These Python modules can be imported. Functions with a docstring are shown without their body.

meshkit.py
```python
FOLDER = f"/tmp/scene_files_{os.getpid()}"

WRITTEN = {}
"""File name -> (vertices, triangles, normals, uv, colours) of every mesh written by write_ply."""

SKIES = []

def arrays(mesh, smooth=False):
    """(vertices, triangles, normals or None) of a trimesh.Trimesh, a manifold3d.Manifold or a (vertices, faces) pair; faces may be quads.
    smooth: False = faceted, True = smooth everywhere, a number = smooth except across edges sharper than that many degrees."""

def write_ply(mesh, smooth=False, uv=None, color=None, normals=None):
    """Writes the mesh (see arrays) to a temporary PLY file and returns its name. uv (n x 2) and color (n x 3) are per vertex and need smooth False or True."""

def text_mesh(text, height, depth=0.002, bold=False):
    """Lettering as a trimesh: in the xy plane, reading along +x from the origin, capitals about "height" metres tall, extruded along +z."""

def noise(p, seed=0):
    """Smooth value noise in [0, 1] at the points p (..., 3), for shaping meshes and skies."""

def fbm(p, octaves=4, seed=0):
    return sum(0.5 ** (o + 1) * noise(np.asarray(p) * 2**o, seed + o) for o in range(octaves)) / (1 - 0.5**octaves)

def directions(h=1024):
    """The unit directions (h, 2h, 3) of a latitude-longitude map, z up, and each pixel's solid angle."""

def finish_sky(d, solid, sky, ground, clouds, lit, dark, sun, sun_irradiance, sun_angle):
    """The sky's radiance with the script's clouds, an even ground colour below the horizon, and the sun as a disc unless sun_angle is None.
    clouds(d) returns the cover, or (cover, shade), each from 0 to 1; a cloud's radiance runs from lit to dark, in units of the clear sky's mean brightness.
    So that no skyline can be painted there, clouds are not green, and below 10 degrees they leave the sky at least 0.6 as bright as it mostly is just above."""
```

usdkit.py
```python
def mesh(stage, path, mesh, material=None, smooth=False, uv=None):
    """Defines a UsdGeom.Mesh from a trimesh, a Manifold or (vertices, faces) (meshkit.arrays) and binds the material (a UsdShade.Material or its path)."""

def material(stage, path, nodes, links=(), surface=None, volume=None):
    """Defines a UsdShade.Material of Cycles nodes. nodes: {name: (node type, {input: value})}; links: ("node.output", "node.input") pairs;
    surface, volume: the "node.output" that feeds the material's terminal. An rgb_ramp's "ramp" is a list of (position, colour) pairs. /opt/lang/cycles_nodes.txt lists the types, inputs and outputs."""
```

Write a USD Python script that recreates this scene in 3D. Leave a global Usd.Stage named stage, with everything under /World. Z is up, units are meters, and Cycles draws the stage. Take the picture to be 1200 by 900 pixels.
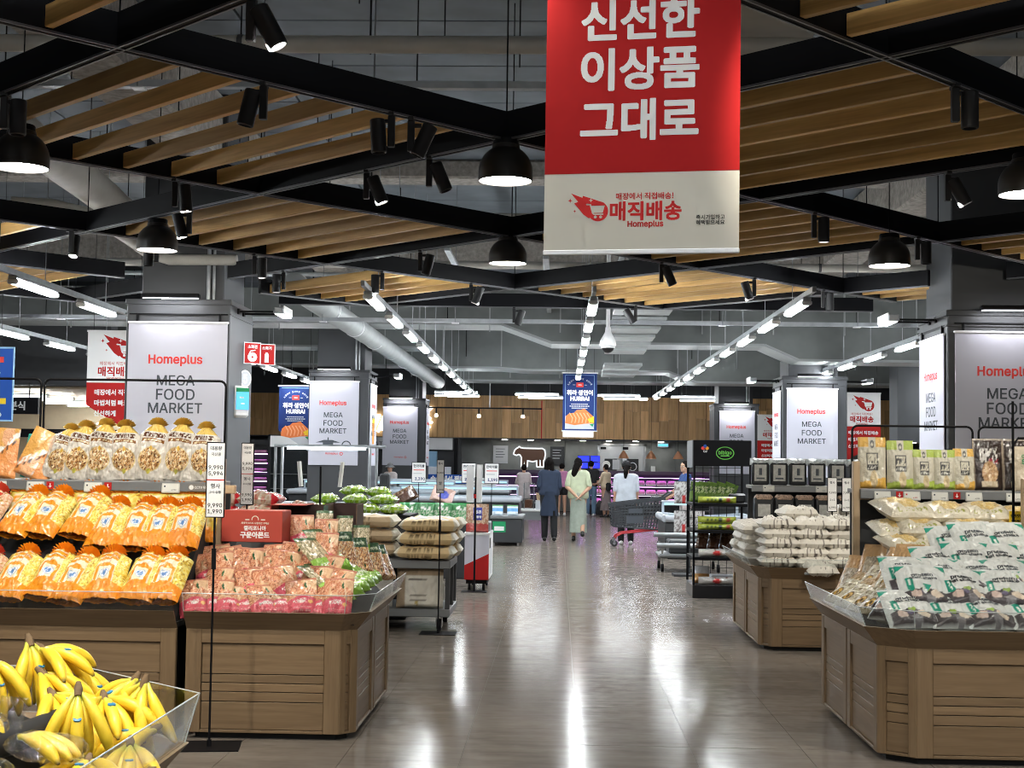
import math, random, glob
import numpy as np, trimesh, shapely, manifold3d as m3, usdkit, meshkit
from shapely import affinity
from shapely.geometry import Polygon, LineString, Point, box as sbox
from shapely.ops import unary_union
from pxr import Usd, UsdGeom, UsdLux, UsdShade, Gf, Sdf, Vt

stage = Usd.Stage.CreateInMemory()
UsdGeom.SetStageUpAxis(stage, "Z"); UsdGeom.SetStageMetersPerUnit(stage, 1.0)
UsdGeom.Xform.Define(stage, "/World"); UsdGeom.Scope.Define(stage, "/World/Looks")
RNG = random.Random(7)

# ---------------------------------------------------------------- camera, exposure, light levels
EYE = (0.0, 0.0, 1.5)
F_PX, PITCH, YAW, ROLL = 1674.26, 0.05664, -0.03337, 0.01374
EXPOSURE = 0.4
TUBE_E, PENDANT_E, LENS_E, SPOT_I, STRIP_E = 70.0, 30.0, 40.0, .42, 30.0
cp, sp, cy_, sy_ = math.cos(PITCH), math.sin(PITCH), math.cos(YAW), math.sin(YAW)
FW = np.array([sy_*cp, cy_*cp, sp]); R0 = np.array([cy_, -sy_, 0.0]); U0 = np.cross(R0, FW)
cr, sr = math.cos(ROLL), math.sin(ROLL)
RIGHT, UP = cr*R0 + sr*U0, -sr*R0 + cr*U0
cam = UsdGeom.Camera.Define(stage, "/World/camera")
cam.CreateHorizontalApertureAttr(36.0); cam.CreateVerticalApertureAttr(27.0)
cam.CreateFocalLengthAttr(F_PX*36.0/1200.0); cam.CreateClippingRangeAttr(Gf.Vec2f(0.05, 500))
cam.CreateExposureAttr(EXPOSURE)
cm = np.eye(4); cm[0, :3], cm[1, :3], cm[2, :3], cm[3, :3] = RIGHT, UP, -FW, EYE
UsdGeom.Xformable(cam).MakeMatrixXform().Set(Gf.Matrix4d(*cm.ravel().tolist()))

# ---------------------------------------------------------------- mesh helpers
def rotz(a): c, s = math.cos(a), math.sin(a); return np.array([[c, -s, 0], [s, c, 0], [0, 0, 1.0]])
def rotx(a): c, s = math.cos(a), math.sin(a); return np.array([[1.0, 0, 0], [0, c, -s], [0, s, c]])
def roty(a): c, s = math.cos(a), math.sin(a); return np.array([[c, 0, s], [0, 1.0, 0], [-s, 0, c]])
def M4(R=None, t=(0, 0, 0), s=None):
    m = np.eye(4)
    if R is not None: m[:3, :3] = R
    if s is not None: m[:3, :3] = m[:3, :3] @ np.diag(s if np.ndim(s) else (s, s, s))
    m[:3, 3] = t
    return m
class MB:
    """collects shapes into one mesh"""
    def __init__(s): s.v, s.f, s.c, s.n = [], [], [], 0
    def add(s, v, f, M=None, color=None):
        v = np.asarray(v, float); f = np.asarray(f, int)
        if f.shape[1] == 4: f = np.vstack([f[:, [0, 1, 2]], f[:, [0, 2, 3]]])
        if M is not None: v = v @ M[:3, :3].T + M[:3, 3]
        s.v.append(v); s.f.append(f + s.n); s.n += len(v)
        s.c.append(np.broadcast_to(np.array((1, 1, 1.0) if color is None else color, float), v.shape))
        return s
    def tm(s, m, M=None, color=None): return s.add(m.vertices, m.faces, M, color)
    def box(s, x0, x1, y0, y1, z0, z1, M=None, b=0.0, color=None):
        if b > 0:
            d = [min(b, (q1-q0)/2*.95) for q0, q1 in ((x0, x1), (y0, y1), (z0, z1))]
            pts = [(X, Y, Z) for X in (x0, x1) for Y in (y0+d[1], y1-d[1]) for Z in (z0+d[2], z1-d[2])]
            pts += [(X, Y, Z) for X in (x0+d[0], x1-d[0]) for Y in (y0, y1) for Z in (z0+d[2], z1-d[2])]
            pts += [(X, Y, Z) for X in (x0+d[0], x1-d[0]) for Y in (y0+d[1], y1-d[1]) for Z in (z0, z1)]
            h = m3.Manifold.hull_points(np.array(pts)).to_mesh()
            return s.add(h.vert_properties[:, :3], h.tri_verts, M, color)
        v = [(X, Y, Z) for X in (x0, x1) for Y in (y0, y1) for Z in (z0, z1)]
        f = [(0, 1, 3, 2), (4, 6, 7, 5), (0, 4, 5, 1), (2, 3, 7, 6), (0, 2, 6, 4), (1, 5, 7, 3)]
        return s.add(v, f, M, color)
    def tube(s, pts, r, n=10, M=None, caps=True, color=None):
        p = np.asarray(pts, float); r = np.broadcast_to(np.asarray(r, float), (len(p),))
        t = np.gradient(p, axis=0); t /= np.maximum(np.linalg.norm(t, axis=1, keepdims=True), 1e-9)
        a = np.array([0, 0, 1.0]) if abs(t[0][2]) < .9 else np.array([1.0, 0, 0])
        nx = np.cross(a, t[0]); nx /= np.linalg.norm(nx); rings = []
        for i in range(len(p)):
            nx = nx - t[i]*(nx @ t[i]); nx /= max(np.linalg.norm(nx), 1e-9); ny = np.cross(t[i], nx)
            k = np.arange(n)/n*2*math.pi
            rings.append(p[i] + r[i]*(np.cos(k)[:, None]*nx + np.sin(k)[:, None]*ny))
        v = np.vstack(rings); f = []
        for i in range(len(p)-1):
            for k in range(n):
                f.append((i*n+k, i*n+(k+1) % n, (i+1)*n+(k+1) % n, (i+1)*n+k))
        s.add(v, f, M, color)
        if caps:
            for i, sg in ((0, 1), (len(p)-1, -1)):
                vv = np.vstack([rings[i], p[i]]); ff = [(n, (k+1) % n, k) if sg > 0 else (n, k, (k+1) % n) for k in range(n)]
                s.add(vv, ff, M, color)
        return s
    def lathe(s, prof, n=24, M=None, color=None):
        pr = np.asarray(prof, float); k = np.arange(n)/n*2*math.pi
        v = np.array([(r*math.cos(a), r*math.sin(a), z) for r, z in pr for a in k]); f = []
        for i in range(len(pr)-1):
            for j in range(n):
                f.append((i*n+j, i*n+(j+1) % n, (i+1)*n+(j+1) % n, (i+1)*n+j))
        return s.add(v, f, M, color)
    def poly(s, g, h, M=None, color=None):
        for q in getattr(g, "geoms", [g]):
            if q.is_empty or q.geom_type != "Polygon" or q.area < 1e-9: continue
            s.tm(trimesh.creation.extrude_polygon(q, h, engine="earcut"), M, color)
        return s
    def arrays(s): return np.vstack(s.v), np.vstack(s.f)
    def colors(s): return np.vstack(s.c)
def hullm(pts):
    h = m3.Manifold.hull_points(np.array(pts, float)).to_mesh(); return np.array(h.vert_properties[:, :3]), np.array(h.tri_verts)
XZ = rotx(math.pi/2)   # polygon in xy -> stands in the xz plane, facing -y
def stand(x, y, z, a=0.0): return M4(rotz(a) @ XZ, (x, y, z))

# ---------------------------------------------------------------- prims
_used = {}
def numbered(parent, name):
    k = (parent, name); n = _used.get(k, 0); _used[k] = n + 1
    return name if n == 0 else f"{name}_{n:03d}"
def tag(p, label=None, cat=None, group=None, kind=None):
    for k, v in (("label", label), ("category", cat), ("group", group), ("kind", kind)):
        if v: p.SetCustomDataByKey(k, v)
def gm(M): return Gf.Matrix4d(*np.asarray(M, float).T.ravel().tolist())
def thing(name, label, cat, M=None, group=None, kind=None):
    path = "/World/" + numbered("/World", name)
    x = UsdGeom.Xform.Define(stage, path); x.MakeMatrixXform().Set(gm(np.eye(4) if M is None else M))
    tag(x.GetPrim(), label, cat, group, kind)
    return path
def part(parent, name, mb, mat, smooth=False, label=None, kind=None, M=None, color=None):
    path = parent + "/" + numbered(parent, name)
    v, f = mb.arrays() if isinstance(mb, MB) else mb
    col = None
    if color is not None:
        col = np.asarray(color); 
    m = usdkit.mesh(stage, path, trimesh.Trimesh(v, f, process=False), L(mat), smooth=True if (col is not None and smooth) else smooth)
    if col is not None:
        UsdGeom.PrimvarsAPI(m).CreatePrimvar("print", Sdf.ValueTypeNames.Color3fArray, "vertex").Set(Vt.Vec3fArray.FromNumpy(col.astype(np.float32)))
    if M is not None: m.MakeMatrixXform().Set(gm(M))
    tag(m.GetPrim(), label, None, None, kind)
    return path
def solo(name, mb, mat, label, cat, group=None, kind=None, smooth=False, M=None, color=None):
    p = part("/World", name, mb, mat, smooth, None, None, M, color)
    tag(stage.GetPrimAtPath(p), label, cat, group, kind); return p
def copy(src, M, label=None, group=None):
    name = src.rsplit("/", 1)[1]
    while name[-4:-3] == "_" and name[-3:].isdigit(): name = name[:-4]
    path = "/World/" + numbered("/World", name)
    x = UsdGeom.Xform.Define(stage, path)
    x.GetPrim().GetReferences().AddInternalReference(src); x.GetPrim().SetInstanceable(True)
    x.MakeMatrixXform().Set(gm(M)); tag(x.GetPrim(), label, None, group)
    return path
def put(path, M): UsdGeom.Xformable(stage.GetPrimAtPath(path)).MakeMatrixXform().Set(gm(M))
class Repeats:
    """the first call builds, later calls copy"""
    def __init__(s, build): s.build, s.src = build, None
    def __call__(s, M, label, group=None):
        if s.src is None:
            s.src = s.build(label, group); put(s.src, M); return s.src
        return copy(s.src, M, label, group)
ORD = "first second third fourth fifth sixth seventh eighth ninth tenth eleventh twelfth thirteenth fourteenth fifteenth sixteenth seventeenth eighteenth nineteenth twentieth".split()

# ---------------------------------------------------------------- lettering
_fonts = {}
def glyph_shape(text, bold=0, res=64, latin=False):
    from PIL import Image, ImageDraw, ImageFont
    pat = "Inter.woff2" if latin else "Noto Sans CJK*.woff2"
    key = (pat, res)
    if key not in _fonts:
        _fonts[key] = ImageFont.truetype(glob.glob("/opt/blender-*/*/datafiles/fonts/" + pat)[0], res)
    font = _fonts[key]
    x0, y0, x1, y1 = font.getbbox(text, anchor="ls", stroke_width=bold)
    im = Image.new("L", (x1-x0+8, y1-y0+8))
    ImageDraw.Draw(im).text((4-x0, 4-y0), text, 255, font, anchor="ls", stroke_width=bold)
    on = np.pad(np.asarray(im) > 127, ((0, 0), (1, 1))).astype(np.int8)
    rows, st = np.nonzero(np.diff(on, axis=1) == 1); en = np.nonzero(np.diff(on, axis=1) == -1)[1]
    if not len(rows): return Polygon()
    g = unary_union([sbox(a, -r-1, b, -r) for a, b, r in zip(st, en, rows)]).buffer(.6).buffer(-.6).simplify(.7)
    x0, y0, x1, y1 = g.bounds
    return affinity.translate(g, -(x0+x1)/2, -(y0+y1)/2)
def text(txt, width=None, height=None, bold=0, res=64, latin=False):
    """shapely shape centred on the origin, scaled to the given width or height"""
    g = glyph_shape(txt, bold, res, latin); x0, y0, x1, y1 = g.bounds
    s = width/(x1-x0) if width else height/(y1-y0)
    return affinity.scale(g, s, s, origin=(0, 0))
def shift(g, x, y): return affinity.translate(g, x, y)

# ---------------------------------------------------------------- materials
_mats = {}
def L(name): return _mats[name]
def mat(name, nodes, links=(), surface="p.BSDF"):
    _mats[name] = usdkit.material(stage, "/World/Looks/" + name, nodes, links, surface=surface)
def plain(name, col, rough=.5, metal=0.0, spec=.5, var=0.0, scale=6.0, bump=0.0, bscale=40.0, coat=0.0, trans=0.0, **kw):
    nodes = {"p": ("principled_bsdf", dict(base_color=col, roughness=rough, metallic=metal, specular_ior_level=spec, coat_weight=coat, **kw))}
    links = []
    if var or bump: nodes["tc"] = ("texture_coordinate", {})
    if var:
        nodes["n"] = ("noise_texture", {"scale": scale, "detail": 4.0})
        nodes["r"] = ("rgb_ramp", {"ramp": [(.25, tuple(c*(1-var) for c in col)), (.75, tuple(min(1, c*(1+var)) for c in col))]})
        links += [("tc.object", "n.vector"), ("n.fac", "r.fac"), ("r.color", "p.base_color")]
    if bump:
        nodes["bn"] = ("noise_texture", {"scale": bscale, "detail": 3.0}); nodes["b"] = ("bump", {"strength": bump, "distance": .01})
        links += [("tc.object", "bn.vector"), ("bn.fac", "b.height"), ("b.normal", "p.normal")]
    mat(name, nodes, links)
def glow(name, col, e):
    mat(name, {"e": ("emission", {"color": col, "strength": e})}, surface="e.emission")
def printed(name, rough=.3, coat=.3, bump=.25, bscale=35.0, metal=0.0):
    """film or paper whose print is the mesh's own flat colours"""
    mat(name, {"a": ("attribute", {"attribute": "print"}), "tc": ("texture_coordinate", {}), "bn": ("noise_texture", {"scale": bscale, "detail": 4.0, "distortion": .6}),
               "b": ("bump", {"strength": bump, "distance": .02}), "p": ("principled_bsdf", dict(roughness=rough, coat_weight=coat, coat_roughness=.12, metallic=metal))},
        [("a.color", "p.base_color"), ("tc.object", "bn.vector"), ("bn.fac", "b.height"), ("b.normal", "p.normal")])
def wood(name, c1, c2, c3, axis=0, scale=1.0, rough=.5, vary=.25):
    sc = [18*scale]*3; sc[axis] = .9*scale
    mat(name, {"tc": ("texture_coordinate", {}), "oi": ("object_info", {}), "ad": ("vector_math", {"math_type": "add"}), "m": ("mapping", {"scale": tuple(sc)}),
               "n": ("noise_texture", {"scale": 1.6, "detail": 6.0, "roughness": .65, "distortion": .5}), "r": ("rgb_ramp", {"ramp": [(.3, c1), (.5, c2), (.72, c3)]}),
               "h": ("hsv", {"hue": .5, "saturation": 1.0}), "mr": ("map_range", {"from_min": 0.0, "from_max": 1.0, "to_min": 1-vary, "to_max": 1+vary}),
               "b": ("bump", {"strength": .12, "distance": .004}), "p": ("principled_bsdf", {"roughness": rough})},
        [("tc.object", "ad.vector1"), ("oi.random", "ad.vector2"), ("ad.vector", "m.vector"), ("m.vector", "n.vector"), ("n.fac", "r.fac"), ("r.color", "h.color"), ("oi.random", "mr.value"), ("mr.result", "h.value"),
         ("h.color", "p.base_color"), ("n.fac", "b.height"), ("b.normal", "p.normal")])
# ---------------------------------------------------------------- looks
mat("tile_floor", {"tc": ("texture_coordinate", {}), "m": ("mapping", {"scale": (1.2, 5.0, 1.0)}), "n": ("noise_texture", {"scale": 1.3, "detail": 7.0, "roughness": .68}),
    "r": ("rgb_ramp", {"ramp": [(.25, (.13, .108, .09)), (.5, (.18, .155, .132)), (.78, (.235, .205, .18))]}),
    "n2": ("noise_texture", {"scale": 9.0, "detail": 4.0}), "rr": ("map_range", {"from_min": .3, "from_max": .7, "to_min": .12, "to_max": .19}),
        "p": ("principled_bsdf", {"specular_ior_level": .022})},
    [("tc.object", "m.vector"), ("m.vector", "n.vector"), ("n.fac", "r.fac"), ("r.color", "p.base_color"), ("tc.object", "n2.vector"), ("n2.fac", "rr.value"), ("rr.result", "p.roughness"), ])
plain("grout", (.16, .14, .12), .6)
plain("deck", (.13, .15, .175), .55, .3, var=.25, scale=2.0)
plain("deck_dark", (.035, .04, .045), .6, .3)
plain("black_metal", (.005, .005, .0065), .6, spec=.15)
plain("black_gloss", (.01, .01, .012), .3)
plain("can_black", (.022, .022, .024), .5, spec=.3)
plain("track_edge", (.16, .16, .17), .35, .6)
plain("pillar_grey", (.05, .053, .059), .6, var=.06, scale=3)
plain("pillar_dark", (.05, .05, .052), .6, var=.08, scale=3)
plain("galvanised", (.4, .42, .44), .42, .7, var=.15, scale=9)
plain("pipe_beige", (.42, .4, .36), .55, var=.08)
plain("duct_wrap", (.15, .162, .157), .6, .15, var=.14, scale=3, bump=.3, bscale=5)
plain("duct_light", (.3, .315, .315), .6, .1, var=.1, scale=3, bump=.2, bscale=6)
plain("fireproof", (.3, .275, .25), .95, var=.35, scale=14, bump=.9, bscale=30)
plain("white_paint", (.72, .72, .74), .5)
plain("white_plastic", (.75, .75, .76), .35)
plain("wall_dark", (.05, .052, .056), .7, var=.1)
plain("wall_beige", (.5, .4, .27), .7, var=.06)
plain("tile_grey", (.19, .2, .195), .55, var=.35, scale=1.6)
plain("steel", (.5, .5, .5), .28, 1.0)
plain("grey_metal", (.2, .21, .22), .45, .4)
plain("dark_grey", (.03, .032, .036), .5)
plain("chrome", (.62, .63, .65), .2, 1.0)
for k, q in enumerate((.8, 1.0, 1.22)):
    wood(f"slat_wood_{k}", *[tuple(c*q for c in z) for z in ((.43, .245, .075), (.56, .335, .11), (.66, .41, .15))], axis=0, scale=1.0, rough=.5, vary=.0)
    wood(f"plank_wood_{k}", *[tuple(c*q for c in z) for z in ((.52, .28, .1), (.7, .41, .17), (.82, .53, .25))], axis=2, scale=.5, rough=.5, vary=.0)
    wood(f"oak_{k}", *[tuple(c*(.9+.1*k) for c in z) for z in ((.155, .098, .05), (.19, .123, .065), (.225, .15, .082))], axis=0, scale=1.6, rough=.48, vary=.0)
wood("oak_upright", (.15, .095, .049), (.185, .12, .063), (.215, .145, .08), axis=2, scale=1.6, rough=.48, vary=0)
wood("oak_light", (.42, .29, .17), (.5, .36, .22), (.56, .41, .26), axis=2, scale=1.5, rough=.5, vary=0)
glow("tube_glow", (.93, .98, 1.0), TUBE_E)
glow("cross_glow", (.93, .97, 1.0), 45.0); glow("far_sign_glow", (.97, .97, 1.0), 120.0); glow("sign_glow", (.97, .97, 1.0), 42.0)
glow("strip_glow", (.9, .97, 1.0), STRIP_E)
glow("pendant_glow", (1.0, .96, .86), PENDANT_E)
glow("lens_glow", (1.0, .95, .86), LENS_E)
glow("screen_blue", (.02, .03, 1.0), 2.2)
glow("screen_cyan", (.12, .5, .9), 1.3)
mat("acrylic", {"f": ("layer_weight", {"blend": .5}), "pw": ("math", {"math_type": "power", "value2": 3.0}), "ma": ("math", {"math_type": "multiply_add", "value2": .5, "value3": .05}),
    "t": ("transparent_bsdf", {"color": (.93, .95, .95)}), "g": ("glossy_bsdf", {"roughness": .08, "color": (.9, .92, .92)}), "m": ("mix_closure", {})},
    [("f.facing", "pw.value1"), ("pw.value", "ma.value1"), ("ma.value", "m.fac"), ("t.BSDF", "m.closure1"), ("g.BSDF", "m.closure2")], surface="m.closure")
plain("acrylic_edge", (.5, .54, .53), .25)

# ---------------------------------------------------------------- the setting
def struct(name, mb, m, smooth=False):
    p = part("/World", name, mb, m, smooth); tag(stage.GetPrimAtPath(p), kind="structure"); return p
TX0, TX1, TY0, TY1, TW, TL = -3.48, 3.12, 3.0, 30.6, .6, 1.2
fl = MB()
for x0, x1, y0, y1 in ((-17, TX0, -8, 47), (TX1, 17, -8, 47), (TX0, TX1, -8, TY0), (TX0, TX1, TY1, 47)): fl.box(x0, x1, y0, y1, -.06, 0)
FLOOR = struct("floor", fl, "tile_floor")
part(FLOOR, "grout_bed", MB().box(TX0, TX1, TY0, TY1, -.06, -.0035), "grout")
for i in range(round((TX1-TX0)/TW)):
    for j in range(round((TY1-TY0)/TL)):
        x0, y0 = TX0+i*TW, TY0+j*TL; g = .0014
        v, f = MB().box(x0+g, x1 := x0+TW-g, y0+g, y0+TL-g, -.02, 0).arrays()
        t = np.array([RNG.gauss(0, .0006), RNG.gauss(0, .0006)])
        v = v.copy(); v[:, 2] += np.where(v[:, 2] > -.01, (v[:, :2]-[x0+.3, y0+.6]) @ t, 0)
        part(FLOOR, "tile", (v, f), "tile_floor")
DECK_Z = 5.6
CEIL = struct("ceiling", MB().box(-17, 17, -8, 47, DECK_Z+.05, DECK_Z+.15), "deck_dark")
k = 0
for yy in np.arange(4.0, 46.0, 1.5):
    for xx in np.arange(-12.0, 12.0, 6.0):
        if k < 290: part(CEIL, "panel", MB().box(xx+.012+(3 if int(yy/1.5) % 2 else 0), xx+5.988+(3 if int(yy/1.5) % 2 else 0), yy+.012, yy+1.488, DECK_Z, DECK_Z+.045, b=.004), "deck"); k += 1
struct("wall_left", MB().box(-17.2, -17, -8, 47, 0, 5.7), "wall_dark")
struct("wall_right", MB().box(17, 17.2, -8, 47, 0, 5.7), "wall_dark")
struct("wall_rear", MB().box(-17.2, 17.2, -8.2, -8, 0, 5.7), "wall_dark")
WALL = struct("wall_back", MB().box(-17, 17, 47, 47.2, 0, 5.7), "wall_dark")
# wooden fascia of upright planks over a grey stone wall
rn = random.Random(3); xx = -14.0
while xx < 12.0:
    w = rn.choice((.26, .3, .34)); zz = 2.34
    while zz < 3.75:
        h = min(rn.uniform(.5, 1.5), 3.75-zz)
        if 3.75-zz-h < .25: h = 3.75-zz
        d = rn.uniform(0, .012)
        part(WALL, "plank", MB().box(xx+.003, xx+w-.003, 46.42-d, 46.5, zz+.002, zz+h-.002, b=.003), f"plank_wood_{rn.choice((0,0,1,1,1,2))}")
        zz += h
    xx += w
part(WALL, "fascia_core", MB().box(-14, 12, 46.5, 47, 2.32, 3.8), "wall_dark")
for i in range(14):
    for j in range(2):
        part(WALL, "stone_slab", MB().box(-7.0+i*1.2+.004, -7.0+(i+1)*1.2-.004, 46.7, 46.98, .02+j*1.16, .02+(j+1)*1.16-.006, b=.004), "tile_grey")
# ---------------------------------------------------------------- square pillars with cased feet
def pillar(x0, x1, y0, y1, top, sx0, sx1, sy0, sy1, label):
    t = thing("square_pillar", label, "pillar", group=None)
    part(t, "shaft", MB().box(sx0, sx1, sy0, sy1, 0.05, 5.6, b=.012), "pillar_grey")
    part(t, "casing", MB().box(x0, x1, y0, y1, 0, top, b=.01), "pillar_grey")
    part(t, "casing_cap", MB().box(x0-.015, x1+.015, y0-.015, y1+.015, top-.05, top+.01, b=.006).box(x0-.012, x1+.012, y0-.012, y1+.012, top-.16, top-.145), "pillar_grey")
    c = MB(); cx = sx0+.82*(sx1-sx0)
    c.tube([(cx, sy0-.03, top), (cx, sy0-.03, 5.5)], .022, 8).tube([(cx+.06, sy0-.03, top), (cx+.06, sy0-.03, 5.5)], .016, 8)
    part(t, "conduit", c, "galvanised", 40)
    return t
LP = [(15.6, "first grey pillar of the left row, behind the snack bags, with the widest signboard"), (27.2, "second grey pillar of the left row, between the wall lamp frame and the striped sacks"), (38.8, "third and farthest grey pillar of the left row, before the wood fascia")]
for Y, lb in LP: pillar(-4.8, -3.645, Y, Y+1.17, 3.27, -4.66, -3.74, Y+.08, Y+1.1, lb)
RP = [(15.0, "nearest grey pillar of the right row, above the grain pouches"), (26.0, "middle grey pillar of the right row, behind the black nut boxes"), (37.4, "farthest grey pillar of the right row, behind the black rack")]
for Y, lb in RP: pillar(4.04, 5.2, Y, Y+1.17, 3.17, 4.16 if Y > 20 else 4.1, 5.05, Y+.08, Y+1.1, lb)
# ---------------------------------------------------------------- black lattice with wooden slats
LZ, LH, A = 3.5, .18, 1.874
TH = .0241
def node(i, j):
    c, s = math.cos(TH), math.sin(TH); lx, ly = i*A, j*A
    return np.array([-.302+c*lx-s*ly, 6.867+s*lx+c*ly])
lat = thing("black_ceiling_lattice", "square lattice of black beams hung corner-on below the dark ceiling", "ceiling lattice")
JMAX = 6
def blocked(p):
    return (-4.82 < p[0] < -3.62 and p[1] > 15.58) or (4.02 < p[0] < 5.22 and p[1] > 14.98)
BEAMS = []
def beam(p, q, w=.05):
    BEAMS.append((p, q))
    d = q-p; n = np.linalg.norm(d); a = math.atan2(d[1], d[0]); M = M4(rotz(a), (*p, LZ))
    b = part(lat, "beam", MB().box(0, n, -w/2, w/2, .006, LH, M=M), "black_metal")
    part(b, "track", MB().box(0, n, -w/2-.002, -w/2+.008, 0, .012, M=M).box(0, n, w/2-.008, w/2+.002, 0, .012, M=M), "track_edge")
def clip_beam(p, q):
    ts = np.linspace(0, 1, 60); ok = [not blocked(p+(q-p)*t) for t in ts]
    i = 0
    while i < 60:
        if ok[i]:
            j = i
            while j+1 < 60 and ok[j+1]: j += 1
            if j-i > 2: beam(p+(q-p)*ts[i], p+(q-p)*ts[j])
            i = j+1
        else: i += 1
for i in range(-4, 5):
    for j in range(-5, JMAX):
        if (i+j) % 2:
            for di in (-1, 1):
                if abs(i+di) <= 4: clip_beam(node(i, j), node(i+di, j+1))
for i in range(-3, 3, 2): clip_beam(node(i, JMAX), node(i+2, JMAX))
hg = MB()
for i in range(-4, 5):
    for j in range(-3, JMAX+1):
        if (i+j) % 2 and not blocked(node(i, j)): hg.tube([(*node(i, j), LZ+LH), (*node(i, j), DECK_Z)], .005, 5)
part(lat, "hanger_rod", hg, "black_metal", kind="stuff")
where = {(-1, 1): "over the snack stand", (1, 1): "right of the red banner", (-1, 3): "before the left pillar", (1, 3): "below the red banner's right edge", (-1, 5): "over the left tube row's near end", (1, 5): "over the dome camera",
         (-1, -1): "at the top left corner of the view", (1, -1): "at the top right above the banner", (3, 3): "beside the near right pillar", (3, 1): "beyond the right edge of the aisle ceiling", (-3, 3): "far left under the dark deck", (3, 5): "behind the near right pillar",
         (-3, 1): "left of the snack stand ceiling bay", (-3, 5): "left of the near left pillar", (-3, -1): "overhead on the far left", (3, -1): "overhead on the far right", (-1, -3): "straight overhead on the left", (1, -3): "straight overhead on the right"}
for (i, j), wh in where.items():
    t = thing("slatted_ceiling_panel", f"oak slats filling the lattice bay {wh}", "slatted ceiling panel")
    n0, n1, n2, n3 = node(i-1, j), node(i, j+1), node(i, j-1), node(i+1, j)   # n0->n1 and n2->n3 run one way; slats run along n0->n2
    for k in range(1, 7):
        u = k/7.0
        p, q = n0+(n1-n0)*u, n2+(n3-n2)*u
        if blocked(p) or blocked(q): continue
        d = q-p; n = np.linalg.norm(d); a = math.atan2(d[1], d[0])
        part(t, "slat", MB().box(.028, n-.028, -.022, .022, .02, .125, b=.003), f"slat_wood_{(i*5+j*3+k*2)%3}", M=M4(rotz(a), (*p, LZ)))
# ---------------------------------------------------------------- track spotlights
def spot_geo(tilt, az, side, lit):
    """driver box under the track and a can beside it; az turns the pair, tilt leans the can"""
    d = MB().box(-.02, .02, -.02, .02, -.19, -.012, b=.004).box(-.016, .016, -.05, .05, -.012, .006)
    R = roty(tilt) if True else None
    c = MB().lathe([(0, .095), (.04, .095), (.045, .09), (.045, -.095), (.04, -.1), (.036, -.1), (.036, -.085)], 20, M=M4(R, (side*.075, 0, -.125)))
    c.tube([(side*.02, 0, -.04), (side*.06, 0, -.04)], .012, 8)
    l = MB().lathe([(.036, -.088), (.02, -.084), (0, -.083)], 20, M=M4(R, (side*.075, 0, -.125)))
    dirv = rotz(az) @ (R @ np.array([0, 0, -1.0])); pos = rotz(az) @ np.array([side*.075, 0, -.125]) 
    return d, c, l, dirv, pos
plain("lens_dark", (.05, .05, .055), .15, .5)
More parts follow.
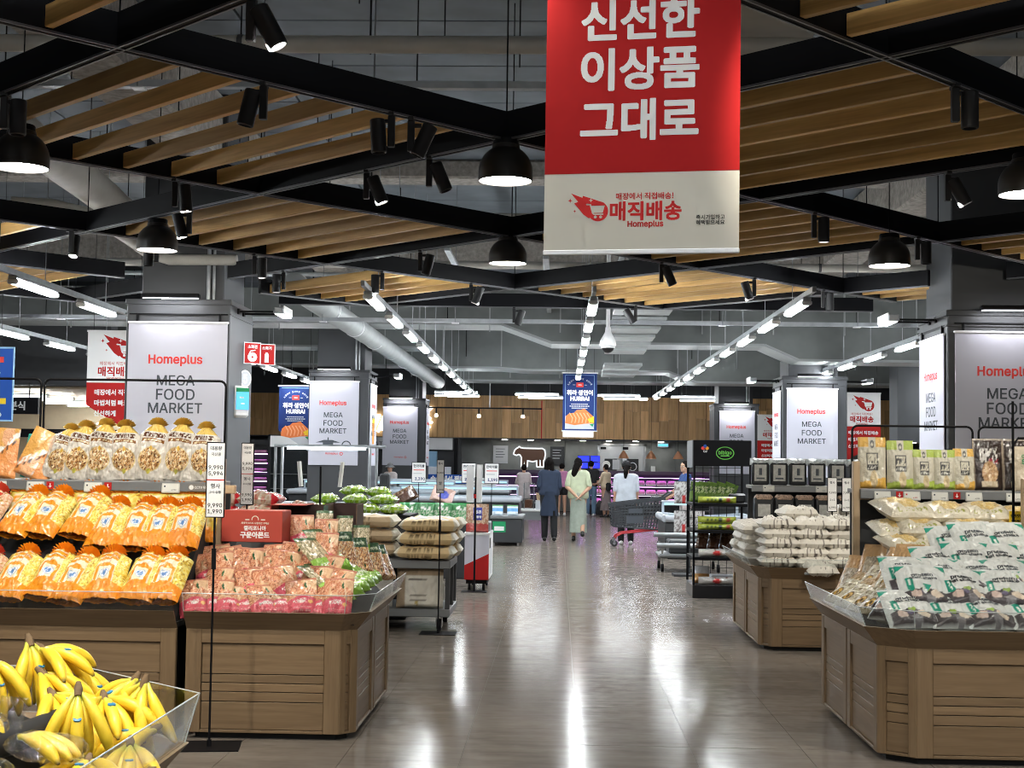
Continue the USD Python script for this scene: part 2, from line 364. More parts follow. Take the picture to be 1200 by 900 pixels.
def spot_light(path, pos, dirv, inten, cone=32, r=.03, col=(1.0, .93, .8)):
    s = UsdLux.SphereLight.Define(stage, path); s.CreateRadiusAttr(r); s.CreateIntensityAttr(inten); s.CreateColorAttr(Gf.Vec3f(*col)); s.CreateTreatAsPointAttr(False); s.CreateNormalizeAttr(True)
    sh = UsdLux.ShapingAPI.Apply(s.GetPrim()); sh.CreateShapingConeAngleAttr(cone); sh.CreateShapingConeSoftnessAttr(.5)
    z = -np.asarray(dirv, float); z /= np.linalg.norm(z); x = np.cross([0, 1.0, 0.02], z); x /= np.linalg.norm(x); y = np.cross(z, x)
    UsdGeom.Xformable(s).MakeMatrixXform().Set(gm(M4(np.stack([x, y, z], 1), pos)))
SPOTS = [  # x, y on the beam, tilt of the can, turn, side of the can, lit, where it hangs
 (-1.33, 6.06, -.5, 0, 1, 1, "lit track spotlight at the top left of the view, above the slats"),
 (-3.05, 7.70, 0, 0, 1, 0, "unlit track spotlight hanging upright at the left picture edge, near the pendant"),
 (-1.57, 7.42, -.22, 3.14, 1, 0, "unlit track spotlight over the middle of the snack stand slats"),
 (-1.03, 8.12, .06, 3.14, 1, 0, "upright unlit can of the spotlight pair left of the dome pendant"),
 (-.90, 8.2, .42, 0, 1, 0, "leaning unlit can of the spotlight pair left of the dome pendant"),
 (-.83, 9.28, .4, 3.14, -1, 0, "lone unlit leaning spotlight just under the near dome pendant's left side"),
 (-1.38, 9.65, -.4, 0, 1, 1, "lit tilted spotlight on the beam between the two left slatted bays"),
 (-2.72, 10.0, -.1, 0, 1, 1, "lit spotlight at the corner below the snack stand slats, higher of two"),
 (-3.02, 11.2, .25, 3.14, 1, 1, "lit spotlight at the corner below the snack stand slats, lower of two"),
 (-3.5, 12.7, 0, 3.14, 1, 0, "dark upright spotlight beside the small pendant before the near left pillar"),
 (-4.6, 11.66, .2, 3.14, 1, 0, "dark spotlight low at the left picture edge"),
 (-2.86, 13.57, 0, 0, 1, 1, "lit spotlight right of the near left pillar's top, higher of two"),
 (-2.86, 14.9, 0, 0, -1, 1, "lit spotlight right of the near left pillar's top, lower of two"),
 (-1.81, 14.77, 0, 3.14, 1, 1, "lit upright spotlight under the far left slatted bay"),
 (-1.29, 13.37, .25, 0, 1, 0, "dark spotlight between the left slatted bays, left of the far dome pendant"),
 (-1.02, 15.77, -.35, 3.14, -1, 1, "bright lit spotlight left of the far lattice crossing"),
 (-.58, 17.7, .3, 0, 1, 0, "dark leaning spotlight under the lattice's far edge, left of the tube row"),
 (.87, 14.09, -.4, 0, 1, 0, "dark leaning spotlight under the bay below the red banner"),
 (.8, 17.9, .55, 3.14, 1, 0, "dark leaning spotlight next to the dome camera"),
 (1.95, 15.18, .3, 3.14, 1, 1, "lit tilted spotlight under the slats over the right tube row"),
 (2.0, 11.16, 0, 0, 1, 1, "lit upright spotlight in the right bay beside the red banner's foot"),
 (2.6, 9.61, -.5, 0, 1, 1, "lit leaning spotlight on the right beam left of the right pendant"),
 (2.08, 7.36, 0, 0, 1, 0, "large unlit upright spotlight at the top right over the slats"),
 (3.0, 12.38, 0, 0, 1, 0, "dark upright spotlight right of the wide far right pendant"),
 (4.3, 11.3, .3, 1.57, 1, 1, "unseen lit spotlight past the right picture edge, placed to light the near right pillar"),  # unseen can, placed to light the near right signboard
 (-4.3, 12.3, .3, 1.57, 1, 1, "unseen lit spotlight by the left picture edge, placed to light the near left pillar"),  # unseen can, placed to light the near left signboard
 (2.8, 16.16, 0, 0, 1, 0, "dark spotlight above the near end of the right tube row"),
]
AIM = {24: (4.7, 15.0, 2.2), 25: (-4.2, 15.6, 2.2), 0: (-2.6, 8.3, 1.0), 6: (-1.6, 8.2, .9), 7: (-3.2, 8.3, 1.1), 8: (-2.4, 8.3, 1.2), 11: (-4.2, 15.6, 2.3), 12: (-2.0, 12.0, 1.0), 13: (-1.3, 13.2, .9), 15: (-1.0, 13.4, .9), 19: (2.4, 12.2, .9), 20: (2.3, 8.0, .9), 21: (2.4, 12.3, 1.0)}
SPOT_PATHS = []
for k, (x, y, tilt, az, side, lit, lb) in enumerate(SPOTS):
    P = np.array([x, y]); best = min(((np.linalg.norm(p+(q-p)*u-P), *(p+(q-p)*u)) for p, q in BEAMS for u in [np.clip(((P-p) @ (q-p))/((q-p) @ (q-p)), .03, .97)]))
    x, y = best[1], best[2]
    t = thing("track_spotlight", lb, "spotlight", M4(rotz(az), (x, y, LZ)))
    SPOT_PATHS.append(t); SPOTS[k] = (x, y, tilt, az, side, lit, lb)
    d, c, l, dv, pos = spot_geo(tilt, az, side, lit)
    part(t, "driver_box", d, "can_black"); can = part(t, "can", c, "can_black", 40); part(can, "lens", l, "lens_glow" if lit else "lens_dark", 40)
# the spots' own light, from the lit cans and from unseen cans out of view, placed to light the goods
def aimed(k, src, dst, inten, cone=34):
    d = np.array(dst)-np.array(src); spot_light(f"/World/spot_beam_{k:03d}", src, d, inten*SPOT_I, cone)
for k, dst in AIM.items():
    x, y, tilt, az, side, lit, lb = SPOTS[k]; d, c, l, dv, pos = spot_geo(tilt, az, side, lit)
    aimed(k, np.array([x, y, LZ])+pos+np.array([0, 0, -.11]), dst, 110 if k == 21 else 60)
CANDS = [p+(q-p)*u for p, q in BEAMS for u in np.linspace(.04, .96, 24)]
CANDS = [c for c in CANDS if 2.0 < c[1] < 5.4 or (c[1] < 9 and abs(c[0]+.05*c[1]*0) > .42*c[1]+.3)]
for k, (src, dst, e) in enumerate([((-2.9, 5.3), (-3.0, 8.2, 1.0), 90), ((-2.0, 5.2), (-2.3, 8.2, 1.0), 90), ((-.6, 5.0), (-1.6, 8.2, .9), 90), ((-1.0, 3.4), (-1.5, 4.2, .8), 110), ((-1.9, 3.2), (-1.6, 4.3, .8), 110),
        ((1.6, 5.0), (2.2, 8.1, .9), 110), ((2.7, 5.3), (3.0, 8.0, .9), 110), ((3.6, 7.4), (3.0, 9.6, 1.2), 80)]):
    x, y = min(CANDS, key=lambda c: np.hypot(c[0]-src[0], c[1]-src[1]))
    copy(SPOT_PATHS[20], M4(None, (x, y, LZ)), f"unseen lit track spotlight outside the view, placed to light the goods, {ORD[k]} of those near the viewer")  # body for an unseen lamp that lights the displays
    aimed(40+k, (x+.075, y, LZ-.125-.12), dst, e)
# ---------------------------------------------------------------- dome pendants
def pendant(x, y, z, label, r=.168):
    t = thing("dome_pendant_lamp", label, "pendant lamp", M4(None, (x, y, z)))
    prof = [(.07, .23), (.085, .225)] + [(r*math.sin(a)+.0, .06+.165*math.cos(a)*1.0) for a in np.linspace(.55, 1.571, 9)] + [(r, .0), (r-.006, .0), (r-.008, .06)]
    prof += [((r-.008)*math.sin(a), .055+.16*math.cos(a)) for a in np.linspace(1.5, .5, 6)]
    sh = part(t, "shade", MB().lathe(prof, 36), "shade_black", 40)
    part(sh, "top_cap", MB().lathe([(0, .262), (.075, .262), (.08, .255), (.08, .225), (0, .222)], 28), "black_metal", 40)
    part(t, "diffuser", MB().lathe([(0, .008), (r-.02, .008), (r-.008, .012)], 36), "pendant_glow", 40)
    part(t, "cord", MB().tube([(0, 0, .25), (0, 0, max(.3, DECK_Z-z if abs(x+.35) > .3 else LZ-z+.02))], .004, 6), "black_metal")
plain("shade_black", (.025, .022, .019), .35)
pendant(-.35, 8.74, 3.25, "near dome pendant under the lattice crossing left of the red banner")
pendant(-.47, 12.5, 3.27, "farther dome pendant hanging left of the red banner's lower corner")
pendant(-.26, 5.0, 3.24, "nearest dome pendant, cut by the top picture edge")
pendant(-3.27, 8.44, 3.25, "bright dome pendant at the left picture edge")
pendant(-3.36, 11.7, 3.24, "dome pendant in front of the near left pillar's beige pipe")
pendant(2.66, 11.6, 3.15, "wide dome pendant right of the red banner, before the near right pillar")
pendant(2.93, 9.05, 3.25, "dome pendant at the right picture edge")
# ---------------------------------------------------------------- tube light rows
def tube_light(L=1.2, mat_="tube_glow", label="", group=None, M=None):
    t = thing("tube_light", label, "tube light", M, group)
    part(t, "housing", MB().box(-.045, .045, 0, L, .035, .075, b=.01), "galvanised")
    part(t, "diffuser", MB().box(-.05, .05, .05, L-.05, -.01, .036, b=.02), mat_, 40)
    part(t, "end_cap", MB().box(-.053, .053, -.0, .05, -.013, .04, b=.015), "white_plastic", 40)
    part(t, "end_cap", MB().box(-.053, .053, L-.05, L, -.013, .04, b=.015), "white_plastic", 40)
    return t
rows = [("left aisle row", -1.99, 14.6, 11, -.008), ("middle row above the aisle", .345, 14.9, 8, .001), ("right aisle row", 2.54, 14.75, 11, -.006), ("row left of the pillars", -5.3, 9.6, 13, -.004), ("row right of the pillars", 4.86, 17.4, 6, -.008),
        ("outer left row", -7.6, 15.0, 6, -.01), ("outer right row", 7.6, 17.0, 6, -.01)]
first = None
def RAIL(n):
    m = MB().box(-.02, .02, -.4, n*2.0, .075, .13)
    for y in np.arange(.9, n*2.0, 2.0): m.tube([(0, y, .13), (0, y, DECK_Z-3.2)], .005, 5)
    return m
for nm, x, y0, n, sl in rows:
    rail = solo("light_rail", RAIL(n), "galvanised", f"galvanised mounting rail of the {nm}", "rail", M=M4(rotz(math.atan(-sl)), (x, y0, 3.2)))
    rail = None
    for k in range(n):
        y = y0+2.0*k; M = M4(rotz(math.atan(-sl)), (x+sl*2.0*k, y, 3.2))
        lb = f"lit white tube lamp, {ORD[k]} from the near end of the {nm}"
        if first is None: first = tube_light(label=lb, group=f"tube lamps of the {nm}", M=M)
        else: copy(first, M, lb, f"tube lamps of the {nm}")
# unseen rows behind and over the viewer, placed to light the banner and goods
for x in (-5.3, -1.99, .345, 2.54, 4.86):
    for y in (-6.6, -4.2, -1.8, .6, 2.7):
        copy(first, M4(None, (x, y, 3.95)), f"unseen white tube lamp behind or above the viewer, row at {x:+.1f} m across, {y:+.1f} m along", "unseen tube lamps behind and above the viewer")
# ---------------------------------------------------------------- cross lamps before the wood fascia
for k, (x0, x1, y, z, lb) in enumerate([(-3.6, -2.3, 41, 3.53, "left"), (-1.27, .03, 41, 3.51, "middle"), (1.09, 2.36, 41, 3.5, "right"), (3.2, 4.5, 41, 3.48, "rightmost")]):
    for q, dy in ((0, 0), (1, -1.4)):
        t = thing("cross_tube_light", f"long white lamp before the wood fascia, {lb} pair, {'upper' if q == 0 else 'lower'} one", "tube light")
        sh = .13 if q else 0
        part(t, "diffuser", MB().box(x0+sh, x1+sh-.05, y+dy-.05, y+dy+.05, z-.01-.15*q, z+.04-.15*q, b=.02), "cross_glow")
        part(t, "housing", MB().box(x0+sh, x1+sh-.05, y+dy-.04, y+dy+.04, z+.04-.15*q, z+.08-.15*q), "galvanised")
        part(t, "hanger", MB().tube([(x0+.3, y+dy, z), (x0+.3, y+dy, 5.6)], .006, 5).tube([(x1-.3, y+dy, z), (x1-.3, y+dy, 5.6)], .006, 5), "grey_metal")
# ---------------------------------------------------------------- pipes, trays, ducts
def xpipe(y, z, r, m, lb, x0=-16, x1=16, name="ceiling_pipe"):
    t = thing(name, lb, "pipe")
    part(t, "pipe_run", MB().tube([(x0, y, z), (x1, y, z)], r, 14), m, 40)
    c = MB(); h = MB()
    for x in np.arange(x0+1.2, x1, 3.1):
        part(t, "collar", MB().tube([(x-.02, y, z), (x+.02, y, z)], r+.006, 14), "pillar_dark", 40); h.tube([(x, y, z), (x, y, DECK_Z)], .006, 5)
    part(t, "hanger", h, "black_metal", kind="stuff")
xpipe(10.4, 4.6, .065, "pipe_beige", "thick beige pipe crossing behind the nearest lattice beams")
xpipe(17.8, 4.6, .06, "pipe_beige", "beige pipe crossing the deck just above the second lattice row")
xpipe(21.0, 4.45, .06, "pipe_beige", "pale pipe crossing above the far edge of the lattice")
xpipe(22.6, 4.5, .035, "galvanised", "thin grey pipe beyond the lattice's far edge")
for y, z, lb in ((11.2, 4.48, "near"), (20.3, 3.52, "far")):
    t = thing("cable_tray", f"{lb} galvanised cable tray crossing the ceiling", "cable tray")
    part(t, "tray", MB().box(-12, 12, y-.04, y+.04, z, z+.012).box(-12, 12, y-.042, y-.038, z, z+.055).box(-12, 12, y+.038, y+.042, z, z+.055), "galvanised")
    c = MB(); h = MB()
    for x in np.arange(-11, 11.1, 1.9): part(t, "clamp", MB().box(x-.05, x+.05, y-.05, y+.05, z-.012, z), "white_paint"); h.tube([(x, y-.045, z), (x, y-.045, DECK_Z)], .005, 5)
    part(t, "hanger", h, "grey_metal", kind="stuff")
def wrapped_duct(y, w, z0, z1, dips, lb, m="duct_wrap"):
    """a wide insulated duct across the shop; dips = (x, from, to) steps of the underside"""
    t = thing("air_duct", lb, "air duct")
    prof = [(-16, z1), (16, z1)]; bot = []
    for x, za, zb, s in dips: bot += [(x-s, za), (x+s, zb)]
    g = Polygon(prof+[(16, bot[-1][1])]+bot[::-1]+[(-16, bot[0][1])])
    v = MB().poly(g, w, M=stand(0, y+w, 0)); part(t, "duct_run", v, m)
    for x in np.arange(-8.75, 8.8, 1.25): part(t, "seam", MB().box(x-.012, x+.012, y-.012, y, z0+.1, z1), "duct_light")
    e = MB(); pts = [(-16, bot[0][1])]+bot+[(16, bot[-1][1])]
    for (xa, za), (xb, zb) in zip(pts[:-1], pts[1:]):
        n = math.hypot(xb-xa, zb-za)
        if n > .01: e.box(0, n, -.01, w, -.012, .03, M=M4(roty(-math.atan2(zb-za, xb-xa)), (xa, y-.012, za)))
    part(t, "lower_flange", e, "duct_light")
    h = MB()
    for x in np.arange(-14, 14, 2.4): h.tube([(x, y-.03, z0+.3), (x, y-.03, DECK_Z)], .008, 5)
    part(t, "hanger", h, "black_metal", kind="stuff")
wrapped_duct(25.2, 1.0, 3.75, 4.6, [(-2.4, 3.98, 3.98, .3), (-.6, 3.98, 3.66, .45), (3.2, 3.66, 3.66, .3), (3.9, 3.66, 3.4, .3)], "nearest wrapped air duct across the shop, underside stepping down to the right")
wrapped_duct(30.4, 1.0, 3.5, 4.6, [(-2.75, 3.98, 3.56, .2), (-1.0, 3.56, 3.52, .3), (2.6, 3.52, 3.3, .3)], "middle wrapped air duct crossing above the tube rows")
wrapped_duct(36.0, 1.0, 3.6, 4.6, [(-2.75, 3.98, 3.62, .2), (0, 3.62, 3.62, .3)], "farthest wrapped air duct, before the wood fascia")
t = thing("stepped_baffles", "staircase of pale sheet-metal fins hanging along the aisle right of the middle tube row", "duct fins")
for k in range(9):
    y = 18.9+k*1.35; z = 3.59 if y < 26.3 else 3.42
    part(t, "fin", MB().box(.72+.02*k, 1.5+.01*k, y, y+.8, z-.01*k*.3, z+.04, b=.006), "duct_light")
part(t, "fin_back", MB().box(.9, 1.5, 18.9, 25.1, 3.7, 4.3), "duct_wrap"); part(t, "hanger", MB().tube([(1.1, 27, 3.46), (1.1, 27, DECK_Z)], .006, 5).tube([(1.1, 29, 3.46), (1.1, 29, DECK_Z)], .006, 5), "black_metal", kind="stuff")
t = thing("round_air_duct", "fat pale round duct running back above the left tube row", "air duct")
part(t, "duct_run", MB().tube([(-3.45, 18.3, 3.78), (-3.45, 23, 3.78), (-3.4, 40, 3.78)], .17, 20), "duct_light", 40)
for y in np.arange(18.5, 40, 2.6): part(t, "collar", MB().tube([(-3.45, y, 3.78), (-3.45, y+.05, 3.78)], .178, 20), "white_paint", 40)
t = thing("beige_flat_duct", "beige flat duct above the lattice right of the red banner", "air duct"); part(t, "duct_run", MB().box(.3, 1.85, 9.7, 11.1, 4.7, 5.0, b=.01), "pipe_beige"); part(t, "hanger", MB().tube([(.5, 10, 5), (.5, 10, DECK_Z)], .006, 5).tube([(1.6, 10, 5), (1.6, 10, DECK_Z)], .006, 5), "black_metal", kind="stuff")
# beige elbows and round ducts above the left bays
t = thing("beige_round_duct", "beige round duct climbing along the left side above the slats", "air duct")
part(t, "duct_run", MB().tube([(-4.4, 9.0, 4.25), (-4.75, 14.2, 4.25), (-5.0, 16.6, 4.25), (-5.1, 20, 4.25)], .18, 18), "pipe_beige", 40)
t = thing("pillar_pipe", "beige pipe bending round the head of the near left pillar", "pipe")
part(t, "pipe_run", MB().tube([(-5.35, 13.6, 3.98), (-5.0, 13.7, 3.98), (-4.72, 14.0, 3.95), (-4.62, 14.8, 3.86), (-4.5, 15.3, 3.75), (-4.3, 15.45, 3.7), (-3.9, 15.45, 3.7), (-3.55, 15.45, 3.7)], .06, 14), "pipe_beige", 40)
for y, z0, z1, lb in ((19.0, 5.34, 5.6, "near"), (24.0, 4.9, 5.6, "second")):
    solo("ceiling_joist", MB().box(-17, 17, y, y+.5, z0, z1, b=.03), "fireproof", f"{lb} sprayed fireproofed beam across the deck", "ceiling beam")
for x, lb in ((-4.1, "left"), (4.7, "right")):
    solo("ceiling_girder", MB().box(x-.3, x+.3, 2, 46, 4.9, 5.6, b=.03), "fireproof", f"sprayed fireproofed girder over the {lb} pillar row", "ceiling beam")
for k, (x, y0, y1, z) in enumerate([(-.2, 18.6, 40, 4.2), (.85, 12, 24, 4.4), (-1.5, 18.6, 26, 4.3), (-6.2, 19, 40, 4.7), (6.3, 16, 40, 3.9)]):
    solo("strut_channel", MB().box(x-.04, x+.04, y0, y1, z, z+.05, b=.006), "galvanised", f"galvanised strut running back under the deck, {ORD[k]} from a count of five", "strut")
part(thing("deck_hangers", "thin black hanger rods dropping from the deck", "hanger rods", kind="stuff"), "rod", (lambda m: [m.tube([(x, y, DECK_Z), (x, y, DECK_Z-RNG.uniform(.3, 1.1))], .006, 5) for x, y in [(RNG.uniform(-6, 6), RNG.uniform(8, 16)) for _ in range(70)]] and m)(MB()), "black_metal")
# dome camera on its drop pole
t = thing("dome_camera", "white dome security camera on a drop pole above the aisle", "security camera", M4(None, (.62, 18.5, 3.0)))
part(t, "pole", MB().tube([(0, 0, .28), (0, 0, 2.6)], .026, 12), "white_plastic", 40)
part(t, "housing", MB().lathe([(0, .3), (.035, .3), (.04, .24), (.06, .2), (.095, .14), (.108, .08), (.105, .06), (.09, .055)], 24), "white_plastic", 40)
part(t, "dome", MB().lathe([(.09, .055)]+[(.085*math.cos(a), .05-.085*math.sin(a)) for a in np.linspace(0, 1.571, 8)], 24), "black_gloss", 40)
part(t, "ring", MB().lathe([(.085, .06), (.094, .05), (.09, .03), (.082, .03)], 24), "white_plastic", 40)
# ---------------------------------------------------------------- print colours
for nm, c in dict(ink_red=(.45, .014, .013), ink_homeplus=(.75, .06, .05), ink_grey=(.075, .085, .1), ink_black=(.01, .01, .01), ink_white=(.78, .78, .78), ink_cream=(.7, .66, .56), ink_navy=(.012, .035, .16), ink_blue=(.02, .09, .4),
                  ink_salmon=(.75, .2, .06), ink_salmon_pale=(.9, .45, .25), ink_yellow=(.85, .6, .03), ink_green=(.02, .3, .12), ink_lightblue=(.35, .6, .85), ink_sign=(.55, .55, .63), ink_orange=(.8, .3, .02), ink_palegrey=(.5, .52, .56), ink_brown=(.085, .03, .014)).items():
    plain(nm, c, .65, spec=.25)
def layer(parent, name, g, m, off=.0, M=None, h=.0012, label=None, base=None):
    """flat print: shape g in the sheet's own x-z plane, proud by off"""
    B = stand(0, -off, 0) if base is None else base @ stand(0, -off, 0)
    return part(parent, name, MB().poly(g, h, M=B), m, label=label)
def comet(s):
    """logo: flame-tailed red disc with a white trolley, about 1 unit wide"""
    body = unary_union([Point(.32, -.05).buffer(.3, 24), Polygon([(.5, .2), (.1, .34), (-.14, .42), (-.15, .36), (-.5, .5), (-.28, .24), (-.4, .2), (-.12, -.14), (.05, -.26), (.32, -.05)])])
    cart = unary_union([LineString([(-.02, .16), (.09, .15), (.16, -.1), (.2, -.14), (.46, -.14)]).buffer(.022), Polygon([(.12, .12), (.52, .12), (.46, -.1), (.17, -.1)]), Point(.24, -.22).buffer(.045), Point(.4, -.22).buffer(.045)])
    star = lambda x, y, r: Polygon([(x+r*(1 if k % 2 == 0 else .35)*math.cos(k*math.pi/4), y+r*(1 if k % 2 == 0 else .35)*math.sin(k*math.pi/4)) for k in range(8)])
    red = unary_union([body.difference(cart).difference(star(.1, .28, .07)), star(-.52, .28, .07), star(-.38, -.04, .045)])
    return affinity.scale(red, s, s, origin=(0, 0))
# ---------------------------------------------------------------- the big red banner over the aisle
W, H = .68, 1.2
ban = thing("hanging_banner", "large red and cream cloth banner with three lines of white lettering over the aisle", "banner", M4(rotz(math.radians(-9.5)) @ roty(math.radians(.2)), (.273, 4.94, 2.241)))
plain("cloth_red", (.31, .009, .009), .8, spec=.15); plain("cloth_cream_print", (.5, .47, .4), .8, spec=.15); plain("cloth_white_print", (.58, .57, .55), .8, spec=.15)
part(ban, "cloth", MB().box(-W/2, W/2, 0, .003, 0, H), "cloth_cream_print")
part(ban, "red_field", MB().box(-W/2, W/2, -.0012, .004, .283, H), "cloth_red")
part(ban, "bottom_rail", MB().box(-W/2-.002, W/2+.002, -.004, .007, -.004, .014, b=.003), "white_plastic")
part(ban, "top_rail", MB().box(-W/2-.01, W/2+.01, -.006, .009, H-.01, H+.012, b=.003), "white_plastic")
part(ban, "hanging_wire", MB().tube([(-.25, .001, H), (-.25, .001, H+.25)], .0015, 5).tube([(.25, .001, H), (.25, .001, H+.25)], .0015, 5), "black_metal")
for tx, zc in (("신선한", .828), ("이상품", .650), ("그대로", .470)):
    layer(ban, "lettering", shift(text(tx, width=.415, bold=3, res=96), -.008, zc), "cloth_white_print", .0012)
layer(ban, "logo", shift(comet(.118), -.186, .155), "ink_red", 0)
layer(ban, "small_lettering", shift(text("매장에서 직접배송!", width=.2, bold=1), .014, .2), "ink_red", 0)
layer(ban, "brand_lettering", shift(text("매직배송", width=.25, bold=2), .018, .148), "ink_red", 0)
layer(ban, "shop_lettering", shift(text("Homeplus", width=.125, bold=2, latin=True), .018, .1), "ink_red", 0)
for tx, zc in (("즉시가입하고", .122), ("혜택받으세요", .104)): layer(ban, "note_lettering", shift(text(tx, width=.098, bold=1), .242, zc), "ink_black", 0)
# ---------------------------------------------------------------- pillar signboards
def signboard(M, w, h, lb, icons=0, big=True):
    t = thing("pillar_signboard", lb, "signboard", M)
    part(t, "panel", MB().box(-w/2, w/2, 0, .012, 0, h, b=.003), "ink_sign")
    part(t, "top_rail", MB().box(-w/2-.01, w/2+.01, -.008, .02, h-.012, h+.012, b=.004), "white_plastic")
    part(t, "bracket", MB().box(-w/2+.08, -w/2+.1, 0, .03, h, h+.1).box(w/2-.1, w/2-.08, 0, .03, h, h+.1).box(-w/2, w/2, .01, .02, h+.085, h+.1), "black_metal")
    z = h-.42; k = w/1.1
    layer(t, "brand_lettering", shift(text("Homeplus", width=.6*k, bold=2, latin=True), -.02, z), "ink_homeplus", 0)
    for tx, ww, dz in (("MEGA", .42, .22), ("FOOD", .43, .375), ("MARKET", .6, .525)):
        layer(t, "lettering", shift(text(tx, width=ww*k, latin=True, bold=1), -.01, z-dz), "ink_grey", 0)
    layer(t, "footer_lettering", shift(text("Homeplus", width=.28*k, latin=True, bold=1), -.03, .22), "ink_homeplus", 0)
    layer(t, "footer_ring", shift(Point(0, 0).buffer(.032).difference(Point(0, 0).buffer(.02)), .18*k, .22), "ink_homeplus", 0)
    if icons == 1:
        layer(t, "house_drawing", shift(unary_union([sbox(-.1, 0, .1, .07), Polygon([(-.24, .07), (.24, .07), (.08, .12), (-.08, .12)]), sbox(-.01, .12, .01, .17), sbox(.2, 0, .46, .025), sbox(-.42, 0, -.22, .025)]), -.1, .36), "ink_grey", 0)
        layer(t, "pot_drawing", shift(Point(0, 0).buffer(.09).difference(Point(0, 0).buffer(.07)), .25, .38), "ink_grey", 0)
    if icons == 2: layer(t, "glass_drawing", shift(Polygon([(-.15, .2), (.15, .2), (.12, -.2), (-.12, -.2)]), 0, .62), "ink_orange", 0); layer(t, "froth_drawing", shift(sbox(-.17, .2, .17, .3), 0, .62), "ink_yellow", 0)
    return t
signboard(M4(None, (-4.215, 15.575, 1.41)), 1.1, 1.61, "near left pillar's front signboard, white with red and grey lettering")
signboard(M4(None, (-4.307, 27.175, 1.45)), .95, 1.6, "front signboard of the second left pillar, with small house drawing below the lettering", 1)
signboard(M4(None, (-4.325, 38.775, 1.45)), .95, 1.58, "front signboard of the farthest left pillar, plain below its lettering")
signboard(M4(rotz(math.pi/2), (-3.62, 27.75, 1.45)), .95, 1.57, "narrow-seen side signboard of the second left pillar with an orange glass drawing", 2)
signboard(M4(rotz(math.pi/2), (-3.62, 39.35, 1.45)), .95, 1.57, "narrow-seen side signboard of the farthest left pillar")
signboard(M4(None, (4.66, 14.975, 1.35)), 1.1, 1.6, "near right pillar's front signboard, cut by the right picture edge")
signboard(M4(rotz(-math.pi/2), (4.015, 15.57, 1.35)), 1.0, 1.58, "side signboard of the near right pillar, seen at a slant")
signboard(M4(None, (4.572, 25.975, 1.35)), .92, 1.6, "front signboard of the middle right pillar above the black nut boxes")
signboard(M4(rotz(-math.pi/2), (4.015, 26.57, 1.35)), .95, 1.56, "slim side signboard of the middle right pillar")
signboard(M4(None, (4.632, 37.375, 1.35)), .92, 1.63, "front signboard of the farthest right pillar behind the black rack's header")
# picture lights that wash the signboards
def sign_lamp(M, lb, arm=False, e=1.0):
    t = thing("sign_lamp", lb, "lamp", M)
    part(t, "lamp_bar", MB().box(-.32, .32, -.09, -.02, -.025, .025, b=.008), "black_metal")
    d = .5 if arm else .2
    part(t, "arm", MB().box(-.12, -.1, -.06, .12, -.008, .008).box(.1, .12, -.06, .12, -.008, .008), "black_metal")
    part(t, "led_strip", MB().box(-.3, .3, -.085, -.03, -.03, -.026), "sign_glow" if e < 2 else "far_sign_glow")
    return t
sign_lamp(M4(None, (-4.27, 15.5, 3.3)), "black lamp bar over the near left pillar's front signboard")
sign_lamp(M4(None, (-4.3, 27.1, 3.3)), "black lamp bar over the second left pillar's front signboard")
sign_lamp(M4(None, (-4.3, 38.7, 3.3)), "black lamp bar over the farthest left pillar's signboard", e=3)
sign_lamp(M4(None, (4.66, 14.9, 3.19)), "black lamp bar over the near right pillar's front signboard")
sign_lamp(M4(None, (4.6, 25.9, 3.19)), "black lamp bar over the middle right pillar's front signboard")
sign_lamp(M4(None, (4.6, 37.3, 3.19)), "black lamp bar over the farthest right pillar's signboard", e=3)
def arm_lamp(M, lb):
    t = thing("arm_lamp", lb, "lamp", M)
    part(t, "arm", MB().box(-.14, -.12, -.36, .1, -.01, .01).box(.12, .14, -.36, .1, -.01, .01).box(-.16, -.1, .06, .1, -.03, .03).box(.1, .16, .06, .1, -.03, .03), "black_metal")
    part(t, "lamp_head", MB().box(-.26, .26, -.46, -.34, -.03, .045, b=.01), "grey_metal"); part(t, "face", MB().box(-.25, .25, -.466, -.455, -.02, .06), "white_plastic")
    part(t, "led_strip", MB().box(-.24, .24, -.45, -.36, -.036, -.03), "sign_glow")
arm_lamp(M4(rotz(math.pi/2), (-3.56, 16.1, 3.19)), "white-faced lamp on black arms at the right side of the near left pillar")
arm_lamp(M4(rotz(math.pi/2), (-3.56, 27.75, 3.19)), "small lamp on black arms at the right side of the second left pillar")
arm_lamp(M4(rotz(-math.pi/2), (3.96, 15.57, 3.12)), "white-faced lamp on black arms at the left side of the near right pillar")
arm_lamp(M4(rotz(-math.pi/2), (3.96, 26.57, 3.12)), "small lamp on black arms at the left side of the middle right pillar")
arm_lamp(M4(rotz(math.pi/2), (5.28, 26.57, 3.12)), "small lamp on black arms at the right side of the middle right pillar")
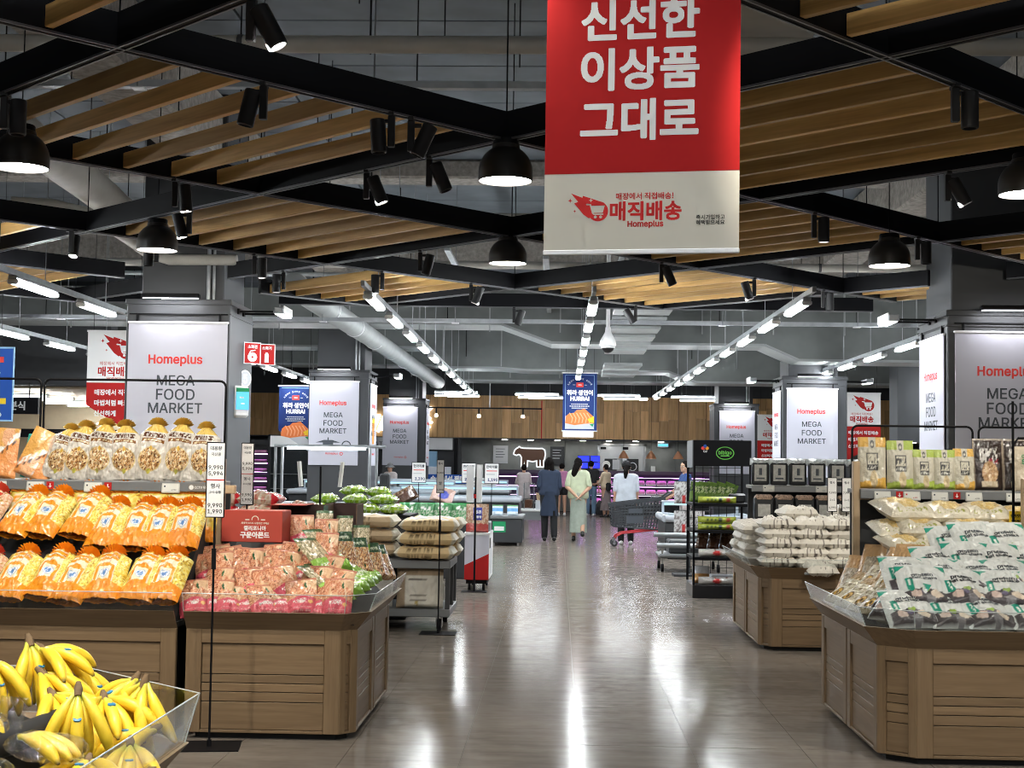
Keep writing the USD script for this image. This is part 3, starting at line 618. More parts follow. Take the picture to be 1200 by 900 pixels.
# ---------------------------------------------------------------- red and white delivery banners
def delivery_banner(M, w, lb, cut=1):
    t = thing("delivery_banner", lb, "banner", M); h = 1.34
    out = Polygon([(-w/2, 0), (w/2, 0), (w/2, -h*.62), (w/2-.02*w, -h)] if False else [(-w/2, 0), (w/2, 0), (w/2, -h+(.0 if cut > 0 else .42)), (cut*.5*w, -h), (-w/2, -h+(.42 if cut > 0 else 0))])
    part(t, "cloth", MB().poly(out, .004, M=stand(0, .004, 0)), "ink_white")
    layer(t, "red_field", out.intersection(sbox(-w, -h, w, -.64)), "ink_red", 0)
    layer(t, "logo", shift(comet(w*.5), .02*w, -.22), "ink_red", 0)
    layer(t, "small_lettering", shift(text("매장에서 직접배송!", width=w*.56), 0, -.4), "ink_red", 0)
    layer(t, "brand_lettering", shift(text("매직배송", width=w*.62, bold=2), 0, -.5), "ink_red", 0)
    layer(t, "shop_lettering", shift(text("Homeplus", width=w*.3, latin=True, bold=1), 0, -.59), "ink_red", 0)
    for k, tx in enumerate(("매장에서 직접배송", "마법처럼 빠르고", "신선하게")):
        g = text(tx, height=.075, bold=2); b = g.bounds; layer(t, "lettering", shift(g, -w*.36-b[0], -.76-.13*k), "ink_white", .0012)
    part(t, "top_rail", MB().box(-w/2-.01, w/2+.01, -.006, .01, -.01, .012), "white_plastic")
    part(t, "hanging_wire", MB().tube([(-w*.4, 0, 0), (-w*.4, 0, DECK_Z-M[2, 3])], .003, 4).tube([(w*.4, 0, 0), (w*.4, 0, DECK_Z-M[2, 3])], .003, 4), "black_metal")
delivery_banner(M4(None, (-5.5, 17.5, 3.09)), .72, "red and white delivery banner with a flaming trolley, left of the near left pillar")
delivery_banner(M4(None, (5.8, 27.6, 2.97)), .72, "red and white delivery banner right of the middle right pillar", -1)
delivery_banner(M4(None, (5.33, 36, 2.84)), .72, "small red and white delivery banner between the two far right pillars", -1)
# ---------------------------------------------------------------- blue salmon banners
def salmon_banner(M, lb, cut=False):
    t = thing("salmon_banner", lb, "banner", M); w, h = .68, 1.15
    out = Polygon([(-w/2, 0), (w/2, 0), (w/2, -h), (w/2, -h-.2), (-w/2, -h+.26)]) if cut else sbox(-w/2, -h, w/2, 0)
    part(t, "cloth", MB().poly(out, .004, M=stand(0, .004, 0)), "ink_navy")
    layer(t, "white_rim", sbox(-.29, -h+.03, .29, -.04).difference(sbox(-.284, -h+.03, .284, -.046)) if not cut else sbox(-.29, -.046, .29, -.04), "ink_lightblue", 0)
    arc = [(math.radians(a), c) for a, c in zip(np.linspace(142, 38, 14), "노르웨이 프리미엄 생연어를")]
    g = unary_union([affinity.translate(affinity.rotate(text(c, height=.034), math.degrees(a)-90, origin=(0, 0)), .29*math.cos(a), -.4+.29*math.sin(a)) for a, c in arc if c != " "])
    layer(t, "arched_lettering", g, "ink_white", 0)
    layer(t, "red_badge", shift(sbox(-.06, -.035, .06, .035).buffer(.012), 0, -.235), "ink_homeplus", 0)
    layer(t, "badge_rule", unary_union([sbox(-.14, -.238, -.09, -.232), sbox(.09, -.238, .14, -.232)]), "ink_white", 0)
    layer(t, "badge_lettering", shift(text("SEA", width=.07, latin=True, bold=2), 0, -.235), "ink_white", .0012)
    layer(t, "headline", shift(text("휘라 생연어", width=.52, bold=3), 0, -.39), "ink_white", 0)
    layer(t, "hurra_lettering", shift(text("HURRA!", width=.38, bold=4, latin=True), 0, -.51), "ink_white", 0)
    for k, ww in enumerate((.34, .4, .32)): layer(t, "small_lettering", shift(unary_union([sbox(-ww/2+q*ww/9, -.009, -ww/2+(q+.8)*ww/9, .009) for q in range(9)]), 0, -.62-.04*k), "ink_palegrey", 0)
    fish = Polygon([(-.29, -1.0), (-.27, -.86), (-.2, -.8), (-.12, -.8), (-.06, -.74), (.02, -.73), (.1, -.71), (.2, -.8), (.29, -.88), (.29, -1.0), (.1, -1.01), (-.1, -1.04)])
    layer(t, "plate_field", sbox(-.285, -h+.035, .285, -.86) if not cut else out.intersection(sbox(-.285, -h-.2, .3, -.9)), "ink_palegrey", .0006)
    layer(t, "salmon_print", fish, "ink_salmon", .0016)
    layer(t, "salmon_marbling", unary_union([LineString([(-.2+.07*k, -.8), (-.2+.07*k+.06, -.9), (-.2+.07*k+.04, -.99)]).buffer(.007) for k in range(6)]), "ink_salmon_pale", .0026)
    layer(t, "lemon_print", Polygon([(.16, -.92), (.28, -.86), (.29, -.99), (.2, -.98)]), "ink_yellow", .003); layer(t, "leaf_print", Polygon([(.2, -1.02), (.29, -1.0), (.26, -1.07)]), "ink_green", .003)
    part(t, "top_rail", MB().box(-.36, .36, -.012, .012, -.01, .015), "white_plastic")
    if not cut: part(t, "bottom_strip", MB().box(-.33, .28, 0, .004, -h-.13, -h-.01), "ink_white"); part(t, "bottom_rail", MB().box(-.36, .36, -.01, .01, -h-.014, -h+.004), "white_plastic")
    part(t, "hanging_wire", MB().tube([(-.28, 0, 0), (-.28, 0, DECK_Z-M[2, 3])], .003, 4).tube([(.28, 0, 0), (.28, 0, DECK_Z-M[2, 3])], .003, 4), "black_metal")
salmon_banner(M4(None, (.405, 28.5, 3.35)), "navy salmon banner hanging over the middle of the aisle")
salmon_banner(M4(None, (-5.27, 28.4, 3.02)), "navy salmon banner half hidden behind the second left pillar", True)
t = thing("blue_banner", "bright blue banner cut by the left picture edge above the snack stand", "banner", M4(None, (-6.95, 17, 1.95)))
part(t, "cloth", MB().box(-.36, .36, 0, .004, 0, .88), "ink_blue"); part(t, "rim", MB().box(-.37, .37, -.006, .01, .87, .89).box(.355, .37, -.006, .01, 0, .88).box(-.37, .37, -.006, .01, -.01, .01), "ink_lightblue")
layer(t, "tag_label", sbox(.06, .7, .24, .77), "ink_homeplus", 0)
for k, tx in enumerate(("원하는", "바로", "합니다")): layer(t, "lettering", shift(text(tx, height=.075, bold=3), .1, .58-.12*k), "ink_white", 0)
layer(t, "yellow_label", sbox(.0, .2, .28, .27), "ink_yellow", 0); layer(t, "badge", shift(Point(0, 0).buffer(.03), .2, .07), "ink_white", 0)
part(t, "hanging_wire", MB().tube([(.2, 0, .88), (.2, 0, 3.6)], .003, 4), "black_metal")
# ---------------------------------------------------------------- things on the near left pillar
def fire_sign(M, lb, ext):
    t = thing("fire_sign", lb, "sign", M)
    part(t, "panel", MB().box(-.1, .1, 0, .006, 0, .25), "ink_white"); layer(t, "red_field", sbox(-.09, .01, .09, .24), "ink_red", 0)
    if ext: part(t, "bracket", MB().box(-.24, -.09, .0, .012, .05, .2), "white_plastic")
    g = unary_union([sbox(-.025, .03, .025, .12), Polygon([(-.025, .12), (.025, .12), (.01, .15), (-.01, .15)])]) if ext else unary_union([Point(0, .08).buffer(.055).difference(Point(0, .08).buffer(.012)), LineString([(-.05, .09), (-.02, .15), (.03, .16)]).buffer(.006)])
    layer(t, "symbol", g, "ink_white", .0014); layer(t, "lettering", shift(text("소화기" if ext else "소화전", width=.11, bold=2), 0, .2), "ink_white", .0014)
fire_sign(M4(rotz(math.radians(28)), (-3.54, 16.3, 2.62)), "red fire hose sign on the near left pillar's side", False)
fire_sign(M4(rotz(math.radians(20)), (-3.44, 16.62, 2.63)), "red fire extinguisher sign projecting behind the hose sign", True)
t = thing("round_number_sign", "oval-seen grey aisle number sign under the fire signs", "sign", M4(rotz(math.radians(60)), (-3.62, 16.3, 2.45)))
part(t, "disc", MB().lathe([(0, 0), (.1, 0), (.1, .006), (0, .006)], 28, M=M4(XZ)), "ink_palegrey", 40); layer(t, "numeral", text("5", height=.11, bold=3, latin=True), "ink_white", .007); layer(t, "rim", Point(0, 0).buffer(.098).difference(Point(0, 0).buffer(.084)), "ink_white", .007)
t = thing("wall_tablet", "white wall unit with a lit blue screen on the near left pillar's side", "screen", M4(rotz(math.radians(38)), (-3.57, 15.95, 1.99)))
part(t, "body", MB().box(-.1, .1, 0, .12, 0, .36, b=.03), "white_plastic", 40); part(t, "side_cover", MB().box(-.135, -.105, -.03, .1, 0, .36, b=.02), "white_plastic", 40)
part(t, "screen", MB().box(-.07, .085, -.004, .004, .09, .29), "screen_cyan"); part(t, "green_header", MB().box(-.07, .085, -.004, .004, .29, .335), "ink_green"); part(t, "screen_marks", MB().box(-.03, .02, -.0055, -.004, .22, .235).box(-.01, .03, -.0055, -.004, .15, .165), "ink_white")
t = thing("extinguisher_sign", "small red extinguisher sign high on the middle right pillar", "sign", M4(None, (4.4, 26.05, 3.42)))
part(t, "panel", MB().box(-.08, .08, 0, .006, 0, .28), "ink_red"); layer(t, "symbol", unary_union([sbox(-.05, .04, -.01, .18), sbox(.015, .04, .055, .18), sbox(-.07, .2, .07, .25)]), "ink_palegrey", 0)
t = thing("bulkhead_box", "blue-grey bulkhead hanging left of the near right pillar", "bulkhead"); part(t, "body", MB().box(6.62, 7.3, 28.2, 28.9, 2.05, 5.6, b=.01), "pillar_grey"); part(t, "downlight", MB().lathe([(0, 0), (.08, 0), (.08, .02)], 14, M=M4(None, (6.95, 28.4, 2.035))), "pendant_glow")
# ---------------------------------------------------------------- far left shop front
t = thing("shop_fascia", "dark bulkhead over the snack bar shop fronts at the far left", "shop front")
part(t, "bulkhead", MB().box(-16.9, -8.6, 27, 27.4, 2.9, 4.4), "wall_dark"); part(t, "soffit", MB().box(-16.9, -8.6, 27.4, 34, 2.86, 2.95), "wall_beige"); part(t, "shop_wall", MB().box(-16.9, -8.6, 34, 34.2, 0, 2.9), "wall_beige")
part(t, "opening_frame", MB().box(-16, -8.7, 33.4, 33.5, 2.0, 2.2).box(-9.2, -9.05, 33.3, 33.5, 0, 2.2), "black_metal"); part(t, "window_front", MB().box(-12.4, -10.8, 33.7, 33.9, .2, 2.0), "dark_grey"); part(t, "curtain", MB().box(-10.1, -9.95, 33.2, 33.5, .1, 2.6, b=.05), "wall_beige")
for k in range(3): part(t, "downlight", MB().lathe([(0, 0), (.09, 0), (.09, .01)], 14, M=M4(None, (-11.4+k*1.1, 29.5, 2.845))), "pendant_glow")  # unseen downlights, placed to light the shop interior
for k in range(4): copy(first, M4(rotz(math.pi/2), (-10.2-.0*k, 28.2+1.5*k, 2.72)), f"unseen white tube lamp inside the snack bar shop, placed to light it, {ORD[k]} from the front", "unseen tube lamps lighting the snack bar shop")  # unseen lamps, placed to brighten the beige shop
t = thing("snack_bar_sign", "black sign with white lettering hanging at the far left behind the snack stand", "sign", M4(None, (-10.5, 26.85, 2.34)))
part(t, "board", MB().box(-.75, .6, 0, .1, 0, .32, b=.01), "black_gloss"); layer(t, "lettering", shift(text("돈까스·분식", width=.98, bold=2), -.15, .16), "ink_white", 0); part(t, "hanger", MB().tube([(-.5, .05, .32), (-.5, .05, .6)], .012, 6).tube([(.4, .05, .32), (.4, .05, .6)], .012, 6), "black_metal")
# ---------------------------------------------------------------- oak display islands with flared lips and clear guards
def offs(pts, d):
    """polyline moved outward (to the right of travel) by d, mitred"""
    P = np.asarray(pts, float); out = []
    for i in range(len(P)):
        ns = []
        for a, b in ((i-1, i), (i, i+1)):
            if a >= 0 and b < len(P):
                e = P[b]-P[a]; e /= np.linalg.norm(e); ns.append(np.array([e[1], -e[0]]))
        n = sum(ns)/len(ns); n = n/(n @ n) if len(ns) == 2 else n
        out.append(P[i]+n*d)
    return np.array(out)
plain("deck_felt", (.012, .012, .013), .8)
plain("kick_black", (.008, .008, .008), .6)
def cabinet(name, label, pts, depth_poly, zt=.59, zl=.69, guard=.1, split=.85, guard_ends=True, flare=.08, inset_mat="oak"):
    t = thing(name, label, "display cabinet")
    P = np.asarray(pts, float)
    part(t, "core", MB().poly(Polygon(depth_poly).buffer(-.03), zt-.06, M=M4(None, (0, 0, .05))), "kick_black")
    part(t, "kick_plate", MB().poly(Polygon(depth_poly).buffer(-.05), .06, M=M4(None, (0, 0, 0.0))), "kick_black")
    part(t, "display_deck", MB().poly(Polygon(depth_poly).buffer(-.005), .03, M=M4(None, (0, 0, zt))), "deck_felt")
    for a, b in zip(P[:-1], P[1:]):
        L_ = np.linalg.norm(b-a); d = (b-a)/L_; ang = math.atan2(d[1], d[0]); n = max(1, round(L_/split)) if L_ > .4 else 1; gap = .014
        for k in range(n):
            s0, s1 = L_*k/n, L_*(k+1)/n; w = s1-s0
            M = M4(rotz(ang), (*(a+d*s0), 0)); g = gap if n > 1 else .0
            pw = .085 if w > .6 else (.06 if w > .3 else .045)
            x0, x1 = (g if k else 0), w-(g if k < n-1 else 0)
            part(t, "post", MB().box(x0, x0+pw, -.002, .03, .035, zt, b=.003), "oak_upright", M=M)
            part(t, "post", MB().box(x1-pw, x1, -.002, .03, .035, zt, b=.003), "oak_upright", M=M)
            part(t, "top_rail", MB().box(x0+pw, x1-pw, 0, .03, zt-.075, zt, b=.002), "oak_1", M=M)
            part(t, "bottom_rail", MB().box(x0+pw, x1-pw, 0, .03, .035, .05, b=.002), "oak_0", M=M)
            hz = np.cumsum([.05, .165, .058, .052, .052, .185]); hz = .05+(hz-.05)*((zt-.075-.05)/(hz[-1]-.05))
            for q in range(5):
                part(t, "board", MB().box(x0+pw+.002, x1-pw-.002, .012, .026, hz[q]+.002, hz[q+1]-.002, b=.002), f"oak_{(q+k)%3}", M=M)
    O, I = offs(P, flare), offs(P, flare-.022)
    for k in range(len(P)-1):
        v = [(*P[k], zt), (*P[k+1], zt), (*O[k+1], zl), (*O[k], zl), (*offs(P, -.022)[k], zt), (*offs(P, -.022)[k+1], zt), (*I[k+1], zl), (*I[k], zl)]
        f = [(0, 1, 2, 3), (4, 7, 6, 5), (3, 2, 6, 7), (0, 4, 5, 1), (0, 3, 7, 4), (1, 5, 6, 2)]
        part(t, "flared_lip", MB().add(v, f), "oak_1")
        if guard:
            G0, G1, G2 = offs(P, flare-.012), offs(P, flare+.03), offs(P, flare+.025)
            v = [(*G0[k], zl), (*G0[k+1], zl), (*G1[k+1], zl+guard), (*G1[k], zl+guard)]
            G0b, G1b = offs(P, flare-.017), offs(P, flare+.025)
            v += [(*G0b[k], zl), (*G0b[k+1], zl), (*G1b[k+1], zl+guard), (*G1b[k], zl+guard)]
            part(t, "guard_pane", MB().add(v, f), "acrylic")
            part(t, "guard_edge", MB().tube([(*G2[k], zl+guard), (*G2[k+1], zl+guard)], .0022, 5).tube([(*G0[k], zl), (*G2[k], zl+guard)], .002, 5), "acrylic_edge")
    return t
cabinet("display_cabinet", "oak display cabinet under the orange puffed corn bags, at the left picture edge", [(-4.0, 7.76), (-2.065, 7.76)], [(-4.0, 7.76), (-2.065, 7.76), (-2.065, 9.3), (-4.0, 9.3)], split=2.0)
cabinet("display_cabinet", "oak display cabinet under the pink almond pouches", [(-2.01, 7.76), (-1.17, 7.76), (-1.09, 7.85), (-1.09, 9.32)], [(-2.01, 7.76), (-1.17, 7.76), (-1.09, 7.85), (-1.09, 9.32), (-2.01, 9.32)], split=.75)
cabinet("display_cabinet", "large oak display cabinet under the white protein pouches at the right", [(1.67, 9.14), (1.67, 7.57), (1.84, 7.44), (4.2, 7.44)], [(1.67, 9.14), (1.67, 7.57), (1.84, 7.44), (4.2, 7.44), (4.2, 9.14)], split=.8)
cabinet("display_cabinet", "oak display cabinet under the stacked white grain sacks", [(1.68, 13.81), (1.68, 12.08), (1.77, 11.93), (4.4, 11.93)], [(1.68, 13.81), (1.68, 12.08), (1.77, 11.93), (4.4, 11.93), (4.4, 13.81)], split=.88, guard=.07)
cabinet("display_cabinet", "oak banana stand with clear guard in the lower left corner", [(-1.18, 2.4), (-1.18, 4.28), (-1.62, 4.7), (-3.2, 4.76)], [(-1.18, 2.4), (-1.18, 4.28), (-1.62, 4.7), (-3.2, 4.76), (-3.2, 2.4)], zt=.56, zl=.655, guard=.145)
solo("price_plate", MB().box(2.02, 2.1, 11.83, 11.845, .635, .655, b=.003), "galvanised", "tiny metal plate on the lip of the grain sack cabinet", "label")
# ---------------------------------------------------------------- shelves behind the slopes, with their price tags and wire hoops
plain("tag_grey", (.5, .5, .47), .4); plain("tag_screen", (.62, .62, .58), .5); plain("rail_brown", (.2, .19, .18), .45)
def price_tag(M, lb, group, red=False):
    t = thing("shelf_price_tag", lb, "price tag", M, group)
    part(t, "case", MB().box(-.055, .055, 0, .012, 0, .062, b=.004), "tag_grey")
    part(t, "screen", MB().box(-.047, .047, -.001, .002, .008, .054), "tag_screen")
    part(t, "price_print", MB().poly(shift(text("4,990", width=.03, bold=1, latin=True), .02, .018), .0008, M=stand(0, -.001, 0)).box(-.04, -.03, -.0018, -.001, .035, .045), "ink_red" if red else "ink_grey")
    return t
def arrow_tag(M, lb):
    t = thing("arrow_tag", lb, "price tag", M)
    part(t, "card", MB().box(-.022, .022, 0, .003, 0, .045), "ink_red"); layer(t, "arrow", unary_union([sbox(-.003, .012, .003, .035), Polygon([(-.011, .02), (.011, .02), (0, .008)])]), "ink_white", 0)
def shelf(name, lb, x0, x1, y, z, post=None, post_z=.2, hoops=()):
    t = thing(name, lb, "shelf")
    part(t, "shelf_board", MB().box(x0, x1, y, y+.42, z-.03, z, b=.003), "rail_brown")
    part(t, "front_rail", MB().box(x0, x1, y-.012, y+.004, z-.062, z-.004, b=.004), "grey_metal")
    part(t, "back_panel", MB().box(x0+.02, x1, y+.42, y+.44, .62, z-.03), "dark_grey")
    for px in (post or ()):
        part(t, "post", MB().box(px-.022, px+.022, y+.02, y+.075, .62, z+post_z, b=.004), "oak_light")
        part(t, "bracket", MB().box(px-.02, px+.09, y+.03, y+.065, z-.07, z-.02, b=.004), "oak_light")
    for a, b, top in hoops:
        r = .04; pts = [(a, y+.36, z-.02), (a, y+.36, top-r)]+[(a+r-r*math.cos(q), y+.36, top-r+r*math.sin(q)) for q in np.linspace(.2, 1.57, 5)]
        pts += [(b-r+r*math.sin(q), y+.36, top-r+r*math.cos(q)) for q in np.linspace(0, 1.37, 5)]+[(b, y+.36, top-r), (b, y+.36, z-.02)]
        part(t, "wire_hoop", MB().tube(pts, .0075, 8), "black_metal", 40)
    return t
shelf("product_shelf", "grey shelf carrying the white popcorn bags above the orange bags", -4.0, -2.06, 8.52, 1.375, post=(-2.03,), post_z=.14, hoops=((-4.0, -3.26, 2.0), (-3.24, -2.09, 2.0)))
shelf("product_shelf", "grey shelf carrying the grain pouches on the right", 1.97, 4.2, 9.42, 1.375, post=(1.95,), post_z=.18, hoops=((1.99, 2.8, 1.8), (2.84, 3.9, 1.8)))
shelf("product_shelf", "grey shelf carrying the black nut boxes behind the grain sacks", 1.84, 4.2, 13.72, 1.34, post=(3.0,), post_z=.3)
for k, px in enumerate((-3.37, -3.14, -2.79, -2.32)): price_tag(M4(rotx(-.2), (px, 8.495, 1.305)), f"{('leftmost','second','third','rightmost')[k]} electronic price tag on the popcorn shelf", "price tags on the popcorn shelf")
for k, px in enumerate((-3.05, -2.70)): arrow_tag(M4(None, (px, 8.503, 1.318)), f"red arrow card on the popcorn shelf rail, {('left','right')[k]} one")
for k, px in enumerate((2.13, 2.32, 2.5, 2.72, 2.98, 3.2)): price_tag(M4(rotx(-.2), (px-.02, 9.395, 1.305)), f"{ORD[k]} electronic price tag from the left on the grain pouch shelf", "price tags on the grain pouch shelf", k in (1, 5))
for k, px in enumerate((2.23, 2.6, 3.08)): arrow_tag(M4(None, (px-.01, 9.403, 1.318)), f"red arrow card on the grain pouch shelf rail, {ORD[k]} from the left")
for k, px in enumerate((2.0, 2.5)): price_tag(M4(None, (px, 13.70, 1.278)), f"price tag on the nut box shelf, {('left','right')[k]} one", "price tags on the nut box shelf")
t = thing("camera_notice", "small dark security notice strip at the right end of the popcorn shelf", "sign", M4(None, (-2.14, 8.503, 1.318)))
part(t, "strip", MB().box(-.075, .075, 0, .003, 0, .045), "rail_brown"); layer(t, "lettering", shift(text("CCTV 작동중", width=.1, bold=1), .015, .022), "ink_white", 0); layer(t, "dot", Point(-.055, .022).buffer(.014), "ink_white", 0)
# ---------------------------------------------------------------- price panels on black poles
def price_panel(M, lb, w, h, pole_top, z0, z1, base=True, lines=None):
    """white price panel in a black frame, on a thin black pole standing on the floor"""
    t = thing("price_pole", lb, "price sign", M)
    part(t, "frame", MB().box(-w/2, w/2, -.006, .008, z0, z1, b=.003), "black_metal")
    part(t, "panel", MB().box(-w/2+.006, w/2-.006, -.009, -.005, z0+.006, z1-.006), "ink_white")
    H = z1-z0
    for k, (fz, tx, fw, m) in enumerate(lines or ()):
        layer(t, "lettering", shift(text(tx, width=w*fw, bold=1, latin=tx.isascii()), 0, z0+H*fz), m, .009)
    part(t, "pole", MB().tube([(0, .006, pole_top[0]), (0, .006, pole_top[1])], .006, 8), "black_metal")
    if base:
        part(t, "base_plate", MB().box(-.16, .16, -.12, .16, 0, .006), "black_metal"); part(t, "pole_collar", MB().tube([(0, .006, .0), (0, .006, .04)], .012, 8), "black_metal"); part(t, "pole_joint", MB().tube([(0, .006, pole_top[1]*.58), (0, .006, pole_top[1]*.58+.11)], .0125, 8), "black_metal")
    return t
PL = [(.92, "대용량", .6, "ink_grey"), (.84, "국산콩", .5, "ink_grey"), (.66, "9,990", .75, "ink_black"), (.58, "5,994", .75, "ink_black"), (.5, "____", .9, "ink_red"), (.42, "행사", .5, "ink_grey"), (.34, "1+1 상품", .6, "ink_grey"), (.16, "9,990", .75, "ink_black"), (.08, "1,990", .75, "ink_black")]
price_panel(M4(rotz(.15), (-1.815, 7.53, 0)), "tall price panel on a black pole before the gap between the left cabinets", .1, .4, (0, 1.6), 1.2, 1.6, True, PL)
price_panel(M4(None, (-2.0, 9.15, 0)), "second tall price panel behind the almond box", .085, .42, (.62, 1.6), 1.22, 1.62, False, PL)
# ---------------------------------------------------------------- film bags, pouches and sacks
printed("film", .22, .5, .5, 30); printed("film_gloss", .14, .8, .55, 26); printed("paper", .62, 0, .35, 22); printed("film_matt", .38, .2, .35, 24); printed("skin_print", .5, .1, .05, 30)
def film(w, h, t, fn, nu=24, nv=32, seed=0, S=None, wprof=None, wr=.006, back=.9, lean=0.0, sag=0.0, up=2.6, pe=.6):
    """front and back sheet sealed at the rim. fn(U, V, X) -> colours. Stands on z = 0, front towards -y."""
    u = np.linspace(-1, 1, nu+1); v = np.linspace(0, 1, nv+1); V, U = np.meshgrid(v, u, indexing="ij")
    S = S or (lambda v: np.sin(np.pi*np.clip(v, .0, 1))**.55)
    prof = np.clip(1-np.abs(U)**up, 0, 1)**pe*S(V); verts, faces, cols = [], [], []
    wp = wprof(V) if wprof else 1.0
    for side, sg in ((0, -1), (1, 1)):
        q = np.stack([U*3+seed*7.1, V*h/w*3.2+side*9, np.full_like(U, seed*1.7)], -1)
        n1 = meshkit.fbm(q, 3, seed)-.5; n2 = meshkit.noise(q*3.1, seed+5)-.5
        cr = np.abs(meshkit.noise(q*1.7+5, seed+9)-.5)
        x = U*w/2*wp*(1-.1*prof)+n1*wr*.7*np.abs(U)
        y = sg*(prof*t/2*(1.0 if side == 0 else back)*(1+.5*n1)+ (n1*wr*1.6+n2*wr*.8-cr*wr*1.2)*np.clip(prof*3, 0, 1)) + lean*V*V*h
        z = V*h*(1-.04*t/h*0)+n2*wr*.5*(1-V)*0 - sag*prof*0
        p = np.stack([x, y, z], -1).reshape(-1, 3)
        c = np.clip(fn(U, V, q, side), 0, 1).reshape(-1, 3)
        i = np.arange((nu+1)*(nv+1)).reshape(nv+1, nu+1); a, b, d, e = i[:-1, :-1], i[:-1, 1:], i[1:, 1:], i[1:, :-1]
        f = np.stack([a, b, d, e], -1).reshape(-1, 4)
        if sg > 0: f = f[:, ::-1]
        f = np.vstack([f[:, [0, 1, 2]], f[:, [0, 2, 3]]])+side*len(p)
        verts.append(p); faces.append(f); cols.append(c)
    return np.vstack(verts), np.vstack(faces), np.vstack(cols)
def C(*c): return np.array(c, float)
def paint(base, mask, col):
    m = np.clip(mask, 0, 1)[..., None]; return base*(1-m)+np.asarray(col)*m
def speck(q, s, seed): return meshkit.noise(q*s, seed)
def fan(parent, name, m, r, y, z, n=14, spread=80, dep=.012, x=0.0, rot=0.0, lean=0.0):
    vs, fs = [(0, 0, 0)], []; k = np.linspace(-spread, spread, 2*n+1)
    rr = r*(1+.05*np.sin(np.arange(2*n+1)*2.3))
    for j, a in enumerate(k): vs.append((rr[j]*math.sin(math.radians(a)), (dep if j % 2 else -dep), rr[j]*math.cos(math.radians(a))))
    for j in range(2*n): fs += [(0, j+2, j+1)]
    v = np.array(vs, float); v2 = v+np.array([0, .003, 0]); f = np.array(fs); f2 = f[:, ::-1]+len(v)
    return part(parent, name, (np.vstack([v, v2]) @ (rotx(lean) @ roty(rot)).T+[x, y, z], np.vstack([f, f2])), m)
# --- white popcorn bag with a gathered golden top
def pr_popcorn(U, V, q, s):
    c = np.broadcast_to(C(.66, .62, .56), U.shape+(3,)).copy()
    c = paint(c, (speck(q, 2.2, 3) > .62)*.25, (.5, .46, .4))
    c = paint(c, V > .86, (.72, .5, .12)); c = paint(c, (np.abs(V-.8) < .045)*(np.abs(U) < .72)*(speck(q*[9, 7, 1], 1.0, 8) > .4), (.09, .03, .012))
    arch = np.abs(V-(.71-.035*U*U)) < .03
    c = paint(c, arch*(np.abs(U) < .75), (.2, .075, .015)); c = paint(c, arch*(np.abs(U) < .6)*(np.abs(V-(.71-.035*U*U)) < .014)*(speck(q*[14, 1, 1], 1.0, 4) > .45), (.8, .7, .45))
    r = np.hypot(U*1.0, (V-.36)*3.3)
    pc = np.where((speck(q, 6.5, 1) > .5)[..., None], C(.42, .21, .07), C(.7, .5, .26)); pc = np.where((speck(q, 7.7, 2) > .66)[..., None], C(.12, .045, .015), pc); pc = np.where((speck(q, 9, 6) > .7)[..., None], C(.82, .7, .48), pc)
    m = (r < .68)[..., None]; c = np.where(m, pc, c)
    c = paint(c, (np.abs(r-.7) < .03)*.7, (.6, .42, .1)); c = paint(c, (np.hypot(U*1.3, (V-.56)*2.6) < .12), (.65, .4, .06)); c = paint(c, (np.hypot((U-.05)*1.2, (V-.15)*2.6) < .13), (.45, .42, .08))
    return c
plain("gold_film", (.75, .52, .1), .25, .35, coat=.5); plain("orange_film", (.75, .24, .008), .3, coat=.4); plain("dark_orange_film", (.5, .15, .008), .3, coat=.4); plain("red_film", (.55, .06, .03), .3, coat=.4)
def mk_popcorn(seed):
    def build(label, group):
        t = thing("popcorn_bag", label, "snack bag", None, group)
        wp = lambda v: np.where(v < .8, 1-.06*v, np.interp(v, [.8, .93, 1.0], [.95, .5, .28]))
        v, f, c = film(.205, .33, .13, pr_popcorn, 56, 84, seed, S=lambda v: np.clip(np.sin(np.pi*np.clip(v*.92+.04, 0, 1)), 0, 1)**.5, wprof=wp, wr=.014)
        part(t, "bag", (v, f), "film_gloss", True, color=c)
        fan(t, "gathered_top", "gold_film", .062, 0, .312, 12, 70, .02, lean=.25); part(t, "tie", MB().tube([(-.022, 0, .32), (.022, 0, .32)], .009, 8), "gold_film")
        return t
    return Repeats(build)
POP = [mk_popcorn(k) for k in (1, 2, 3)]
for k, (x, tl, tn, sc) in enumerate([(-3.07, .3, 0, .96), (-2.955, .22, .1, 1.0), (-2.80, .1, -.1, 1.02), (-2.64, 0, .15, 1.0), (-2.49, .12, -.05, 1.04), (-2.325, .1, .05, 1.04), (-2.16, .02, -.15, .98)]):
    POP[k % 3](M4(rotz(tn) @ roty(tl) @ rotx(-.12), (x, 8.62, 1.377), sc), f"{ORD[k]} white popcorn bag with gold gathered top, counted from the left on its shelf", "white popcorn bags on the shelf")
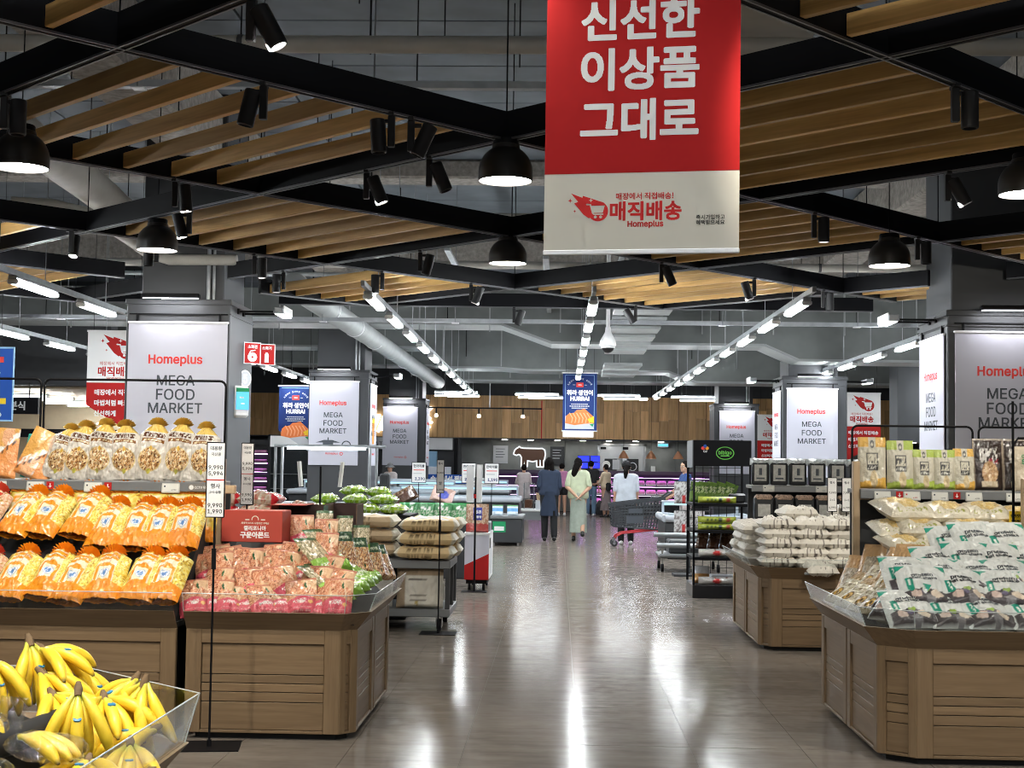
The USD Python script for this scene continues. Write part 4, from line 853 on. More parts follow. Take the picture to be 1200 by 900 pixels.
# --- orange pouches at the left end of the shelf
def pr_pouch_orange(U, V, q, s):
    c = np.broadcast_to(C(.75, .3, .09), U.shape+(3,)).copy()
    c = paint(c, (V > .55+.25*U), (.72, .38, .1)); c = paint(c, (np.hypot(U+.3, (V-.2)*1.6) < .45), (.78, .42, .22)); c = paint(c, (np.hypot(U-.4, (V-.85)*1.6) < .35), (.78, .42, .24))
    b = np.abs((V-.55)-.35*U)
    c = paint(c, (b < .07)*(speck(q*[6, 3, 1], 1, 3) > .42), (.85, .82, .78)); c = paint(c, (np.abs((V-.45)-.35*U) < .04)*(speck(q*[9, 2, 1], 1, 5) > .5), (.05, .03, .03)); return paint(c, (np.hypot(U-.1, (V-.12)*1.6) < .07), (.6, .6, .62))
def mk_flat(name, cat, fn, w, h, t, seed, m="film", nu=34, nv=44, wr=.006, stand_=True, extra=None, S=None):
    def build(label, group):
        tt = thing(name, label, cat, None, group)
        SS = S or ((lambda v: np.clip(v/.06, 0, 1)**.5*np.clip((1.02-v), 0, 1)**.65) if stand_ else None)
        v, f, c = film(w, h, t, fn, nu, nv, seed, S=SS, wr=wr)
        part(tt, "bag", (v, f), m, True, color=c)
        if extra: extra(tt, v, f)
        return tt
    return Repeats(build)
PO = mk_flat("snack_pouch", "snack pouch", pr_pouch_orange, .22, .31, .08, 4, "film", 22, 28)
PO(M4(rotz(.1) @ roty(.42) @ rotx(-.1), (-3.22, 8.62, 1.377)), "leaning orange snack pouch left of the popcorn bags", "orange snack pouches")
PO(M4(rotz(-.1) @ roty(.05) @ rotx(-.1), (-3.42, 8.63, 1.377)), "orange snack pouch cut by the left picture edge", "orange snack pouches")
TEAL = mk_flat("snack_pouch", "snack pouch", lambda U, V, q, s: paint(np.broadcast_to(C(.03, .36, .3), U.shape+(3,)).copy(), speck(q, 1.5, 2) > .6, (.05, .45, .38)), .14, .28, .06, 8)
TEAL(M4(roty(.15) @ rotx(-.1), (-3.26, 8.74, 1.377), .97), "teal pouch peeping out behind the orange pouches")
# --- orange puffed-corn bags on the slope
def pr_corn(U, V, q, s, red=False):
    y1, y2 = ((.72, .5, .06), (.8, .68, .2)) if not red else ((.6, .32, .2), (.72, .5, .36))
    c = np.where((speck(q, 7.5, 2) > .52)[..., None], np.array(y1), np.array(y2)); c = np.where((speck(q, 8.5, 4) > .72)[..., None], np.array([.4, .24, .03]), c)
    O = (.82, .27, .012) if not red else (.6, .05, .03); cream = (.78, .66, .44)
    inn = np.abs(U+.08) < .62-.1*V
    c = paint(c, inn*(V > .22)*(V < .92), cream)
    for v0, th in ((.86, .035), (.76, .03)): c = paint(c, (np.abs(V-(v0-.12*(U+.08)**2)) < th)*(np.abs(U+.08) < .55), O)
    c = paint(c, (np.abs(V-.8+.1*U*U) < .012)*(np.abs(U) < .5)*(speck(q*[12, 1, 1], 1, 7) > .5), (.35, .14, .02))
    c = paint(c, (np.abs(V-.62+.25*(U+.2)**2) < .03)*(np.abs(U+.08) < .5), O)
    c = paint(c, (V > .28)*(V < .58)*((np.abs(np.abs(U+.08)-.45) < .08)), O); c = paint(c, (np.abs(V-.57) < .014)*(np.abs(U+.08) < .45), O)
    r = np.hypot(U+.05, (V-.43)*3.2)
    c = paint(c, r < .27, (.74, .74, .74)); c = paint(c, (r < .19)*(speck(q, 6, 9) > .42), (.1, .22, .45)); c = paint(c, np.abs(r-.265) < .025, (.35, .42, .5))
    c = paint(c, V < .27+.03*np.cos(U*3), O); return c
def mk_corn(seed, red=False):
    def build(label, group):
        t = thing("puffed_corn_bag", label, "snack bag", None, group)
        wp = lambda v: np.where(v < .86, 1.0, np.interp(v, [.86, .96, 1.0], [1.0, .5, .3]))
        v, f, c = film(.205, .37, .13, lambda U, V, q, s: pr_corn(U, V, q, s, red), 60, 96, seed, S=lambda v: np.clip(np.sin(np.pi*np.clip(v*.94+.04, 0, 1)), 0, 1)**.42, wprof=wp, wr=.008)
        part(t, "bag", (v, f), "film_gloss", True, color=c)
        fan(t, "gathered_top", "red_film" if red else "orange_film", .072, -.02, .33, 13, 88, .014, lean=.5)
        return t
    return Repeats(build)
CORN = [mk_corn(k) for k in (11, 12, 13)]; CRED = mk_corn(14, True)
SLOPE = rotx(-math.radians(50))       # lying back on the slope
def on_slope(x, s, lift=.06, yaw=0.0, roll=0.0, sc=1.0):
    a = math.radians(40); return M4(rotz(yaw) @ SLOPE @ roty(roll), (x, 7.80+s*math.cos(a)-lift*math.sin(a), .7+s*math.sin(a)+lift*math.cos(a)), sc)
rb = random.Random(5)
t = thing("sloped_riser", "black sloped riser under the orange puffed corn bags", "display riser")
part(t, "board", MB().poly(Polygon([(7.78, .62), (8.5, 1.24), (8.5, .62)]), 1.9, M=M4(np.array([[0, 0, 1.0], [1, 0, 0], [0, 1, 0]]), (-3.98, 0, 0))), "deck_felt")
for k, x in enumerate((-3.2, -3.0, -2.81, -2.67, -2.475, -2.29, -2.15)):
    if k == 0: CRED(on_slope(x, -.05, .085, 0, .1), "red puffed corn bag at the left end of the lower bag row", "red puffed corn bags")
    else: CORN[k % 3](on_slope(x, -.055+rb.uniform(-.01, .02), .085, rb.uniform(-.05, .05), rb.uniform(.0, .16)), f"{ORD[k-1]} orange puffed corn bag from the left in the lower row", "orange puffed corn bags, lower row")
CRED(on_slope(-3.33, .45, .1, 0, .1), "red puffed corn bag at the left end of the upper bag row", "red puffed corn bags")
for k, (x, s) in enumerate(((-3.12, .43), (-2.96, .43), (-2.745, .43), (-2.585, .36), (-2.41, .36), (-2.275, .355), (-2.13, .36))):
    CORN[(k+1) % 3](on_slope(x, s, .11 if k < 3 else .09, rb.uniform(-.05, .05), .2 if k < 3 else rb.uniform(0, .08), 1.0), f"{ORD[k]} orange puffed corn bag from the left in the upper row", "orange puffed corn bags, upper row")
FANBAG = [None]
def build_back(label, group):
    t = thing("puffed_corn_bag", label, "snack bag", None, group)
    v, f, c = film(.19, .3, .12, pr_corn, 14, 20, 17, wr=.008); part(t, "bag", (v, f), "film_gloss", True, color=c)
    fan(t, "gathered_top", "dark_orange_film", .095, 0, .28, 12, 88, .012, lean=.3); return t
BACK = Repeats(build_back)
for k, x in enumerate((-3.2, -2.99, -2.82, -2.61, -2.42, -2.27, -2.12)):
    BACK(M4(rotx(-.35), (x, 8.42, 1.02)), f"{ORD[k]} orange bag from the left in the back row, dark fan under the shelf", "orange bags in the back row under the shelf")
# ---------------------------------------------------------------- pink almond pouches
def pr_almond(U, V, q, s):
    nut = np.where((speck(q*[1, 1.5, 1], 5.5, 3) > .5)[..., None], C(.5, .19, .1), C(.62, .33, .19)); nut = np.where((speck(q*[1, 1.5, 1], 6.2, 7) > .7)[..., None], C(.2, .06, .03), nut)
    c = np.broadcast_to(C(.62, .4, .24), U.shape+(3,)).copy()
    m = (V < .9-.3*(U-.1)) | (U < .05); c = np.where((m & (speck(q, 1.2, 2) > .12))[..., None], nut, c)
    c = paint(c, np.hypot((U-.35)*1.5, (V-.8)*1.8+.4*(U-.35)) < .17, (.03, .1, .04)); c = paint(c, (np.abs(U-.5+.6*(V-.7)) < .05)*(V > .5), (.65, .45, .3))
    c = paint(c, V > .965, (.4, .05, .05))
    P = (.56, .075, .11); edge = .42+.06*np.cos(U*2.5); c = paint(c, V < edge, P)
    c = paint(c, (np.abs(V-.3) < .045)*(np.abs(U+.05) < .5)*(speck(q*[12, 6, 1], 1, 3) > .45), (.75, .62, .6)); c = paint(c, (np.abs(V-.37) < .018)*(np.abs(U) < .35)*(speck(q*[16, 6, 1], 1, 5) > .45), (.75, .62, .6))
    c = paint(c, np.hypot(U-.62, (V-.27)*2.4) < .14, (.65, .35, .1)); c = paint(c, (V < .15)*(np.abs(((V*24) % 2)-1) < .2)*(np.abs(U) < .7)*(speck(q*[20, 1, 1], 1, 4) > .4), (.65, .3, .3))
    return c
plain("pouch_red", (.42, .17, .1), .35)
def mk_alm(seed):
    def build(label, group):
        t = thing("almond_pouch", label, "nut pouch", None, group)
        v, f, c = film(.135, .2, .075, pr_almond, 40, 56, seed, S=lambda v: np.clip(v/.05, 0, 1)**.5*np.clip(1.0-v, 0, 1)**.6, wr=.006); part(t, "pouch", (v, f), "film", True, color=c)
        part(t, "top_seal", MB().box(-.066, .066, -.0025, .0025, .19, .203), "pouch_red"); return t
    return Repeats(build)
ALM = [mk_alm(k) for k in (21, 22, 23)]
t = thing("sloped_riser", "black sloped riser under the pink almond pouches", "display riser")
part(t, "board", hullm([(x, y, .62) for x in (-2.0, -1.1) for y in (7.78, 9.3)]+[(-2.0, 9.0, 1.03), (-1.42, 9.0, 1.0), (-2.0, 9.3, 1.03), (-1.42, 9.3, 1.0), (-2.0, 7.8, .64), (-1.12, 7.9, .64)]), "deck_felt")
n = 0; rows_a = [(7.81, .645, .72, 9, -1.97, -1.2), (7.96, .705, .68, 8, -1.94, -1.3), (8.12, .76, .6, 7, -1.97, -1.36), (8.28, .79, .5, 7, -1.95, -1.36)]
ra = random.Random(12)
for r, (y, z, lay, cnt, xa, xb) in enumerate(rows_a):
    for k in range(cnt):
        x = xa+(xb-xa)*(k+ra.uniform(-.15, .15))/(cnt-1)
        ALM[(r+k) % 3](M4(rotz(ra.uniform(-.45, .45)) @ rotx(-lay+ra.uniform(-.2, .16)) @ roty(ra.uniform(-.2, .2)), (x, y+ra.uniform(-.02, .02), z+ra.uniform(0, .015)), ra.uniform(1.16, 1.3)), f"{ORD[k]} almond pouch from the left in {('the front row','the second row','the third row','the back row')[r]} of the heap", "pink almond pouches")
for k, (x, y, z) in enumerate(((-1.55, 8.66, .97), (-1.4, 8.6, .95), (-1.36, 8.35, .88))): ALM[k](M4(rotz(.2-.2*k) @ rotx(-.2), (x, y, z), 1.05), f"upright almond pouch right of the red carton, {ORD[k]} from the back", "upright almond pouches")
# red almond carton with lettering and an open carton behind it
plain("carton_red", (.42, .05, .03), .6, var=.05); plain("carton_dark", (.03, .012, .01), .8); plain("carton_green", (.02, .1, .055), .6); plain("carton_brown", (.12, .07, .04), .8)
t = thing("almond_carton", "red almond carton with white lettering standing behind the pink pouches", "carton", M4(rotz(-.05), (-1.825, 8.5, 1.02)))
part(t, "body", MB().box(-.185, .185, 0, .22, 0, .185, b=.003), "carton_red"); part(t, "top_flap", MB().box(-.18, .18, .002, .11, .185, .188).box(-.18, .18, .113, .22, .185, .188), "carton_red")
layer(t, "headline", shift(text("구운아몬드", width=.178, bold=3), .02, .043), "ink_white", 0); layer(t, "second_line", shift(text("캘리포니아", width=.135, bold=2), .02, .083), "ink_white", 0)
layer(t, "small_lettering", shift(text("세계적 코스트 시칠리온 구매금", width=.17, bold=1), .02, .113), "ink_cream", 0)
layer(t, "crest", shift(Point(0, 0).buffer(.022).difference(Point(0, 0).buffer(.017)).intersection(sbox(-1, -.004, 1, 1)), .02, .135), "ink_cream", 0); layer(t, "crest_rules", shift(unary_union([sbox(-.06, -.003, -.035, .003), sbox(.035, -.003, .06, .003)]), .02, .133), "ink_cream", 0)
t = thing("open_carton", "open dark green and red carton behind the almond carton", "carton", M4(rotz(.03), (-1.62, 8.86, 1.03)))
for nm, b, m in (("side", (-.17, -.164, 0, .3, 0, .2), "carton_red"), ("side", (.164, .17, 0, .3, 0, .2), "carton_green"), ("back_wall", (-.164, .164, .294, .3, 0, .2), "carton_dark"), ("base", (-.164, .164, 0, .294, 0, .006), "carton_dark"), ("top_flap", (-.16, .05, .02, .29, .2, .204), "carton_red")): part(t, nm, MB().box(*b), m)
t = thing("open_carton", "open brown carton standing right of the dark green carton", "carton", M4(None, (-1.36, 8.95, 1.03)))
for nm, b, m in (("side", (-.1, -.095, 0, .3, 0, .21), "carton_brown"), ("side", (.095, .1, 0, .3, 0, .21), "carton_brown"), ("back_wall", (-.095, .095, .294, .3, 0, .21), "carton_dark"), ("base", (-.095, .095, 0, .294, 0, .006), "carton_dark")): part(t, nm, MB().box(*b), m)
# ---------------------------------------------------------------- green mixed-nut pouches on the corner
def pr_green(U, V, q, s):
    c = np.broadcast_to(C(.22, .42, .05), U.shape+(3,)).copy()
    nut = np.where((speck(q, 5, 3) > .5)[..., None], C(.5, .42, .28), C(.2, .18, .09)); c = np.where(((V > .45) & (V < .92))[..., None], nut, c)
    c = paint(c, V > .92, (.03, .09, .03)); return paint(c, (np.abs(V-.28) < .05)*(np.abs(U) < .6)*(speck(q*[9, 5, 1], 1, 4) > .5), (.7, .75, .6))
def pr_mixed(U, V, q, s):
    c = np.broadcast_to(C(.025, .065, .03), U.shape+(3,)).copy()
    nut = np.where((speck(q, 4.5, 3) > .52)[..., None], C(.55, .3, .13), C(.2, .08, .035)); nut = np.where((speck(q, 5.5, 5) > .66)[..., None], C(.62, .5, .33), nut)
    c = np.where(((V < .72) & (speck(q, 1, 8) > .2))[..., None], nut, c); return paint(c, (np.abs(V-.83) < .04)*(np.abs(U) < .6)*(speck(q*[9, 5, 1], 1, 4) > .5), (.5, .55, .4))
GRN = mk_flat("green_nut_pouch", "nut pouch", pr_green, .13, .27, .06, 31); MIX = mk_flat("mixed_nut_pouch", "nut pouch", pr_mixed, .14, .24, .07, 32)
for k, (x, y, z, a, l) in enumerate([(-1.15, 7.98, .70, 1.0, 1.05), (-1.11, 8.1, .72, 1.1, 1.1), (-1.09, 8.25, .73, 1.15, 1.1), (-1.08, 8.42, .74, 1.2, 1.1), (-1.08, 8.6, .74, 1.25, 1.05), (-1.08, 8.8, .74, 1.3, 1.0), (-1.24, 8.15, .80, .9, .9), (-1.22, 8.35, .83, 1.0, .85)]):
    GRN(M4(rotz(a) @ rotx(-l), (x-.02, y, z+.035), 1.32), f"{ORD[k]} green nut pouch of those leaning on the cabinet's corner guard, counted from the front", "green nut pouches")
for k, (x, y, z, a) in enumerate([(-1.36, 8.55, .88, .5), (-1.27, 8.68, .86, .6), (-1.18, 8.78, .82, .7), (-1.1, 8.95, .78, .9), (-1.07, 9.12, .76, 1.0)]):
    MIX(M4(rotz(a) @ rotx(-.45), (x, y, z), 1.0), f"{ORD[k]} dark mixed-nut pouch from the left beside the green pouches", "dark mixed-nut pouches")
for k, (x, y, z, a) in enumerate([(-1.44, 8.8, .99, .1), (-1.33, 8.85, .96, -.1), (-1.22, 8.9, .9, .2)]): GRN(M4(rotz(a) @ rotx(-.2), (x, y, z), .8), f"upright green nut pouch behind the almonds, {ORD[k]} from the left", "upright green nut pouches")
# ---------------------------------------------------------------- sacks lying flat
def sack(name, cat, fn, w, d, h, seed, m="paper", nu=26, nv=18, wr=.01, extra=None, up=4.0, pe=.6, se=.32):
    """lying on its back: width along x, length along y, thickness up"""
    def build(label, group):
        t = thing(name, label, cat, None, group)
        v, f, c = film(w, d, h, fn, nu, nv, seed, wr=wr, S=lambda v: np.clip(np.sin(np.pi*v), 0, 1)**se, up=up, pe=pe)
        v = np.stack([v[:, 0], v[:, 2]-d/2, -v[:, 1]+h*.45], 1)
        part(t, "sack", (v, f), m, True, color=c)
        if extra: extra(t)
        return t
    return Repeats(build)
def pr_rice(U, V, q, s):
    c = np.broadcast_to(C(.66, .5, .27), U.shape+(3,)).copy()
    if s == 0: c = paint(c, (V > .2)*(V < .9)*(np.abs(U) < .72), (.62, .6, .58)); c = paint(c, (V > .3)*(V < .8)*(np.abs(((V*14) % 2)-1) < .25)*(np.abs(U) < .6), (.45, .47, .55))
    c = paint(c, (np.abs(U) > .86), (.66, .62, .52)); return paint(c, (np.abs(V-.05) < .03)*(np.abs(U) < .6)*(speck(q*[8, 3, 1], 1, 3) > .56), (.16, .1, .04))
RICE = sack("rice_sack", "rice sack", pr_rice, .54, .44, .125, 41, nu=40, nv=30, wr=.012, up=10, pe=.36, se=.2)
def pr_rice2(U, V, q, s):
    c = np.broadcast_to(C(.6, .45, .28), U.shape+(3,)).copy()
    if s == 0: c = paint(c, (V > .25)*(np.abs(U) < .8), (.63, .61, .58))
    c = paint(c, np.abs(U) > .88, (.62, .58, .48)); return paint(c, (np.abs(V-.06) < .03)*(np.abs(U+.2) < .4)*(speck(q*[8, 3, 1], 1, 3) > .56), (.12, .07, .03))
RICE2 = sack("kraft_rice_sack", "rice sack", pr_rice2, .55, .44, .13, 42, nu=40, nv=30, wr=.014, up=10, pe=.36, se=.2)
POS = ("bottom", "middle", "top")
for k in range(3): RICE(M4(rotz(.03*(k-1)), (-1.19+.012*k, 12.98+.02*k, .645+.122*k)), f"striped tan rice sack on the trolley, {POS[k]} of the near right stack", "striped tan rice sacks")
for k in range(3): RICE(M4(rotz(-.03*(k-1)), (-1.16+.012*k, 13.45, .645+.122*k)), f"striped tan rice sack on the trolley, {POS[k]} of the stack behind", "striped tan rice sacks")
for k in range(3): RICE2(M4(rotz(.04*(1-k)), (-1.74-.01*k, 13.3, .65+.128*k)), f"plain kraft rice sack, {POS[k]} of the stack left of the striped sacks", "kraft rice sacks")
def pr_bluesack(U, V, q, s):
    c = np.broadcast_to(C(.6, .62, .68), U.shape+(3,)).copy(); return paint(c, (speck(q, 2.2, 3) > .6)*(np.abs(U) < .8), (.15, .2, .45))
BLUE = sack("blue_print_sack", "rice sack", pr_bluesack, .52, .4, .12, 43)
for k in range(3): BLUE(M4(rotz(.05*(k-1)), (-2.32, 13.3, .72+.1*k)), f"white sack with blue print, {POS[k]} of the stack behind the almond display", "blue print sacks")
solo("sack_stand", MB().box(-2.62, -2.03, 13.08, 13.55, 0, .665, b=.006), "dark_grey", "dark stand under the blue print sacks", "display stand")
# trolley under the sacks
t = thing("stock_trolley", "dark steel trolley on castors carrying the tan rice sacks", "trolley")
part(t, "upper_tray", MB().box(-1.95, -.96, 12.86, 13.75, .56, .635, b=.006), "grey_metal"); part(t, "lower_tray", MB().box(-1.95, -.96, 12.86, 13.75, .13, .2, b=.006), "grey_metal")
for k, (x, y) in enumerate(((-.985, 12.89), (-.985, 13.32), (-.985, 13.72), (-1.92, 12.89), (-1.92, 13.72))): part(t, "post", MB().box(x-.02, x+.02, y-.02, y+.02, .13, .57), "dark_grey")
for x, y in ((-1.06, 12.95), (-1.06, 13.65), (-1.85, 12.95), (-1.85, 13.65)):
    w_ = part(t, "castor", MB().lathe([(0, -.02), (.05, -.02), (.055, -.01), (.055, .01), (.05, .02), (0, .02)], 18, M=M4(roty(math.pi/2), (x, y, .055))), "black_metal", 40); part(w_, "hub", MB().lathe([(0, -.023), (.028, -.023), (.028, .023), (0, .023)], 14, M=M4(roty(math.pi/2), (x, y, .055))), "steel", 40)
    part(t, "fork", MB().box(x-.03, x-.024, y-.02, y+.02, .04, .13).box(x+.024, x+.03, y-.02, y+.02, .04, .13), "steel")
t = thing("upright_sack", "standing kraft and white sack on the trolley's lower tray", "rice sack", M4(rotx(-.08), (-1.24, 12.95, .2)))
def pr_std(U, V, q, s):
    c = np.broadcast_to(C(.3, .22, .14), U.shape+(3,)).copy()
    if s == 0: c = paint(c, (U > -.62)*(V < .78), (.6, .57, .5)); c = paint(c, (np.abs(U+.05) < .4)*(V < .7)*(np.abs(((V*16) % 2)-1) < .16), (.2, .18, .15)); c = paint(c, (np.abs(U+.2) < .3)*(np.abs(V-.7) < .025), (.06, .05, .04)); c = paint(c, np.hypot(U+.1, (V-.12)*1.5) < .08, (.4, .3, .1))
    return c
v, f, c = film(.42, .37, .2, pr_std, 26, 26, 51, S=lambda v: np.clip(v/.08, 0, 1)**.5*np.clip(1.02-v, 0, 1)**.4, wr=.02); part(t, "sack", (v, f), "paper", True, color=c)
SW = mk_flat("white_sack", "rice sack", lambda U, V, q, s: paint(np.broadcast_to(C(.6, .58, .53), U.shape+(3,)).copy(), (speck(q, 2.2, 3) > .72)*(np.abs(U) < .6), (.1, .09, .08)), .34, .36, .2, 52, "paper", wr=.02)
SW(M4(rotz(1.3), (-1.16, 13.3, .2)), "white sack standing on the trolley's lower tray, nearer the front", "white sacks on the trolley"); SW(M4(rotz(1.4), (-1.15, 13.58, .2)), "white sack standing on the trolley's lower tray, at its far end", "white sacks on the trolley"); SW(M4(None, (-1.66, 13.0, .2)), "white sack standing left on the trolley's lower tray", "white sacks on the trolley")
# ---------------------------------------------------------------- green produce, red puffs beyond the almonds
def pr_veg(U, V, q, s):
    c = np.where((speck(q*[1, 3, 1], 3, 3) > .5)[..., None], C(.2, .38, .02), C(.38, .55, .06)); return paint(c, (speck(q, 4, 5) > .68), (.6, .72, .5))
VEG = sack("green_produce_pack", "produce pack", pr_veg, .26, .3, .11, 45, "film_gloss")
vp = [(-2.35, 13.9, 0), (-2.1, 13.9, 0), (-1.86, 13.95, 0), (-1.6, 13.95, 0), (-2.3, 14.1, .09), (-2.0, 14.1, .09), (-1.72, 14.1, .09), (-2.05, 14.3, .17), (-1.8, 14.3, .16)]
for k, (x, y, z) in enumerate(vp): VEG(M4(rotz(.1*(k % 3)-.1), (x, y, 1.0+z)), f"{ORD[k]} of the clear green produce packs heaped behind the rice sacks", "green produce packs")
t = thing("produce_stand", "dark stand under the green produce packs", "display stand"); part(t, "body", MB().box(-2.7, -1.45, 13.8, 14.6, 0, .98, b=.01), "dark_grey"); part(t, "top_board", MB().box(-2.72, -1.43, 13.78, 14.62, .98, 1.0), "black_metal")
def pr_redpuff(U, V, q, s):
    c = np.where((speck(q, 6, 3) > .5)[..., None], C(.6, .42, .3), C(.7, .6, .5)); c = paint(c, (speck(q, 5, 5) > .72), (.5, .1, .08)); return paint(c, U > .62, (.65, .02, .03))
RP = sack("red_end_snack_bag", "snack bag", pr_redpuff, .34, .24, .13, 46, "film_gloss")
for k, (x, y, z) in enumerate([(-2.62, 11.0, .0), (-2.3, 11.0, .0), (-2.62, 11.1, .1), (-2.3, 11.05, .1), (-2.0, 11.1, .02)]): RP(M4(rotz(.1*(k % 3)-.1), (x, y, 1.05+z)), f"{ORD[k]} speckled snack bag with a red end behind the second price panel", "speckled red-ended snack bags")
t = thing("snack_stand", "dark stand under the speckled red-ended snack bags", "display stand"); part(t, "body", MB().box(-2.9, -1.8, 10.85, 11.5, 0, 1.03, b=.01), "dark_grey"); part(t, "top_board", MB().box(-2.92, -1.78, 10.83, 11.52, 1.03, 1.05), "black_metal")
# ---------------------------------------------------------------- bananas
printed("banana_skin", .42, .1, .06, 40)
plain("banana_crown", (.16, .1, .05), .8, var=.3, scale=40)
plain("sticker_blue", (.03, .2, .4), .4); plain("sticker_green", (.03, .35, .1), .4)
mat("clear_film", {"f": ("layer_weight", {"blend": .5}), "pw": ("math", {"math_type": "power", "value2": 2.0}), "ma": ("math", {"math_type": "multiply_add", "value2": .4, "value3": .06}), "tc": ("texture_coordinate", {}), "bn": ("noise_texture", {"scale": 24.0, "detail": 4.0, "distortion": 1.0}), "b": ("bump", {"strength": .9, "distance": .02}),
    "t": ("transparent_bsdf", {"color": (.95, .95, .95)}), "g": ("glossy_bsdf", {"roughness": .1, "color": (.95, .95, .95)}), "m": ("mix_closure", {})},
    [("f.facing", "pw.value1"), ("pw.value", "ma.value1"), ("ma.value", "m.fac"), ("tc.object", "bn.vector"), ("bn.fac", "b.height"), ("b.normal", "g.normal"), ("t.BSDF", "m.closure1"), ("g.BSDF", "m.closure2")], surface="m.closure")
def banana(az, drop, L_=.23, r=.0195, green=.35, seed=0):
    """hangs from the crown at the origin: leaves along az, curving down and back in"""
    n, m = 15, 8; t = np.linspace(0, 1, n)
    R = .235; ang = np.linspace(.0, L_/R, n)
    px = R*np.sin(ang)*.9+.01; pz = -R*(1-np.cos(ang))*.9
    pts = np.stack([px, np.zeros(n), pz], 1) @ roty(drop).T @ rotz(az).T
    rad = r*np.interp(t, [0, .12, .22, .4, .75, .92, .97, 1], [.38, .4, .75, 1, .98, .55, .32, .22])
    mb = MB().tube(pts, rad, m); v, f = mb.arrays()
    tt = np.concatenate([np.repeat(t, m), np.zeros(m+1), np.ones(m+1)]); nz = meshkit.noise(v*60+seed, seed)
    c = np.broadcast_to(C(.85, .58, .03), (len(v), 3)).copy(); c = paint(c, np.clip((.3-tt)*4, 0, 1)*(.4+green), (.42, .48, .06)); c = paint(c, np.clip((tt-.95)*30, 0, 1), (.08, .05, .02)); c = paint(c, (nz > .8)*.35, (.55, .33, .03))
    return (v, f), c, pts[6]
def mk_bunch(n, spread, drop, green, seed, sticker=True):
    def build(label, group):
        t = thing("banana_bunch", label, "bananas", None, group); r_ = random.Random(seed)
        for k in range(n):
            az = -spread/2+spread*k/(n-1); (v, f), c, mid = banana(az, drop+(.22 if k % 2 else -.1)+r_.uniform(-.06, .06), .235+r_.uniform(-.02, .02), .0195, green, seed+k)
            b = part(t, "banana", (v, f), "banana_skin", True, color=c)
            if sticker and k == n//2: part(b, "sticker", MB().lathe([(0, .002), (.012, .0), (.012, -.004)], 12, M=M4(None, mid+[0, 0, .0185])), "sticker_blue")
        part(t, "crown", MB().tube([(-.014, 0, .016), (.004, 0, .006), (.024, 0, -.004)], [.007, .013, .011], 9), "banana_crown", 50); return t
    return Repeats(build)
B1, B2, B3 = mk_bunch(6, 1.7, .15, .3, 1), mk_bunch(5, 1.25, .3, .55, 2), mk_bunch(5, 1.5, -.05, .2, 3)
t = thing("banana_riser", "black padded riser and foam roll under the banana bunches", "display riser")
part(t, "riser", MB().poly(Polygon([(-3.0, 2.5), (-1.5, 2.5), (-1.5, 4.2), (-1.75, 4.5), (-3.0, 4.6)]), .13, M=M4(None, (0, 0, .59))), "deck_felt")
part(t, "foam_roll", MB().tube([(-1.62, 3.45, .725), (-1.5, 3.9, .725), (-1.46, 4.3, .725)], .038, 14), "deck_felt", 40)
BN = [(B1, -1.7, 4.26, .905, -.75, .45, "crown at the left picture edge, hanging towards the viewer"), (B2, -1.67, 4.5, .925, -.5, .55, "topmost bunch at the left with its crown against the oak cabinet"), (B3, -1.64, 4.52, .895, -.05, .1, "lying to the right of the topmost crown"), (B1, -1.6, 4.42, .835, -.2, .1, "lying lengthwise in the middle of the heap"),
      (B2, -1.54, 4.6, .83, -.3, .3, "greenish bunch at the back by the clear guard"), (B2, -1.37, 4.1, .84, -1.25, .55, "front bunch with green necks and a round sticker, hanging straight down"), (B3, -1.36, 4.3, .785, -1.0, .2, "low bunch between the front bunch and the right bunches"),
      (B3, -1.3, 4.45, .82, -2.5, .5, "bunch leaning left before the slanted guard"), (B1, -1.24, 4.34, .83, -2.3, .75, "rightmost bunch, two fat fingers turned to the guard"), (B3, -1.18, 4.25, .70, -2.6, .05, "bunch lying flat at the guard's right corner"),
      (B2, -1.2, 4.05, .70, -1.3, 0, "bunch lying flat seen through the right guard"), (B3, -1.22, 3.75, .71, -1.5, 0, "bunch lying flat near the bottom picture edge"), (B1, -1.9, 4.35, .89, -.9, .3, "bunch outside the left picture edge"), (B3, -1.52, 4.3, .79, -.6, .15, "bunch filling the heap behind the front bunch")]
for b, x, y, z, az, tl, lb in BN: b(M4(rotz(az) @ roty(tl), (x, y, z)), "yellow banana bunch, " + lb, "banana bunches")
def wrapped(M, lb, seed, card=False):
    t = thing("wrapped_bananas", lb, "bananas", M)
    for k in range(3):
        (v, f), c, mid = banana(-.25+.25*k, -.15, .2, .019, .1, seed+k); part(t, "banana", (v, f), "banana_skin", True, color=c)
    s = trimesh.creation.icosphere(4, 1.0); v = s.vertices*[.125, .068, .038]; v = v*(1+.5*(meshkit.fbm(v*26+seed, 4, seed)-.5)[:, None])+[.1, 0, -.018]
    part(t, "film_wrap", (v, np.array(s.faces)), "clear_film", True)
    vv, ff = MB().box(-.03, .03, -.0, .004, -.06, .0).arrays(); part(t, "film_tuft", film(.09, .08, .03, lambda U, V, q, s: np.ones(U.shape+(3,)), 10, 10, seed, wr=.02)[:2], "clear_film", True, M=M4(rotx(-.3), (-.04, .01, .02)))
    if card: part(t, "card", MB().box(0, .09, -.03, .03, .045, .048, b=.001), "ink_orange"); part(t, "card_print", MB().poly(Point(0, 0).buffer(.022), .001, M=M4(None, (.045, 0, .048))), "ink_red"); part(t, "card_lettering", MB().poly(text("바나나", width=.03, bold=2), .001, M=M4(rotz(-.4), (.045, 0, .049))), "ink_white")
wrapped(M4(rotz(-.35), (-1.4, 3.72, .775)), "film-wrapped bananas at the bottom picture edge", 61)
wrapped(M4(rotz(-.5), (-1.5, 3.5, .77)), "film-wrapped bananas with an orange card in the lower left corner", 62, True)
